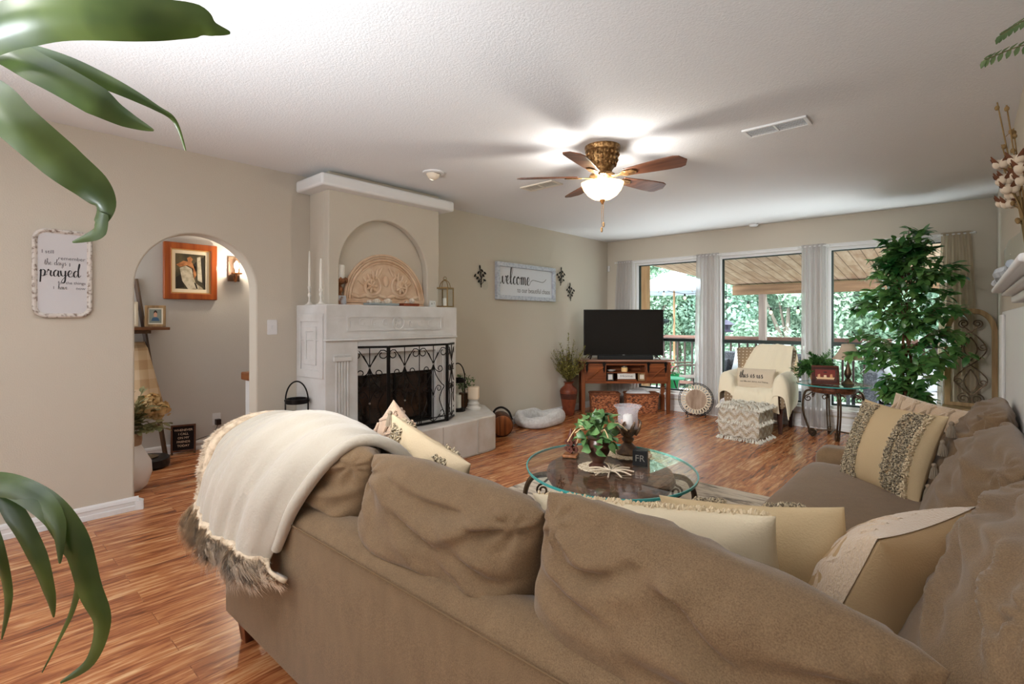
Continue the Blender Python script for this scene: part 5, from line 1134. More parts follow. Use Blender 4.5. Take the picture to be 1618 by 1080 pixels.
for q in (-1, 1):
    S([(q * .0, .40), (q * .07, .47), (q * .115, .56), (q * .06, .66), (q * .0, .72), (-q * .05, .77)]); S([(0, .40), (q * .075, .33), (q * .12, .25), (q * .06, .17), (0, .10)])
    S([(0, .44), (q * .045, .53), (q * .04, .60), (0, .67)]); S([(0, .36), (q * .045, .27), (q * .04, .2), (0, .13)])
    b.tube([T @ (v + Vector((0, 0, W))) for v in spiral((q * .05, .075, 0), .05, .012, PI / 2, PI / 2 - q * 3.2 * PI, 30, 'xy')], .0055, 6)
    b.tube([T @ (v + Vector((0, 0, W))) for v in spiral((q * .048, .80, 0), .042, .012, -PI / 2, -PI / 2 + q * 3.2 * PI, 30, 'xy')], .0055, 6)
    for yy in (.235, .575): b.tube([T @ (v + Vector((0, 0, W))) for v in spiral((q * .088, yy, 0), .035, .010, PI, PI + q * 2.6 * PI, 26, 'xy')], .005, 6)
S([(0, .10), (0, .02)]); b.build('iron_scrolls', M_BRONZE, t)

# ------------------------------------------------------------ right wall: white mantel with cotton stems
t = thing('wall_mantel', 'white mantel surround with moulded shelf on the right wall, cut by the picture edge', 'mantel', (4.31, -4.4, 0))
b = MB(); b.box2((4.25, -5.3, 0), (4.31, -2.6, 1.30)); b.box2((4.235, -2.95, 0), (4.25, -2.65, 1.28)); b.box2((4.235, -5.3, 0), (4.25, -5.0, 1.28)); b.build('surround', M_TRIM, t, world=True, bevel=.006)
b = MB(); b.box2((4.175, -5.3, 1.365), (4.31, -3.72, 1.385)); b.box2((4.205, -5.28, 1.35), (4.31, -3.75, 1.365)); b.box2((4.235, -5.26, 1.32), (4.31, -3.77, 1.35)); b.build('shelf', M_TRIM, t, world=True, bevel=.008, seg=3)
SHZ = 1.386
M_DRIFT = mat('blue_grey_driftwood', (198, 204, 210), .8, noise_=((16, 16, 16), (142, 152, 164), .42, .7, 5), bump=((30, 30, 30), .4))
t = thing('driftwood', 'pale blue-grey driftwood branch lying along the white mantel shelf', 'driftwood', (4.20, -4.3, SHZ))
b = MB(); b.tube([(4.185, -3.74, SHZ + .02), (4.20, -3.95, SHZ + .022), (4.19, -4.2, SHZ + .03), (4.205, -4.45, SHZ + .024), (4.19, -4.75, SHZ + .022)], [.012, .02, .024, .02, .012], 8, sub=6); b.tube([(4.195, -4.1, SHZ + .03), (4.215, -4.05, SHZ + .06), (4.22, -3.97, SHZ + .075)], [.01, .005], 6, sub=4); b.build('branch', M_DRIFT, t, world=True)
t = thing('wood_box', 'open brown wood box at the far end of the white mantel shelf', 'box', (4.27, -3.95, SHZ))
b = MB(); b.ring([(-.03, -.13), (.03, -.13), (.03, .13), (-.03, .13)], [(-.024, -.122), (.024, -.122), (.024, .122), (-.024, .122)], 0, .075); b.box((0, 0, .004), (.056, .25, .008)); b.build('box_body', wood('warm_box_wood', (112, 66, 36), (164, 108, 66), 'y', .5), t, bevel=.002)
BYY = -4.42
t = thing('glass_bottle', 'clear glass bottle holding the cotton stems on the white mantel shelf', 'bottle', (4.245, BYY, SHZ))
MB().lathe([(.045, 0), (.055, .008), (.057, .09), (.045, .125), (.018, .15), (.016, .19), (.02, .195)], 28).build('bottle_body', glass_mat('bottle_glass', (.9, .95, .95), .1), t)
random.seed(9)
t = thing('cotton_stems', 'dried cotton and seed-pod stems standing in the glass bottle', 'dried stems', (4.245, BYY, SHZ + .02))
M_COTTON = mat('cotton_white', (218, 198, 172), .95, sheen=.4)
b, d_ = MB(), MB()
tips = [(-.04, .05, .28), (-.055, .0, .30), (-.03, -.1, .34), (-.05, .08, .24), (.02, -.05, .4), (-.06, .02, .36), (.03, .09, .33), (-.02, -.16, .3), (-.06, .06, .44), (-.03, .1, .5), (-.05, .02, .56), (-.07, .10, .60)]
for k, (x, y, z) in enumerate(tips):
    P = smooth_path([Vector((0, 0, .0)), Vector((x * .25, y * .25, .19)), Vector((x, y, z))], 8); b.tube(P, .0022, 5)
    if k < 8:
        for e in range(2):
            p = P[-1 - 3 * e]; 
            c = MB(); c.ball(p + Vector((0, 0, .006)), (.012, .012, .014), 8, 6)
            for q in range(4): v = Vector((math.cos(q * PI / 2 + k), math.sin(q * PI / 2 + k), .4)) * .012; c.ball(p + v, (.014, .014, .016), 10, 7)
            c.build('cotton_boll', M_COTTON, t)
            for q in range(5): d_.leaf(p - Vector((0, 0, .01)), Vector((math.cos(1.26 * q), math.sin(1.26 * q), .5)), (0, 0, 1), .05, .02, -.4, n=4)
    else:
        for p in P[7::2]: v = Vector((random.uniform(-.02, .02), random.uniform(-.02, .02), .012)); b.tube([p, p + v], .0012, 4); b.ball(p + v, (.007, .007, .009), 8, 6)
b.build('stems', mat('dry_stem', (140, 112, 70), .8), t); d_.build('husks', mat('brown_husk', (112, 70, 46), .8), t)
t = thing('eucalyptus_stem', 'green eucalyptus sprig arching up out of the glass bottle', 'greenery', (4.245, BYY, SHZ + .02))
b, c = MB(), MB()
for (x, y, z) in ((-.10, .10, .76), (-.06, .12, .84)):
    P = smooth_path([Vector((0, 0, .0)), Vector((.0, .0, .20)), Vector((.05, -.02, .5)), Vector((.03, .02, z - .03)), Vector((x, y, z))], 8); b.tube(P, .002, 5)
    for p in P[22:]:
        for q in (-1, 1): c.leaf(p, Vector((.3 * q, .3, .5 * q)), (-1, -1, .2), .03, .024, .1, n=4)
b.build('stem', mat('sage_stem', (96, 92, 58), .8), t); c.build('foliage', leaf_mat('sage_green', (84, 110, 66), (122, 142, 96), .6), t)

# ============================================================ RUG, COFFEE TABLE
m, nt, bb = nodes_of('distressed_rug'); mp = coords(nt, (1.2, 6.5, 1), (0, 0, .5)); n = nt.nodes.new('ShaderNodeTexNoise'); n.inputs['Scale'].default_value = 1.6; n.inputs['Detail'].default_value = 7; n.inputs['Roughness'].default_value = .7; n.inputs['Distortion'].default_value = 1.2; link(nt, mp, 0, n, 0)
r = ramp(nt, [(.36, C3(92, 86, 80)), (.44, C3(170, 156, 140)), (.53, C3(206, 194, 176)), (.66, C3(186, 170, 150))]); link(nt, n, 0, r, 0); link(nt, r, 0, bb, 'Base Color'); bb.inputs['Roughness'].default_value = .95
m2 = coords(nt, (160, 160, 160)); n2 = nt.nodes.new('ShaderNodeTexNoise'); n2.inputs['Scale'].default_value = 1; link(nt, m2, 0, n2, 0); bp = nt.nodes.new('ShaderNodeBump'); bp.inputs['Strength'].default_value = .4; bp.inputs['Distance'].default_value = .005; link(nt, n2, 0, bp, 'Height'); link(nt, bp, 0, bb, 'Normal')
M_RUG = m
b = MB(); b.prism(rrect(1.95, 2.35, .01), 0, .011, TR((2.54, -4.08, .001)))
tag(b.build('area_rug', M_RUG, smooth=False), 'beige and charcoal distressed area rug under the coffee table', 'rug')
TX, TY, TZ = 2.63, -4.33, .45; TA = math.atan2(.74, -.67)
t = thing('coffee_table', 'oval glass-topped coffee table with dark carved apron and curved iron legs', 'coffee table', (TX, TY, .012)); TL = TZ - .012
glass_top(t, .53, .455, TL, TA)
MB().lathe([(.30, TL - .013), (.335, TL - .02), (.345, TL - .05), (.325, TL - .085), (.29, TL - .10), (.22, TL - .105)], 56, TR((0, 0, 0), (0, 0, TA)), sx=1.12).build('apron', M_TOOLED, t)
M_SLATE_REFL = mat('slate_reflection_inlay', (78, 94, 100), .15, noise_=((8, 8, 8), (128, 146, 150), .4, .7, 4))  # blue-grey lightened to carry window and ceiling reflections in the colour
MB().lathe([(.001, TL - .016), (.31, TL - .016), (.312, TL - .02)], 48, TR((0, 0, 0), (0, 0, TA)), sx=1.12, cap=False).build('inlay', M_SLATE_REFL, t)
for k in range(4): iron_leg(.33, .46, .34, TL - .05, math.radians(222 - 3) + PI / 2 * k, .05, .017).build('leg', M_BRONZE, t)
b = MB(); b.lathe([(.02, .10), (.03, .12), (.02, .14), (.012, TL - .11)], 16)
for k in range(4): a = math.radians(219) + PI / 2 * k; b.tube([(0, 0, .13), (.15 * math.cos(a), .15 * math.sin(a), .10), (.33 * math.cos(a), .33 * math.sin(a), .07)], .009, 6, sub=4)
b.build('stretcher', M_BRONZE, t)
M_LACE = mat('lace_doily', (214, 200, 176), .95, noise_=((120, 120, 120), (170, 150, 122), .45, .6, 2))
def doily(label, x, y, rx):
    o = MB(); out = [(rx * (1 + .05 * math.cos(k * .2 * 9)) * math.cos(2 * PI * k / 72), rx * (1 + .05 * math.cos(k * .2 * 9)) * math.sin(2 * PI * k / 72)) for k in range(72)]
    o.prism(out, 0, .003); q = o.build('lace_doily', M_LACE, smooth=False); q.location = (x, y, TZ + .0005); tag(q, label, 'doily'); return q
p = onZ(945, 738, TZ); q = onZ(992, 717, TZ)
doily('cream lace doily under the ivy urn on the coffee table', p.x, p.y, .105); doily('cream lace doily under the hurricane candle holder', q.x, q.y, .135)
# ivy urn
M_IVY = leaf_mat('ivy_green', (44, 84, 40), (112, 150, 92), .4, .2, 16); M_URN = mat('dark_brown_urn', (66, 40, 30), .3)
t = thing('ivy_urn', 'dark brown footed urn of trailing ivy on the coffee table', 'plant', (p.x, p.y, TZ + .004))
MB().lathe([(.045, 0), (.05, .008), (.03, .025), (.038, .04), (.062, .085), (.066, .12), (.052, .15), (.06, .16)], 32).build('urn', M_URN, t)
for k in range(3): a = 2.1 * k; MB().ball((.04 * math.cos(a), .04 * math.sin(a), .006), (.014, .014, .010), 8, 6).build('foot', M_URN, t)
random.seed(41); b = MB(); d_ = MB()
ivy = lambda tt: (.55 + .45 * math.sin(PI * min(1, tt * 1.1 + .1))) * (1 - tt ** 3) + (.35 if .18 < tt < .3 else 0)
for k in range(90):
    a = random.uniform(0, 2 * PI); e = random.uniform(-.75, 1.35); r_ = random.uniform(.06, .115); d = Vector((math.cos(a) * math.cos(e), math.sin(a) * math.cos(e), math.sin(e)))
    p3 = Vector((0, 0, .17)) + Vector((d.x * r_ * 1.05, d.y * r_ * 1.05, d.z * r_ * (1.05 if d.z > 0 else 1.1)))
    b.leaf(p3, d * .6 + Vector((random.uniform(-.8, .8), random.uniform(-.8, .8), random.uniform(-.5, .5))), d + Vector((0, 0, .5)), random.uniform(.045, .07), random.uniform(.034, .052), .3, .15, n=7, shape=ivy)
for k in range(9):
    a = random.uniform(0, 2 * PI); r_ = random.uniform(.10, .17); P = smooth_path([(0, 0, .17), (r_ * .6 * math.cos(a), r_ * .6 * math.sin(a), random.uniform(.2, .26)), (r_ * math.cos(a), r_ * math.sin(a), random.uniform(.10, .2))], 6); d_.tube(P, .003, 5)
for q_ in ((0, 0, .29), (.02, .03, .28), (-.04, .02, .27)): b.leaf((q_[0] * .3, q_[1] * .3, .19), q_, (q_[1], -.8, .2), .12, .05, .1, .3, n=6)
b.build('foliage', M_IVY, t); d_.build('vine_twigs', mat('pale_vine', (196, 168, 128), .8), t)
# hurricane
t = thing('hurricane_holder', 'glass hurricane candle holder on a dark carved pedestal on the coffee table', 'candle holder', (q.x, q.y, TZ + .004))
M_PED = mat('aged_bronze_resin', (78, 58, 44), .45, noise_=((30, 30, 30), (126, 96, 66), .45, .7, 4), bump=((50, 50, 50), .4))
MB().lathe([(.066, 0), (.07, .01), (.058, .03), (.034, .055), (.022, .068), (.034, .078), (.038, .09), (.026, .10), (.05, .125), (.066, .15), (.068, .156), (.05, .15), (.02, .12)], 36).build('pedestal', M_PED, t)
b = MB()
for k in range(8): a = PI / 4 * k; b.tube([(.05 * math.cos(a), .05 * math.sin(a), .12), (.07 * math.cos(a), .07 * math.sin(a), .15), (.078 * math.cos(a + .2), .078 * math.sin(a + .2), .19), (.068 * math.cos(a + .3), .068 * math.sin(a + .3), .2)], [.011, .009, .004], 6, sub=4)
b.build('carved_leaves', M_PED, t)
MB().lathe([(.03, .135), (.056, .15), (.060, .19), (.058, .24), (.066, .265), (.084, .285), (.081, .287), (.063, .267), (.055, .24), (.057, .19), (.053, .153), (.03, .14)], 40, cap=False).build('glass_shade', sheer_mat('crackle_glass', (226, 224, 232), .72, .5), t)
MB().lathe([(.028, .13), (.0285, .225), (.024, .232), (.003, .226), (.002, .24)], 24).build('candle', M_IVORY, t)
b = MB()
for k in range(9): a = random.uniform(0, 6.28); b.ball((.04 * math.cos(a), .04 * math.sin(a), .16 + .004 * k), (.013, .012, .012), 8, 6)
b.build('pebble_filler', mat('amber_pebbles', (168, 118, 74), .6), t)
p = onZ(902, 721, TZ)
t = thing('finial_ornament', 'small brown carved tree-shaped ornament on a square base on the coffee table', 'ornament', (p.x, p.y, TZ + .001), .4)
MB().box((0, 0, .009), (.085, .085, .018)).build('base', M_OLDWOOD, t, bevel=.005)
b = MB(); b.lathe([(.012, .018), (.009, .09), (.017, .095), (.020, .105), (.017, .125), (.010, .145), (.002, .165)], 16)
for k in range(4):
    for zz in (.045, .085): a = PI / 2 * k; b.tube(spiral((.024 * math.cos(a), .024 * math.sin(a), zz), .016, .004, -PI / 2, 2.4 * PI, 18), .006, 6)
b.build('carved_top', mat('dark_russet_wood', (84, 44, 32), .5), t)
p = onZ(1008, 735, TZ)
t = thing('lettered_block', 'small black box with silver lettering on the coffee table beside the hurricane holder', 'box', (p.x + .01, p.y + .01, TZ + .004), .35)
MB().box((0, 0, .042), (.078, .055, .084)).build('block', mat('black_lacquer', (22, 22, 23), .3), t, bevel=.002)
b = MB(); print_text(b, 'FR', 0, .025, .05, TR((0, -.0285, 0)) @ MYN, 'CENTER'); b.build('lettering', M_GLINT, t, smooth=False)
b = MB()
for k in range(11): a = 2 * PI * k / 11; b.tube([(.0, 0, 0), Vector((.06 * math.cos(a), .06 * math.sin(a), .012)), Vector((.12 * math.cos(a), .12 * math.sin(a), .003))], .004, 5, sub=3)
p = onZ(965, 745, TZ); o = b.build('dried_star', mat('driftwood_star', (196, 180, 158), .8)); o.location = (p.x, p.y, TZ + .004); tag(o, 'spiky pale dried twig star lying on the glass between the doilies', 'ornament')

# ============================================================ SECTIONAL SOFA
def sofa_fabric(name, c1, c2):
    m, nt, bb = nodes_of(name); mp = coords(nt, (420, 420, 420)); n = nt.nodes.new('ShaderNodeTexNoise'); n.inputs['Scale'].default_value = 1; n.inputs['Detail'].default_value = 2; link(nt, mp, 0, n, 0)
    m3 = coords(nt, (26, 26, 10)); n3 = nt.nodes.new('ShaderNodeTexNoise'); n3.inputs['Scale'].default_value = 1; n3.inputs['Detail'].default_value = 4; link(nt, m3, 0, n3, 0)
    ad = nt.nodes.new('ShaderNodeMix'); ad.data_type = 'FLOAT'; ad.inputs[0].default_value = .22; link(nt, n, 0, ad, 2); link(nt, n3, 0, ad, 3)
    r = ramp(nt, [(.34, C3(*c1)), (.66, C3(*c2))]); link(nt, ad, 0, r, 0); link(nt, r, 0, bb, 'Base Color'); bb.inputs['Roughness'].default_value = .9; bb.inputs['Sheen Weight'].default_value = .25; bb.inputs['Sheen Roughness'].default_value = .4
    bp = nt.nodes.new('ShaderNodeBump'); bp.inputs['Strength'].default_value = .25; bp.inputs['Distance'].default_value = .004; link(nt, n, 0, bp, 'Height'); link(nt, bp, 0, bb, 'Normal'); return m
M_SOFA = sofa_fabric('taupe_velvet', (105, 82, 57), (134, 108, 78)); M_SEAM = mat('taupe_seam', (116, 92, 66), .9)
sf = thing('sectional_sofa', 'large L-shaped taupe velvet sectional sofa seen from behind in the foreground', 'sofa', (3.1, -5.0, 0))
def sb(b, name, m=M_SOFA, **k): return b.build(name, m, sf, world=True, **k)
YB = -6.03
b = MB(); b.prism([(YB, .11), (YB + .16, .11), (YB + .16, .60), (YB + .135, .635), (YB + .09, .648), (YB + .045, .645), (YB + .012, .625), (YB - .006, .59)], 0, 2.29, Matrix(((0, 0, 1, 1.93), (1, 0, 0, 0), (0, 1, 0, 0), (0, 0, 0, 1)))); sb(b, 'back_frame', angle=60)
b = MB(); b.prism([(4.225, .11), (4.075, .11), (4.075, .60), (4.11, .64), (4.18, .645), (4.228, .60)], 0, 2.53, Matrix(((1, 0, 0, 0), (0, 0, 1, -5.87), (0, 1, 0, 0), (0, 0, 0, 1)))); sb(b, 'back_frame', angle=60)
b = MB(); b.tube([(1.945, YB - .009, .602), (4.21, YB - .009, .602)], .0025, 6); b.tube([(4.21, YB - .004, .12), (4.21, YB - .009, .60)], .003, 6); sb(b, 'welt_seam', M_SEAM)
b = MB(); b.box2((1.93, -5.88, .11), (2.07, -5.06, .60)); sb(b, 'arm', bevel=.06, seg=5)
b = MB(); b.box2((3.46, -3.55, .11), (4.20, -3.36, .545)); sb(b, 'arm', bevel=.06, seg=5)
b = MB(); b.box2((2.06, -5.88, .11), (4.08, -5.08, .30)); b.box2((3.46, -5.2, .11), (4.08, -3.5, .30)); sb(b, 'seat_base', bevel=.02)
for x0, x1 in ((2.08, 2.76), (2.76, 3.45)):
    b = MB(); b.pillow(x1 - x0, .80, .19, TR(((x0 + x1) / 2, -5.45, .40), (PI / 2, 0, 0)), ex=.22, pinch=.01, box=6, wr=.004, seed=x0); sb(b, 'seat_cushion', angle=80)
for y0, y1 in ((-5.86, -4.75), (-4.75, -3.56)):
    b = MB(); b.pillow(.66, y1 - y0, .20, TR((3.77, (y0 + y1) / 2, .405), (PI / 2, 0, 0)), ex=.22, pinch=.01, box=6, wr=.006, seed=y0); sb(b, 'seat_cushion', angle=80)
def back_cushion(w, h, t, M, seed, dx=0):
    """plump boxed back cushion: rounded, slightly sagging, puckered top corners, wrinkled toward the crown"""
    b = MB(); N = 70; vs = []; fs = []; rnd = random.Random(seed * 13 + 1)
    cr = [(rnd.uniform(-.42, .42) * w, rnd.uniform(.02, .46) * h, rnd.uniform(-.55, .15) * rnd.choice((1, 1, -1)), rnd.uniform(.07, .20), rnd.uniform(.006, .012) * rnd.choice((1, -1)), rnd.uniform(.010, .018)) for _ in range(16)]
    for sg in (1, -1):
        o = len(vs)
        for j in range(N + 1):
            for i in range(N + 1):
                u = math.sin((2 * i / N - 1) * PI / 2); v = math.sin((2 * j / N - 1) * PI / 2)
                th = (1 - abs(u) ** 3.6) ** .42 * ((1 - abs(v) ** 2.1) ** .55 if v > 0 else (1 - abs(v) ** 5) ** .4)
                x = w / 2 * u * (1 - .035 * (1 - v * v)); z = h / 2 * v * (1 - .03 * (1 - abs(u) ** 3)) - .03 * (v > 0) * v * (abs(u) ** 4)
                q = Vector((x * 2.4 + seed * 7, z * 13 + math.sin(x * 6 + seed) * 1.0, seed * 3.3 + sg)); crown = max(0, min(1, (v + .3) / 1.2))
                wr = noise.noise(q) * .036 * crown + noise.noise(Vector((x * 3, z * 3, seed))) * .016
                for cx_ in (-1, 1):          # corner tucks
                    du, dv = (u - cx_ * .86) * w / .62, (v - .80) * h / .42; rr = math.sqrt(du * du + dv * dv); a = math.atan2(dv, du); wr += .012 * math.cos(7 * a + seed) * math.exp(-(rr / .30) ** 2) * min(1, rr * 9)
                for x0, z0, an, ln, am, wd in cr:      # creases running along the crown
                    dx, dz = x - x0, z - z0; ca, sa = math.cos(an), math.sin(an); al, ac = dx * ca + dz * sa, -dx * sa + dz * ca - .35 * (dx * ca) ** 2
                    wr += am * (ac / wd) * math.exp(.5 - .5 * (ac / wd) ** 2) * math.exp(-(al / ln) ** 4)
                bulge = (1 + .20 * (1 - v) * .5)
                vs.append((x, sg * (t / 2 * th * bulge + wr * min(1, th * 1.6)), z))
        for j in range(N):
            for i in range(N):
                a = o + j * (N + 1) + i; q4 = (a, a + 1, a + N + 2, a + N + 1); fs.append(q4 if sg < 0 else q4[::-1])
    b.add(vs, fs, M); c = MB(); T = M
    c.tube([T @ Vector((w / 2 * u * (1 - .035 * (1 - v * v)), 0, h / 2 * v * (1 - .03 * (1 - abs(u) ** 3)) - .03 * (v > 0) * v * abs(u) ** 4)) for u, v in [(1, -1 + k / 12) for k in range(25)] + [(1 - k / 20, 1) for k in range(41)] + [(-1, 1 - k / 12) for k in range(25)]], .004, 6)
    o = b.build('back_cushion', M_SOFA, sf, world=True, angle=120); c.build('piping', M_SOFA, o, world=False) if False else None
    return o
for xc, w, zc, sd, rl in ((2.385, .66, .645, 1, .02), (3.055, .67, .635, 2, .02), (3.72, .68, .635, 3, .13)):
    back_cushion(w, .44, .27, TR((xc, -5.855, zc), (.12, rl, 0)), sd)
for yc, w, zc, sd in ((-5.42, .86, .66, 4), (-4.56, .84, .675, 5), (-3.82, .64, .69, 6)):
    back_cushion(w, .48, .19, TR((4.125, yc, zc), (-.40, 0, -PI / 2)), sd)
M_LEGW = wood('walnut_sofa_leg', (74, 36, 20), (120, 66, 38), 'z', .35)
for x, y in ((2.0, -5.97), (4.15, -5.97), (2.0, -5.14), (3.54, -3.42), (4.15, -3.42)): b = MB(); b.box((x, y, .06), (.075, .075, .12), taper=.6); sb(b, 'leg', M_LEGW, bevel=.003)

# ------------------------------------------------------------ pillows on the sofa
M_CREAMC = mat('cream_cotton', (218, 202, 172), .92, bump=((220, 220, 220), .2)); M_TANC2 = mat('tan_cotton', (200, 176, 138), .92, bump=((220, 220, 220), .2))
M_FUZZ = mat('blush_plush', (208, 182, 152), .98, sheen=.6, bump=((160, 160, 160), .5)); M_PINK = mat('blush_cable_plush', (176, 150, 128), .98, sheen=.6, bump=((120, 120, 120), .5))
M_YARN = mat('charcoal_cream_yarn', (112, 102, 88), .98, noise_=((150, 150, 150), (206, 190, 160), .40, .58, 2)); M_YARNC = mat('cream_loop_yarn', (228, 208, 174), .98, bump=((150, 150, 150), .6))
def pil_pt(w, h, t, T, u, v, pinch=.07, ex=.5, sg=-1, lift=.004):
    th = (max(1 - u * u, 0) * max(1 - v * v, 0)) ** ex
    return T @ Vector((w / 2 * u * (1 - pinch * (1 - v * v)), sg * (t / 2 * th + lift), h / 2 * v * (1 - pinch * (1 - u * u))))
def tuft_band(w, h, t, T, u0, u1, n, sg, r=.0045, L=.014, seed=1, v0=-.93, v1=.93):
    b = MB(); random.seed(seed)
    for k in range(n):
        u, v = random.uniform(u0, u1), random.uniform(v0, v1); p = pil_pt(w, h, t, T, u, v, sg=sg, lift=0); q = pil_pt(w, h, t, T, u, v, sg=sg, lift=L) + Vector((random.uniform(-.006, .006), random.uniform(-.006, .006), random.uniform(-.006, .006)))
        b.tube([p, q], r, 4)
    return b
def cable(w, h, t, T, sg, name, m, parent, n=5):
    """raised diamond cables of a plush cover"""
    b = MB()
    for k in range(-n, n + 1):
        for dr in (1, -1):
            pts = []
            for j in range(25):
                v = -0.94 + 1.88 * j / 24; u = k / n * 1.5 + dr * v * .45 + .03 * math.sin(v * 9)
                if abs(u) < .95: pts.append(pil_pt(w, h, t, T, u, v, sg=sg, lift=.001))
            if len(pts) > 3: b.tube(pts, .008, 6)
    return b.build(name, m, parent)
def tassel(p, L=.05):
    b = MB(); p = Vector(p); b.ball(p, .010, 8, 6); b.tube([p, p - Vector((0, 0, .012))], .008, 6)
    for k in range(14): a = 2 * PI * k / 14; b.tube([p, p + Vector((.010 * math.cos(a), .010 * math.sin(a), -.02)), p + Vector((.016 * math.cos(a), .016 * math.sin(a), -L))], .0028, 4)
    return b
def pillow_thing(label, loc, rot, w, h, t, m, seed, name='throw_pillow', wr=.008):
    r = thing(name, label, 'pillow', loc, 0, 'throw pillows on the sectional'); T = TR((0, 0, 0), rot, None)
    b = MB(); b.pillow(w, h, t, T, wr=wr, seed=seed, n=28); b.build('cover', m, r, angle=120); return r, T
# P1 cream pillow with a fringed top, back to us
r_, T = pillow_thing('cream pillow with a fuzzy top edge leaning inside the near sofa back', (3.495, -5.545, .585), (.28, -.14, .03), .66, .42, .19, M_CREAMC, 3)
tuft_band(.66, .42, .19, T, -.95, .95, 900, 1, .004, .010, 5, .78, 1.0).build('fuzzy_edge', M_YARNC, r_)
# P2 tan pillow with yarn stripes
r_, T = pillow_thing('tan pillow with charcoal yarn stripes at its top, between the cream pillow and the corner', (3.69, -5.34, .565), (.16, -.17, -.02), .47, .43, .15, M_TANC2, 6)
tuft_band(.47, .43, .15, T, -.62, -.25, 420, 1, .005, .014, 7, .2, 1.0).build('yarn_stripe', M_YARN, r_); tuft_band(.47, .43, .15, T, .2, .62, 420, 1, .005, .014, 8, .2, 1.0).build('yarn_stripe', M_YARN, r_)
# P3 plush pillow in the corner
r_, T = pillow_thing('blush plush pillow with a plain tan back propped in the sofa corner', (3.955, -5.29, .585), (.40, .05, 1.257), .48, .46, .28, mat('tan_satin_back', (186, 156, 116), .8, bump=((220, 220, 220), .15)), 9, wr=.01)
random.seed(4); b = MB(); N = 26
def plush(u, v):
    U, V = 2 * u - 1, 2 * v - 1; p = pil_pt(.485, .465, .25, T, U * 1.0, V * 1.0, sg=1, ex=.46, lift=.006 + .016 * noise.noise(Vector((U * 5, V * 5, 3))) * (1 - max(abs(U), abs(V)) ** 4)); return p
b.grid(plush, 40, 40); b.build('plush_front', M_FUZZ, r_, angle=120); cable(.48, .46, .26, T, 1, 'cable_ridges', M_FUZZ, r_)
# P4 striped tassel pillow
r_, T = pillow_thing('tan pillow with two bands of charcoal yarn and grey tassels on the right section', (3.83, -3.90, .665), (-.34, 0, -.80), .47, .40, .15, M_TANC2, 12)
for u0, u1, n_ in ((-.88, -.66, 620), (-.58, -.40, 520), (.34, .46, 380), (.52, .76, 800)): tuft_band(.47, .40, .15, T, u0, u1, n_, -1, .0042, .010, int(u0 * 100)).build('yarn_band', M_YARN, r_)
tuft_band(.47, .40, .15, T, .78, .84, 260, -1, .0035, .016, 77).build('fringe', M_YARNC, r_)
M_TASS = mat('grey_taupe_tassel', (148, 134, 116), .95)
for v in (.86, .45, -.05, -.5, -.9): p = pil_pt(.47, .40, .15, T, 1.0, v, sg=-1, lift=.004); tassel(p + Vector((.02, -.015, 0)), .055).build('tassel', M_TASS, r_)
for v in (.9,): p = pil_pt(.47, .40, .15, T, -1.0, v, sg=-1); tassel(p, .05).build('tassel', M_TASS, r_)
# P5 plush behind it
r_, T = pillow_thing('beige plush diamond-quilted pillow behind the striped tassel pillow', (3.95, -3.64, .675), (-.30, .08, -.65), .44, .38, .15, M_FUZZ, 15)
cable(.44, .38, .16, T, -1, 'cable_ridges', M_FUZZ, r_, 4)
# left end
r_, T = pillow_thing('blush cable-plush pillow standing on a corner at the left end of the sofa', (2.265, -5.46, .64), (.10, .75, .35), .38, .38, .16, M_PINK, 18)
cable(.38, .38, .17, T, 1, 'cable_ridges', M_PINK, r_, 4); cable(.38, .38, .17, T, -1, 'cable_ridges', M_PINK, r_, 4)
r_, T = pillow_thing('cream pillow with charcoal tufted stripes beside the blush pillow at the left end', (2.535, -5.52, .635), (.30, .34, .15), .42, .40, .15, mat('oat_cotton', (190, 171, 142), .92, bump=((220, 220, 220), .2)), 21)
for u0, u1 in ((-.8, -.55), (.3, .6)):
    for sg in (1, -1): tuft_band(.42, .40, .15, T, u0, u1, 480, sg, .0042, .010, int(u0 * 99) + sg).build('yarn_band', M_YARN, r_)
p = pil_pt(.42, .40, .15, T, -1, 1); tassel(p, .05).build('tassel', M_TASS, r_)

# ------------------------------------------------------------ fur-edged throw over the sofa corner
M_FLEECE = mat('ivory_fleece', (192, 182, 166), .98, sheen=.5, bump=((90, 90, 90), .25)); M_FUR = mat('tan_faux_fur', (228, 206, 178), .95, sheen=.4, noise_=((40, 40, 40), (184, 158, 128), .45, .7, 3))
rows = [[(1.99, -5.46, .60), (2.12, -5.48, .64), (2.30, -5.52, .66), (2.50, -5.56, .64), (2.67, -5.62, .62)],
        [(1.95, -5.64, .76), (2.10, -5.66, .82), (2.29, -5.68, .845), (2.48, -5.71, .83), (2.655, -5.755, .80)],
        [(1.92, -5.83, .84), (2.08, -5.84, .885), (2.27, -5.86, .905), (2.46, -5.87, .885), (2.62, -5.88, .855)],
        [(1.89, -6.00, .78), (2.02, -6.02, .82), (2.22, -6.02, .84), (2.42, -6.00, .83), (2.585, -5.985, .80)],
        [(1.885, -6.06, .675), (1.98, -6.10, .695), (2.17, -6.10, .70), (2.36, -6.085, .69), (2.525, -6.05, .68)],
        [(1.885, -6.075, .59), (1.97, -6.12, .59), (2.14, -6.125, .585), (2.31, -6.10, .575), (2.47, -6.075, .56)],
        [(1.89, -6.08, .54), (1.97, -6.125, .52), (2.13, -6.13, .495), (2.28, -6.11, .48), (2.42, -6.085, .47)]]
tw = thing('fur_edged_throw', 'ivory fleece throw with a tan faux-fur border draped over the left corner of the sofa', 'throw', (2.2, -5.95, .5))
b = MB(); FN = sheet(b, rows, 110, 90, .030, 6.5, 2); b.build('fleece', M_FLEECE, tw, world=True, solid=.016, angle=120)
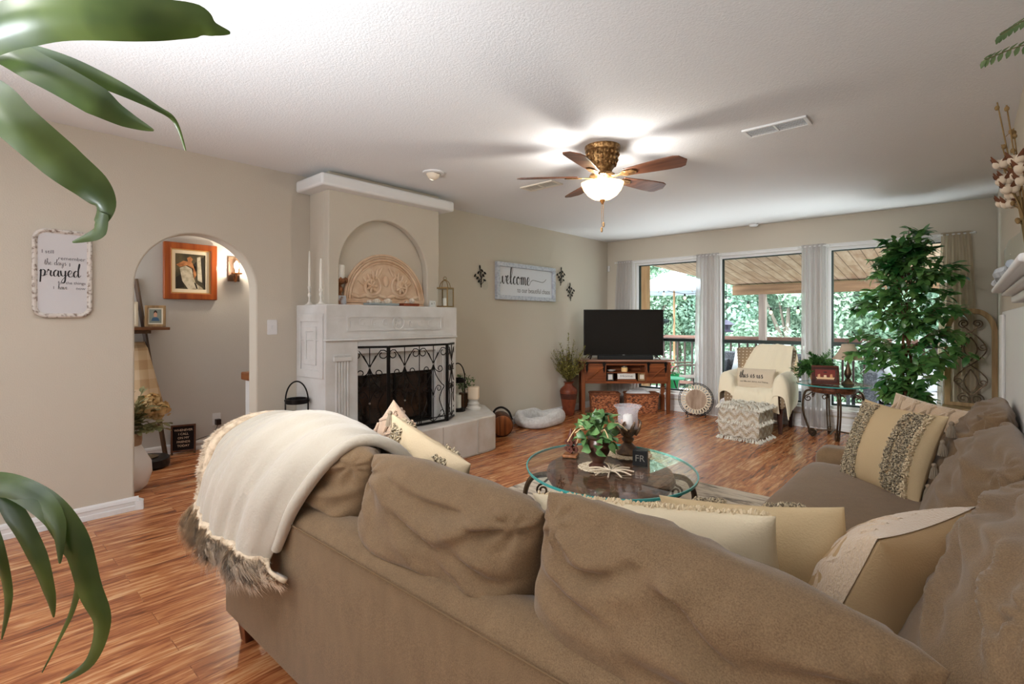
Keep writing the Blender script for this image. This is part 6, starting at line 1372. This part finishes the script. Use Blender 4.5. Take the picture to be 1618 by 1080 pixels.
def edge_roll(fn, pts, r):
    b = MB(); b.tube([Vector(p) for p in pts], r, 10); return b
b = MB(); b.tube([FN(1.0, k / 40) + Vector((.01, 0, .0)) for k in range(37)], [.020, .020, .020, .020, .016], 10); b.build('hem_roll', M_FLEECE, tw, world=True)
def fur(base_fn, n, Lr, seed, width):
    b = MB(); random.seed(seed)
    for k in range(n):
        p, nrm, dn = base_fn(random.random(), random.random()); L_ = random.uniform(*Lr); side = Vector((random.gauss(0, .35), random.gauss(0, .35), random.gauss(0, .25)))
        cl = noise.noise(p * 22) * .9; d1 = (nrm * .55 + dn * .8 + side * .5 + Vector((cl, 0, cl * .5)) * .4).normalized(); d2 = (dn + side * .4 + nrm * .1 + Vector((cl, -cl * .3, 0)) * .5).normalized()
        q = p + d1 * L_ * .5; e = q + d2 * L_ * .55; w = d1.cross(nrm + Vector((.01, .02, .03)))
        w = (w.normalized() if w.length > 1e-6 else Vector((1, 0, 0))) * width; o = len(b.v)
        b.v += [p - w, p + w, q + w * .8, q - w * .8, e]; b.f += [(o, o + 1, o + 2, o + 3), (o + 3, o + 2, o + 4)]
    return b
def bottom(u, v):
    p = FN(min(u * 1.03, 1), 1.0) + Vector((max(u * 1.03 - 1, 0) * 1.5, 0, 0)); p2 = FN(min(u, 1), .97); dn = (p - p2).normalized(); nrm = Vector((-.25 - .6 * (1 - u) ** 3, -1, .1)).normalized(); return p + dn * (v * .115 - .03) + nrm * (.012 + .022 * math.sin(PI * v)), nrm, dn
def leftside(u, v):
    p = FN(0.0, u); p2 = FN(.03, u); dn = (p - p2).normalized(); nrm = Vector((-.35, -.85, .4)).normalized(); dd = (Vector((-.8, -.3, -.25)) + dn * .3).normalized(); return p + dd * (v * .06 - .012) + nrm * (.014 + .02 * math.sin(PI * v)), nrm, dd
b = MB(); nb = 60
b.grid(lambda u, v: bottom(u, v)[0] - bottom(u, v)[1] * .006, nb, 8); b.grid(lambda u, v: leftside(u, v)[0] - leftside(u, v)[1] * .004, nb, 6)
fb = b.build('fur_border', M_FUR, tw, world=True, solid=.012, angle=120)
f1 = fur(bottom, 9000, (.03, .06), 5, .0016); f2 = fur(leftside, 5000, (.02, .04), 6, .0014)
f1.v += []; o = len(f1.v); f1.v += f2.v; f1.f += [tuple(i + o for i in q) for q in f2.f]
f1.v = [v - tw.location for v in f1.v]; f1.build('fur_pile', M_FUR, fb, smooth=False)['kind'] = 'stuff'

# ============================================================ FOREGROUND PLANT
M_STRAP = leaf_mat('strap_leaf', (48, 68, 26), (84, 102, 48), .35, .22, 10); M_STEMG = mat('plant_cane', (110, 92, 60), .8)
pb = atD(-120, 900, .78); px_, py_ = pb.x, pb.y
pp = thing('dracaena_plant', 'tall strap-leaved houseplant whose long leaves arch in from the left edge', 'plant', (px_, py_, 0))
MB().lathe([(.11, 0), (.13, .03), (.155, .26), (.16, .28), (.145, .28), (.14, .25), (.01, .25)], 32).build('pot', mat('matte_white_pot', (214, 210, 202), .6), pp)
b = MB(); b.tube([(0, 0, .25), (.01, .0, .8), (0, .01, 1.62)], .014, 8, sub=6); b.build('cane', M_STEMG, pp)
def strap(pts, wid, name='leaf', face=None, fold=.18):
    """pts: (px, py, depth) in the photograph -> a long leaf through those points of space"""
    P = smooth_path([atD(*p) if not isinstance(p, Vector) else p for p in pts], 8); n = len(P); b = MB(); vs = []; fs = []
    for i, p in enumerate(P):
        t = (P[min(i + 1, n - 1)] - P[max(i - 1, 0)]).normalized(); f = i / (n - 1) * (len(wid) - 1); k = min(int(f), len(wid) - 2); w = wid[k] + (wid[k + 1] - wid[k]) * (f - k)
        nr = face if face is not None else (-FWD + Vector((0, 0, .35))); s_ = t.cross(nr).normalized() * (w / 2); up = s_.cross(t).normalized() * (w * fold)
        vs += [p - s_ - up, p - s_ * .5 - up * .35, p, p + s_ * .5 - up * .35, p + s_ - up]
    for i in range(n - 1):
        for j in range(4): a = 5 * i + j; fs.append((a, a + 1, a + 6, a + 5))
    b.add(vs, fs); return b.build(name, M_STRAP, pp, world=True, angle=120)
top = Vector((px_, py_, 1.60)); low = Vector((px_, py_, .98))
strap([top, (-40, 62, .74), (60, 28, .72), (200, 30, .74), (300, 32, .78), (338, 46, .80), (364, 52, .82)], [.02, .05, .062, .058, .056, .046, .018, .004], face=-FWD + Vector((0, 0, -.5)))
strap([top, (-30, 70, .78), (60, 105, .78), (150, 155, .80), (200, 186, .83), (243, 206, .85)], [.015, .046, .05, .05, .03, .003])
strap([top, (-30, 72, .82), (80, 90, .84), (170, 128, .88), (240, 165, .92), (275, 190, .95), (293, 238, .97)], [.012, .035, .036, .03, .014, .008, .003])
strap([top, (-40, 135, .70), (20, 190, .68), (90, 250, .70), (140, 292, .72), (160, 325, .73), (152, 352, .735)], [.012, .05, .054, .054, .046, .034, .02]); strap([atD(160, 335, .73), (153, 362, .735), (140, 372, .735), (114, 382, .73)], [.018, .026, .018, .003])
strap([low, (-20, 760, .74), (60, 790, .70), (112, 850, .70), (138, 930, .71), (158, 985, .72), (140, 1045, .73), (95, 1078, .74)], [.015, .03, .034, .034, .03, .024, .016, .003], face=-FWD + Vector((.3, 0, .6)))
strap([low, (-20, 775, .78), (20, 815, .76), (55, 880, .76), (76, 940, .77), (84, 975, .78)], [.012, .026, .03, .028, .018, .003])
strap([low, (0, 765, .80), (60, 800, .78), (100, 860, .78), (122, 905, .79), (114, 960, .80), (90, 1015, .81), (66, 1062, .82)], [.01, .022, .022, .02, .016, .010, .005, .002])
strap([low, (0, 770, .72), (60, 790, .70), (88, 830, .69), (94, 890, .69)], [.012, .026, .028, .022, .003])
strap([low, (-40, 800, .86), (-10, 860, .84), (10, 940, .86), (2, 1010, .88)], [.01, .022, .024, .018, .003])
for dr, df, dz in ((-.45, .0, .25), (-.4, -.25, .1), (-.35, .3, .05), (-.15, -.35, .1)):
    dx, dy = (RGT * dr + FWD * df).xy
    strap([top, top + Vector((dx * .5, dy * .5, dz + .1)), top + Vector((dx, dy, dz - .15))], [.015, .05, .045, .004], face=Vector((0, 0, 1)))

# ============================================================ COVERED DECK AND GARDEN
M_DECK = wood('grey_deck_boards', (150, 148, 148), (196, 194, 192), 'x', .8, 9)
struct(MB().box2((-4.0, 0.15, -.22), (7.0, 3.3, -.12)).build('floor_deck', M_DECK, smooth=False))
M_LAWN = mat('garden_ground', (96, 112, 70), .95, noise_=((2, 2, 2), (130, 138, 96), .4, .7, 4))
struct(MB().box2((-30, 3.3, -1.3), (30, 40, -1.2)).build('ground', M_LAWN, smooth=False))
m, nt, bb = nodes_of('cedar_ceiling_boards'); tc = nt.nodes.new('ShaderNodeTexCoord'); sp = nt.nodes.new('ShaderNodeSeparateXYZ'); cb = nt.nodes.new('ShaderNodeCombineXYZ'); link(nt, tc, 'Object', sp, 0); link(nt, sp, 'Y', cb, 'X'); link(nt, sp, 'X', cb, 'Y')
br = nt.nodes.new('ShaderNodeTexBrick'); br.inputs['Scale'].default_value = 1; br.inputs['Brick Width'].default_value = 1.3; br.inputs['Row Height'].default_value = .14; br.inputs['Mortar Size'].default_value = .006; br.inputs['Color1'].default_value = C3(200, 176, 156); br.inputs['Color2'].default_value = C3(180, 152, 132); br.inputs['Mortar'].default_value = C3(112, 86, 66); link(nt, cb, 0, br, 0)
mp = coords(nt, (14, 1.6, 14)); n = nt.nodes.new('ShaderNodeTexNoise'); n.inputs['Scale'].default_value = 1; n.inputs['Detail'].default_value = 5; link(nt, mp, 0, n, 0); r = ramp(nt, [(.35, C3(206, 180, 156)), (.7, C3(255, 250, 244))]); link(nt, n, 0, r, 0)
mm = nt.nodes.new('ShaderNodeMix'); mm.data_type = 'RGBA'; mm.blend_type = 'MULTIPLY'; mm.inputs[0].default_value = .8; nt.links.new(br.outputs[0], mm.inputs[6]); nt.links.new(r.outputs[0], mm.inputs[7]); nt.links.new(mm.outputs[2], bb.inputs['Base Color']); bb.inputs['Roughness'].default_value = .7
M_CEDAR = m
b = MB(); q0, q1, q2, q3 = (-.05, .15, 2.26), (4.9, .15, 2.26), (5.4, 3.15, 1.90), (.86, 3.15, 1.90)
b.add([q0, q1, q2, q3] + [(x, y, z + .08) for x, y, z in (q0, q1, q2, q3)], [(0, 1, 2, 3), (7, 6, 5, 4), (0, 4, 5, 1), (1, 5, 6, 2), (2, 6, 7, 3), (3, 7, 4, 0)]); struct(b.build('roof_porch', M_CEDAR, smooth=False))
M_BEAM = wood('brown_beam', (112, 84, 62), (150, 116, 88), 'x', .8, 16); M_POST = wood('tan_post', (140, 104, 72), (178, 142, 106), 'z', .8, 16); M_RAILW = wood('red_brown_rail', (92, 64, 56), (122, 90, 78), 'x', .8, 16)
struct(MB().box2((.86, 2.96, 1.72), (5.4, 3.08, 1.895)).build('beam_porch', M_BEAM, smooth=False))
def post(label, x, y, w, z1, m): o = MB().box((0, 0, (z1 + .12) / 2 - .12), (w, w, z1 + .12)).build('porch_post', m, smooth=False); o.location = (x, y, 0); tag(o, label, 'post'); return o
post('grey-brown porch post standing at the deck rail beyond the middle window', 1.37, 3.0, .11, 1.72, wood('grey_brown_post', (120, 104, 96), (152, 134, 124), 'z', .8, 16))
post('tan porch post close outside the left edge of the left window', .315, .62, .10, 2.12, M_POST)
post('brown porch post at the deck rail beyond the right window', 4.3, 3.0, .11, 1.72, M_BEAM)
rl = thing('deck_railing', 'red-brown wood railing with dark balusters along the deck edge', 'railing', (1.0, 3.14, -.12))
b = MB(); b.box((0, 0, 1.055), (9.0, .12, .045)); b.box((0, -.03, 1.0), (9.0, .04, .08)); b.box((0, 0, .14), (9.0, .04, .06)); b.build('rails', M_RAILW, rl, smooth=False)
b = MB()
M_BALU = mat('dark_baluster', (62, 46, 42), .7)
for k in range(60): MB().box((-4.4 + .149 * k, 0, .56), (.03, .03, .86)).build('baluster', M_BALU, rl, smooth=False)
# trees beyond the deck
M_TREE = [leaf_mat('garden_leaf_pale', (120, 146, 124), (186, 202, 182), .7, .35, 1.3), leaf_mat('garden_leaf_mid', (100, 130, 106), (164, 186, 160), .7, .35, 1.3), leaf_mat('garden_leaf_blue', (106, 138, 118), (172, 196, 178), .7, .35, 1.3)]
M_TRUNK = mat('grey_bark', (120, 108, 98), .9)
def tree_mesh(seed, R, Hc, n, ls):
    random.seed(seed); b = MB(); c = MB(); blobs = []
    for k in range(26):
        a = random.uniform(0, 6.28); z = random.uniform(.12, 1.0); rr = R * (1 - .55 * abs(z - .45)) * random.uniform(.3, .95); blobs.append((Vector((rr * math.cos(a), rr * math.sin(a), z * Hc)), R * random.uniform(.26, .46)))
    for k in range(n):
        q, rad = random.choice(blobs); v = Vector((random.gauss(0, 1), random.gauss(0, 1), random.gauss(0, 1))).normalized(); p = q + v * rad * random.uniform(.6, 1.05)
        d = Vector((random.uniform(-1, 1), random.uniform(-1, 1), random.uniform(-1, .6))); L_ = random.uniform(.6, 1.4) * ls; d.normalize(); s_ = d.cross(v).normalized() if d.cross(v).length > .01 else d.orthogonal(); o = len(b.v)
        b.v += [p, p + d * L_ * .5 + s_ * L_ * .3, p + d * L_, p + d * L_ * .5 - s_ * L_ * .3]; b.f.append((o, o + 1, o + 2, o + 3))
    c.tube([(0, 0, -.1), (.1, .05, Hc * .3), (0, 0, Hc * .75)], [.12, .09, .03], 7, sub=4)
    for q, rad in blobs[::3]: c.tube([(0, 0, q.z * .45), q * .6 + Vector((0, 0, q.z * .25)), q], [.05, .03, .012], 5, sub=4)
    return b, c
kinds = []
for i in range(3):
    b, c = tree_mesh(50 + i, 1.7, 4.6, 22000, .105); t = thing('garden_tree', 'x', 'tree', (0, 0, -1.2), 0, 'trees beyond the deck'); b.build('crown', M_TREE[i], t, smooth=False); c.build('trunk', M_TRUNK, t); kinds.append(t)
TREES = [(-4.9, 7.6, .9, 'pale green tree beyond the deck, furthest left past the white umbrella'), (-2.7, 6.6, .85, 'green tree beyond the deck rail behind the white umbrella pole'), (-.9, 7.4, .95, 'leafy tree beyond the deck seen left of the grey-brown porch post'), (.9, 6.8, .9, 'leafy tree beyond the deck directly behind the grey-brown porch post'), (2.6, 7.4, .95, 'leafy tree beyond the deck right of the grey-brown porch post'), (4.3, 6.9, .9, 'leafy tree beyond the deck behind the indoor ficus'),
         (-6.6, 11.5, 1.5, 'tall back tree at the left end of the garden'), (-3.6, 11, 1.45, 'tall back tree rising behind the white umbrella'), (-.6, 11.4, 1.5, 'tall back tree behind the hanging feeder'), (2.2, 11, 1.45, 'tall back tree behind the middle of the garden'), (5.2, 11.3, 1.5, 'tall back tree at the right end of the garden')]
for i, (x, y, s_, lab) in enumerate(TREES):
    t = kinds[i] if i < 3 else dup(kinds[i % 3], (x, y, -1.2)); t.location = (x, y, -1.2); t.rotation_euler = (0, 0, i * 1.3); t.scale = (s_, s_, s_); t['label'] = lab
b = MB(); random.seed(2)
def hl(u, v): x = -24 + 48 * u; return (x, 15 + 3 * math.sin(u * 5) + 4 * v, -1.3 + 9.5 * math.sin(v * 1.57) + .9 * noise.noise(Vector((x * .5, v * 5, 1))))
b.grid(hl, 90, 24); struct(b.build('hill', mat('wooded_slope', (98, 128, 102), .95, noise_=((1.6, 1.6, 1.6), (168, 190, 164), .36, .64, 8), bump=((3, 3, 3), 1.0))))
# umbrella
M_CANVAS = sheer_mat('white_canvas', (206, 209, 216), 0, .45)
um = thing('patio_umbrella', 'white patio umbrella open on the deck beyond the left window', 'umbrella', (-.62, 3.75, -.12)); UZ = 2.05
b = MB(); b.grid(lambda u, v: ((.06 + v * .98) * math.cos(2 * PI * u) * (1 - .06 * v * abs(math.sin(4 * 2 * PI * u)) ** .7), (.06 + v * .98) * math.sin(2 * PI * u) * (1 - .06 * v * abs(math.sin(8 * PI * u)) ** .7), UZ + .33 - .33 * v ** 1.2), 64, 10, closeu=True); b.grid(lambda u, v: (1.04 * math.cos(2 * PI * u) * (1 - .06 * abs(math.sin(8 * PI * u)) ** .7), 1.04 * math.sin(2 * PI * u) * (1 - .06 * abs(math.sin(8 * PI * u)) ** .7), UZ - .09 * v), 64, 3, closeu=True); b.build('canopy', M_CANVAS, um, solid=.006)
b = MB(); b.grid(lambda u, v: (.30 * v * math.cos(2 * PI * u), .30 * v * math.sin(2 * PI * u), UZ + .39 - .07 * v), 32, 4, closeu=True); b.build('vent_cap', M_CANVAS, um)
MB().lathe([(.022, 0), (.022, UZ + .36)], 12).build('pole', M_POST, um); MB().lathe([(.25, 0), (.25, .05), (.06, .09)], 24).build('base', M_BLACKMET, um)
for k in range(8): a = PI / 4 * k; b = MB(); b.tube([(.03 * math.cos(a), .03 * math.sin(a), UZ + .30), (1.0 * math.cos(a), 1.0 * math.sin(a), UZ - .01)], .009, 5); b.build('rib', M_POST, um)
# pedestal fan
fnn = thing('pedestal_fan', 'black pedestal fan on the deck behind the television', 'fan', (.05, 1.55, -.12), .7)
b = MB()
for r_ in (.27, .2, .12): b.tube([(p.x, -.06 + .02 * (r_ < .26), p.z) for p in circle3((0, 0, 1.36), r_, 'xz', 40)], .005, 5, closed=True)
for k in range(24): a = 2 * PI * k / 24; b.tube([(.05 * math.cos(a), -.05, 1.36 + .05 * math.sin(a)), (.27 * math.cos(a), -.055, 1.36 + .27 * math.sin(a))], .0025, 4)
b.build('cage', M_BLACKMET, fnn)
for k in range(3): b = MB(); a = 2.1 * k; b.ball((0, 0, 0), (.10, .012, .055), 10, 6, TR((.11 * math.cos(a), -.03, 1.36 + .11 * math.sin(a)), (.4, -a, 0))); b.build('blade', mat('fan_blade_grey', (70, 86, 84), .4), fnn)
b = MB(); b.lathe([(.018, .02), (.018, 1.3)], 12); b.ball((0, .05, 1.36), (.07, .10, .07)); b.build('pole_motor', M_BLACKMET, fnn); MB().lathe([(.2, 0), (.2, .02), (.03, .04)], 28).build('base', M_BLACKMET, fnn)
# deck seating
M_WICKG = mat('charcoal_wicker', (72, 72, 78), .8, noise_=((60, 60, 60), (104, 104, 110), .45, .6, 3), bump=((60, 60, 60), .5)); M_CUSHG = mat('pale_grey_cushion', (208, 208, 210), .9); M_CUSHB = mat('blue_white_pillow', (206, 216, 226), .9, noise_=((14, 14, 14), (142, 164, 186), .52, .56, 2))
def deck_sofa(label, loc, rz, w, d, pil):
    t = thing('deck_sofa', label, 'outdoor sofa', loc, rz)
    MB().box((0, 0, .16), (w, d, .24)).build('base', M_WICKG, t, bevel=.02)
    for sx in (-1, 1): MB().box((sx * (w / 2 - .08), 0, .36), (.16, d, .66)).build('arm', M_WICKG, t, bevel=.02)
    MB().box((0, d / 2 - .08, .44), (w, .16, .76)).build('backrest', M_WICKG, t, bevel=.02)
    b = MB(); b.pillow(w - .34, d - .18, .16, TR((0, -.07, .36), (PI / 2, 0, 0)), ex=.22, pinch=.01, box=6, wr=.003); b.build('seat_cushion', M_CUSHG, t)
    for sx in (-1, 1): MB().box((sx * (w / 2 - .1), -d / 2 + .1, .02), (.06, .06, .04)).build('foot', M_BLACKMET, t)
    c, s_ = math.cos(rz), math.sin(rz)
    for k, (x, m, lab) in enumerate(pil):
        b = MB(); b.pillow(.46, .44, .16, TR((0, 0, 0), (-.25, .12 * (-1) ** k, 0)), seed=k + 30); o = b.build('deck_pillow', m); y = d / 2 - .30; o.location = (loc[0] + c * x - s_ * y, loc[1] + s_ * x + c * y, loc[2] + .66); o.rotation_euler = (0, 0, rz); tag(o, lab, 'pillow', 'pillows on the deck seating')
    return t
deck_sofa('charcoal wicker sofa on the deck seen behind the indoor armchair', (1.62, 2.35, -.12), 0, 1.7, .8, [(-.35, M_CUSHG, 'pale grey pillow on the deck sofa behind the armchair'), (-.02, M_CUSHB, 'blue and white patterned pillow on the deck sofa behind the armchair')])
deck_sofa('charcoal wicker sofa on the deck seen behind the ficus', (3.75, 1.75, -.12), 0, 1.35, .85, [(-.3, M_CUSHG, 'pale pillow at the left of the deck sofa behind the ficus'), (.12, M_CUSHG, 'pale pillow at the right of the deck sofa behind the ficus')])
t = thing('deck_table', 'low pale-topped table on the deck between the wicker sofas', 'table', (2.55, 1.5, -.12))
MB().box((0, 0, .40), (.8, .5, .04)).build('top', M_CUSHG, t, bevel=.006)
for sx in (-1, 1):
    for sy in (-1, 1): MB().box((sx * .36, sy * .21, .19), (.04, .04, .38)).build('leg', M_WICKG, t)
M_SLING = mat('brown_sling', (112, 98, 88), .8)
def deck_chair(label, x, y, rz):
    t = thing('deck_chair', label, 'chair', (x, y, -.12), rz, 'sling chairs on the deck')
    b = MB(); b.grid(lambda u, v: (-.24 + .48 * u, .22 - .5 * min(v * 2, 1) if v > .5 else .22 + .14 * (1 - 2 * v), .42 if v > .5 else .42 + .52 * (1 - 2 * v)), 6, 13); b.build('sling', M_SLING, t, solid=.02)
    for sx in (-1, 1):
        b = MB(); b.tube([(sx * .25, -.26, 0), (sx * .25, -.27, .42), (sx * .26, -.20, .62), (sx * .26, .2, .64)], .016, 6, sub=4); b.build('arm', M_SLING, t)
        b = MB(); b.tube([(sx * .25, .26, 0), (sx * .25, .22, .42), (sx * .25, .36, .95)], .016, 6); b.build('leg', M_BLACKMET, t)
deck_chair('brown sling chair on the deck just right of the television', -.25, 2.35, 2.2); deck_chair('brown sling chair on the deck beside the left window curtain', .52, 1.62, -.9)
t = thing('green_table', 'small green-topped metal table on the deck low in the left window', 'table', (.62, .85, -.12))
MB().lathe([(.22, .46), (.22, .475)], 28).build('top', mat('green_enamel', (60, 150, 112), .3), t)
for k in range(3): a = 2.1 * k; b = MB(); b.tube([(.05 * math.cos(a), .05 * math.sin(a), .46), (.12 * math.cos(a), .12 * math.sin(a), .25), (.2 * math.cos(a), .2 * math.sin(a), 0)], .012, 6, sub=3); b.build('leg', M_BLACKMET, t)
t = thing('flower_pot', 'tall green pot of red flowers on the deck behind the green table', 'plant', (.42, 1.25, -.12))
MB().lathe([(.11, 0), (.14, .3), (.16, .5), (.14, .5), (.02, .46)], 24).build('pot', mat('green_glaze', (34, 128, 72), .25), t)
random.seed(77); b, c = MB(), MB()
for k in range(160):
    v = Vector((random.gauss(0, 1), random.gauss(0, 1), abs(random.gauss(0, 1)))).normalized(); p = Vector((0, 0, .5)) + v * random.uniform(.05, .18); (c if k % 3 == 0 else b).leaf(p, v + Vector((random.uniform(-.5, .5),) * 3), (0, 0, 1), .05, .03, .2, n=3)
b.build('foliage', M_FERN, t); c.build('blossoms', mat('red_petals', (196, 64, 84), .6), t)
# hanging feeder and string lights
t = thing('bird_feeder', 'dark hanging feeder beyond the rail in the middle window', 'bird feeder', (.55, 3.55, 1.02))
MB().lathe([(.02, 0), (.13, .01), (.13, .03), (.07, .05), (.07, .14), (.16, .15), (.03, .24), (.005, .25)], 20).build('body', mat('dark_feeder', (58, 52, 70), .6), t)
b = MB(); b.tube([(0, 0, .25), (0, 0, .95)], .006, 5); b.tube([(0, 0, .95), (.25, -.25, 1.0), (.45, -.55, .92)], .012, 6, sub=4); b.build('hook', M_BLACKMET, t)
t = thing('string_lights', 'string of lit globe bulbs along the porch edge', 'string lights', (1.0, 3.2, 1.6))
pts = [onY(px, py, 3.2) for px, py in ((1030, 452), (1049, 458), (1082, 464), (1115, 462), (1147, 468), (1182, 476), (1218, 486), (1261, 484), (1330, 470), (1400, 462))]
b = MB(); b.tube(pts, .006, 5, sub=5); b.build('cable', M_BLACKMET, t, world=True)
M_BULB = mat('warm_globe', (255, 226, 190), .3, emis=((255, 214, 160), .9))
for k in (1, 2, 4, 5, 6, 7, 9): p = pts[k]; b = MB(); b.ball(p - Vector((0, 0, .085)), (.028, .028, .036), 10, 7); bu = b.build('bulb', M_BULB, t, world=True); b = MB(); b.tube([p, p - Vector((0, 0, .05))], .016, 6); b.build('socket', M_BLACKMET, bu, world=False).location = -t.location
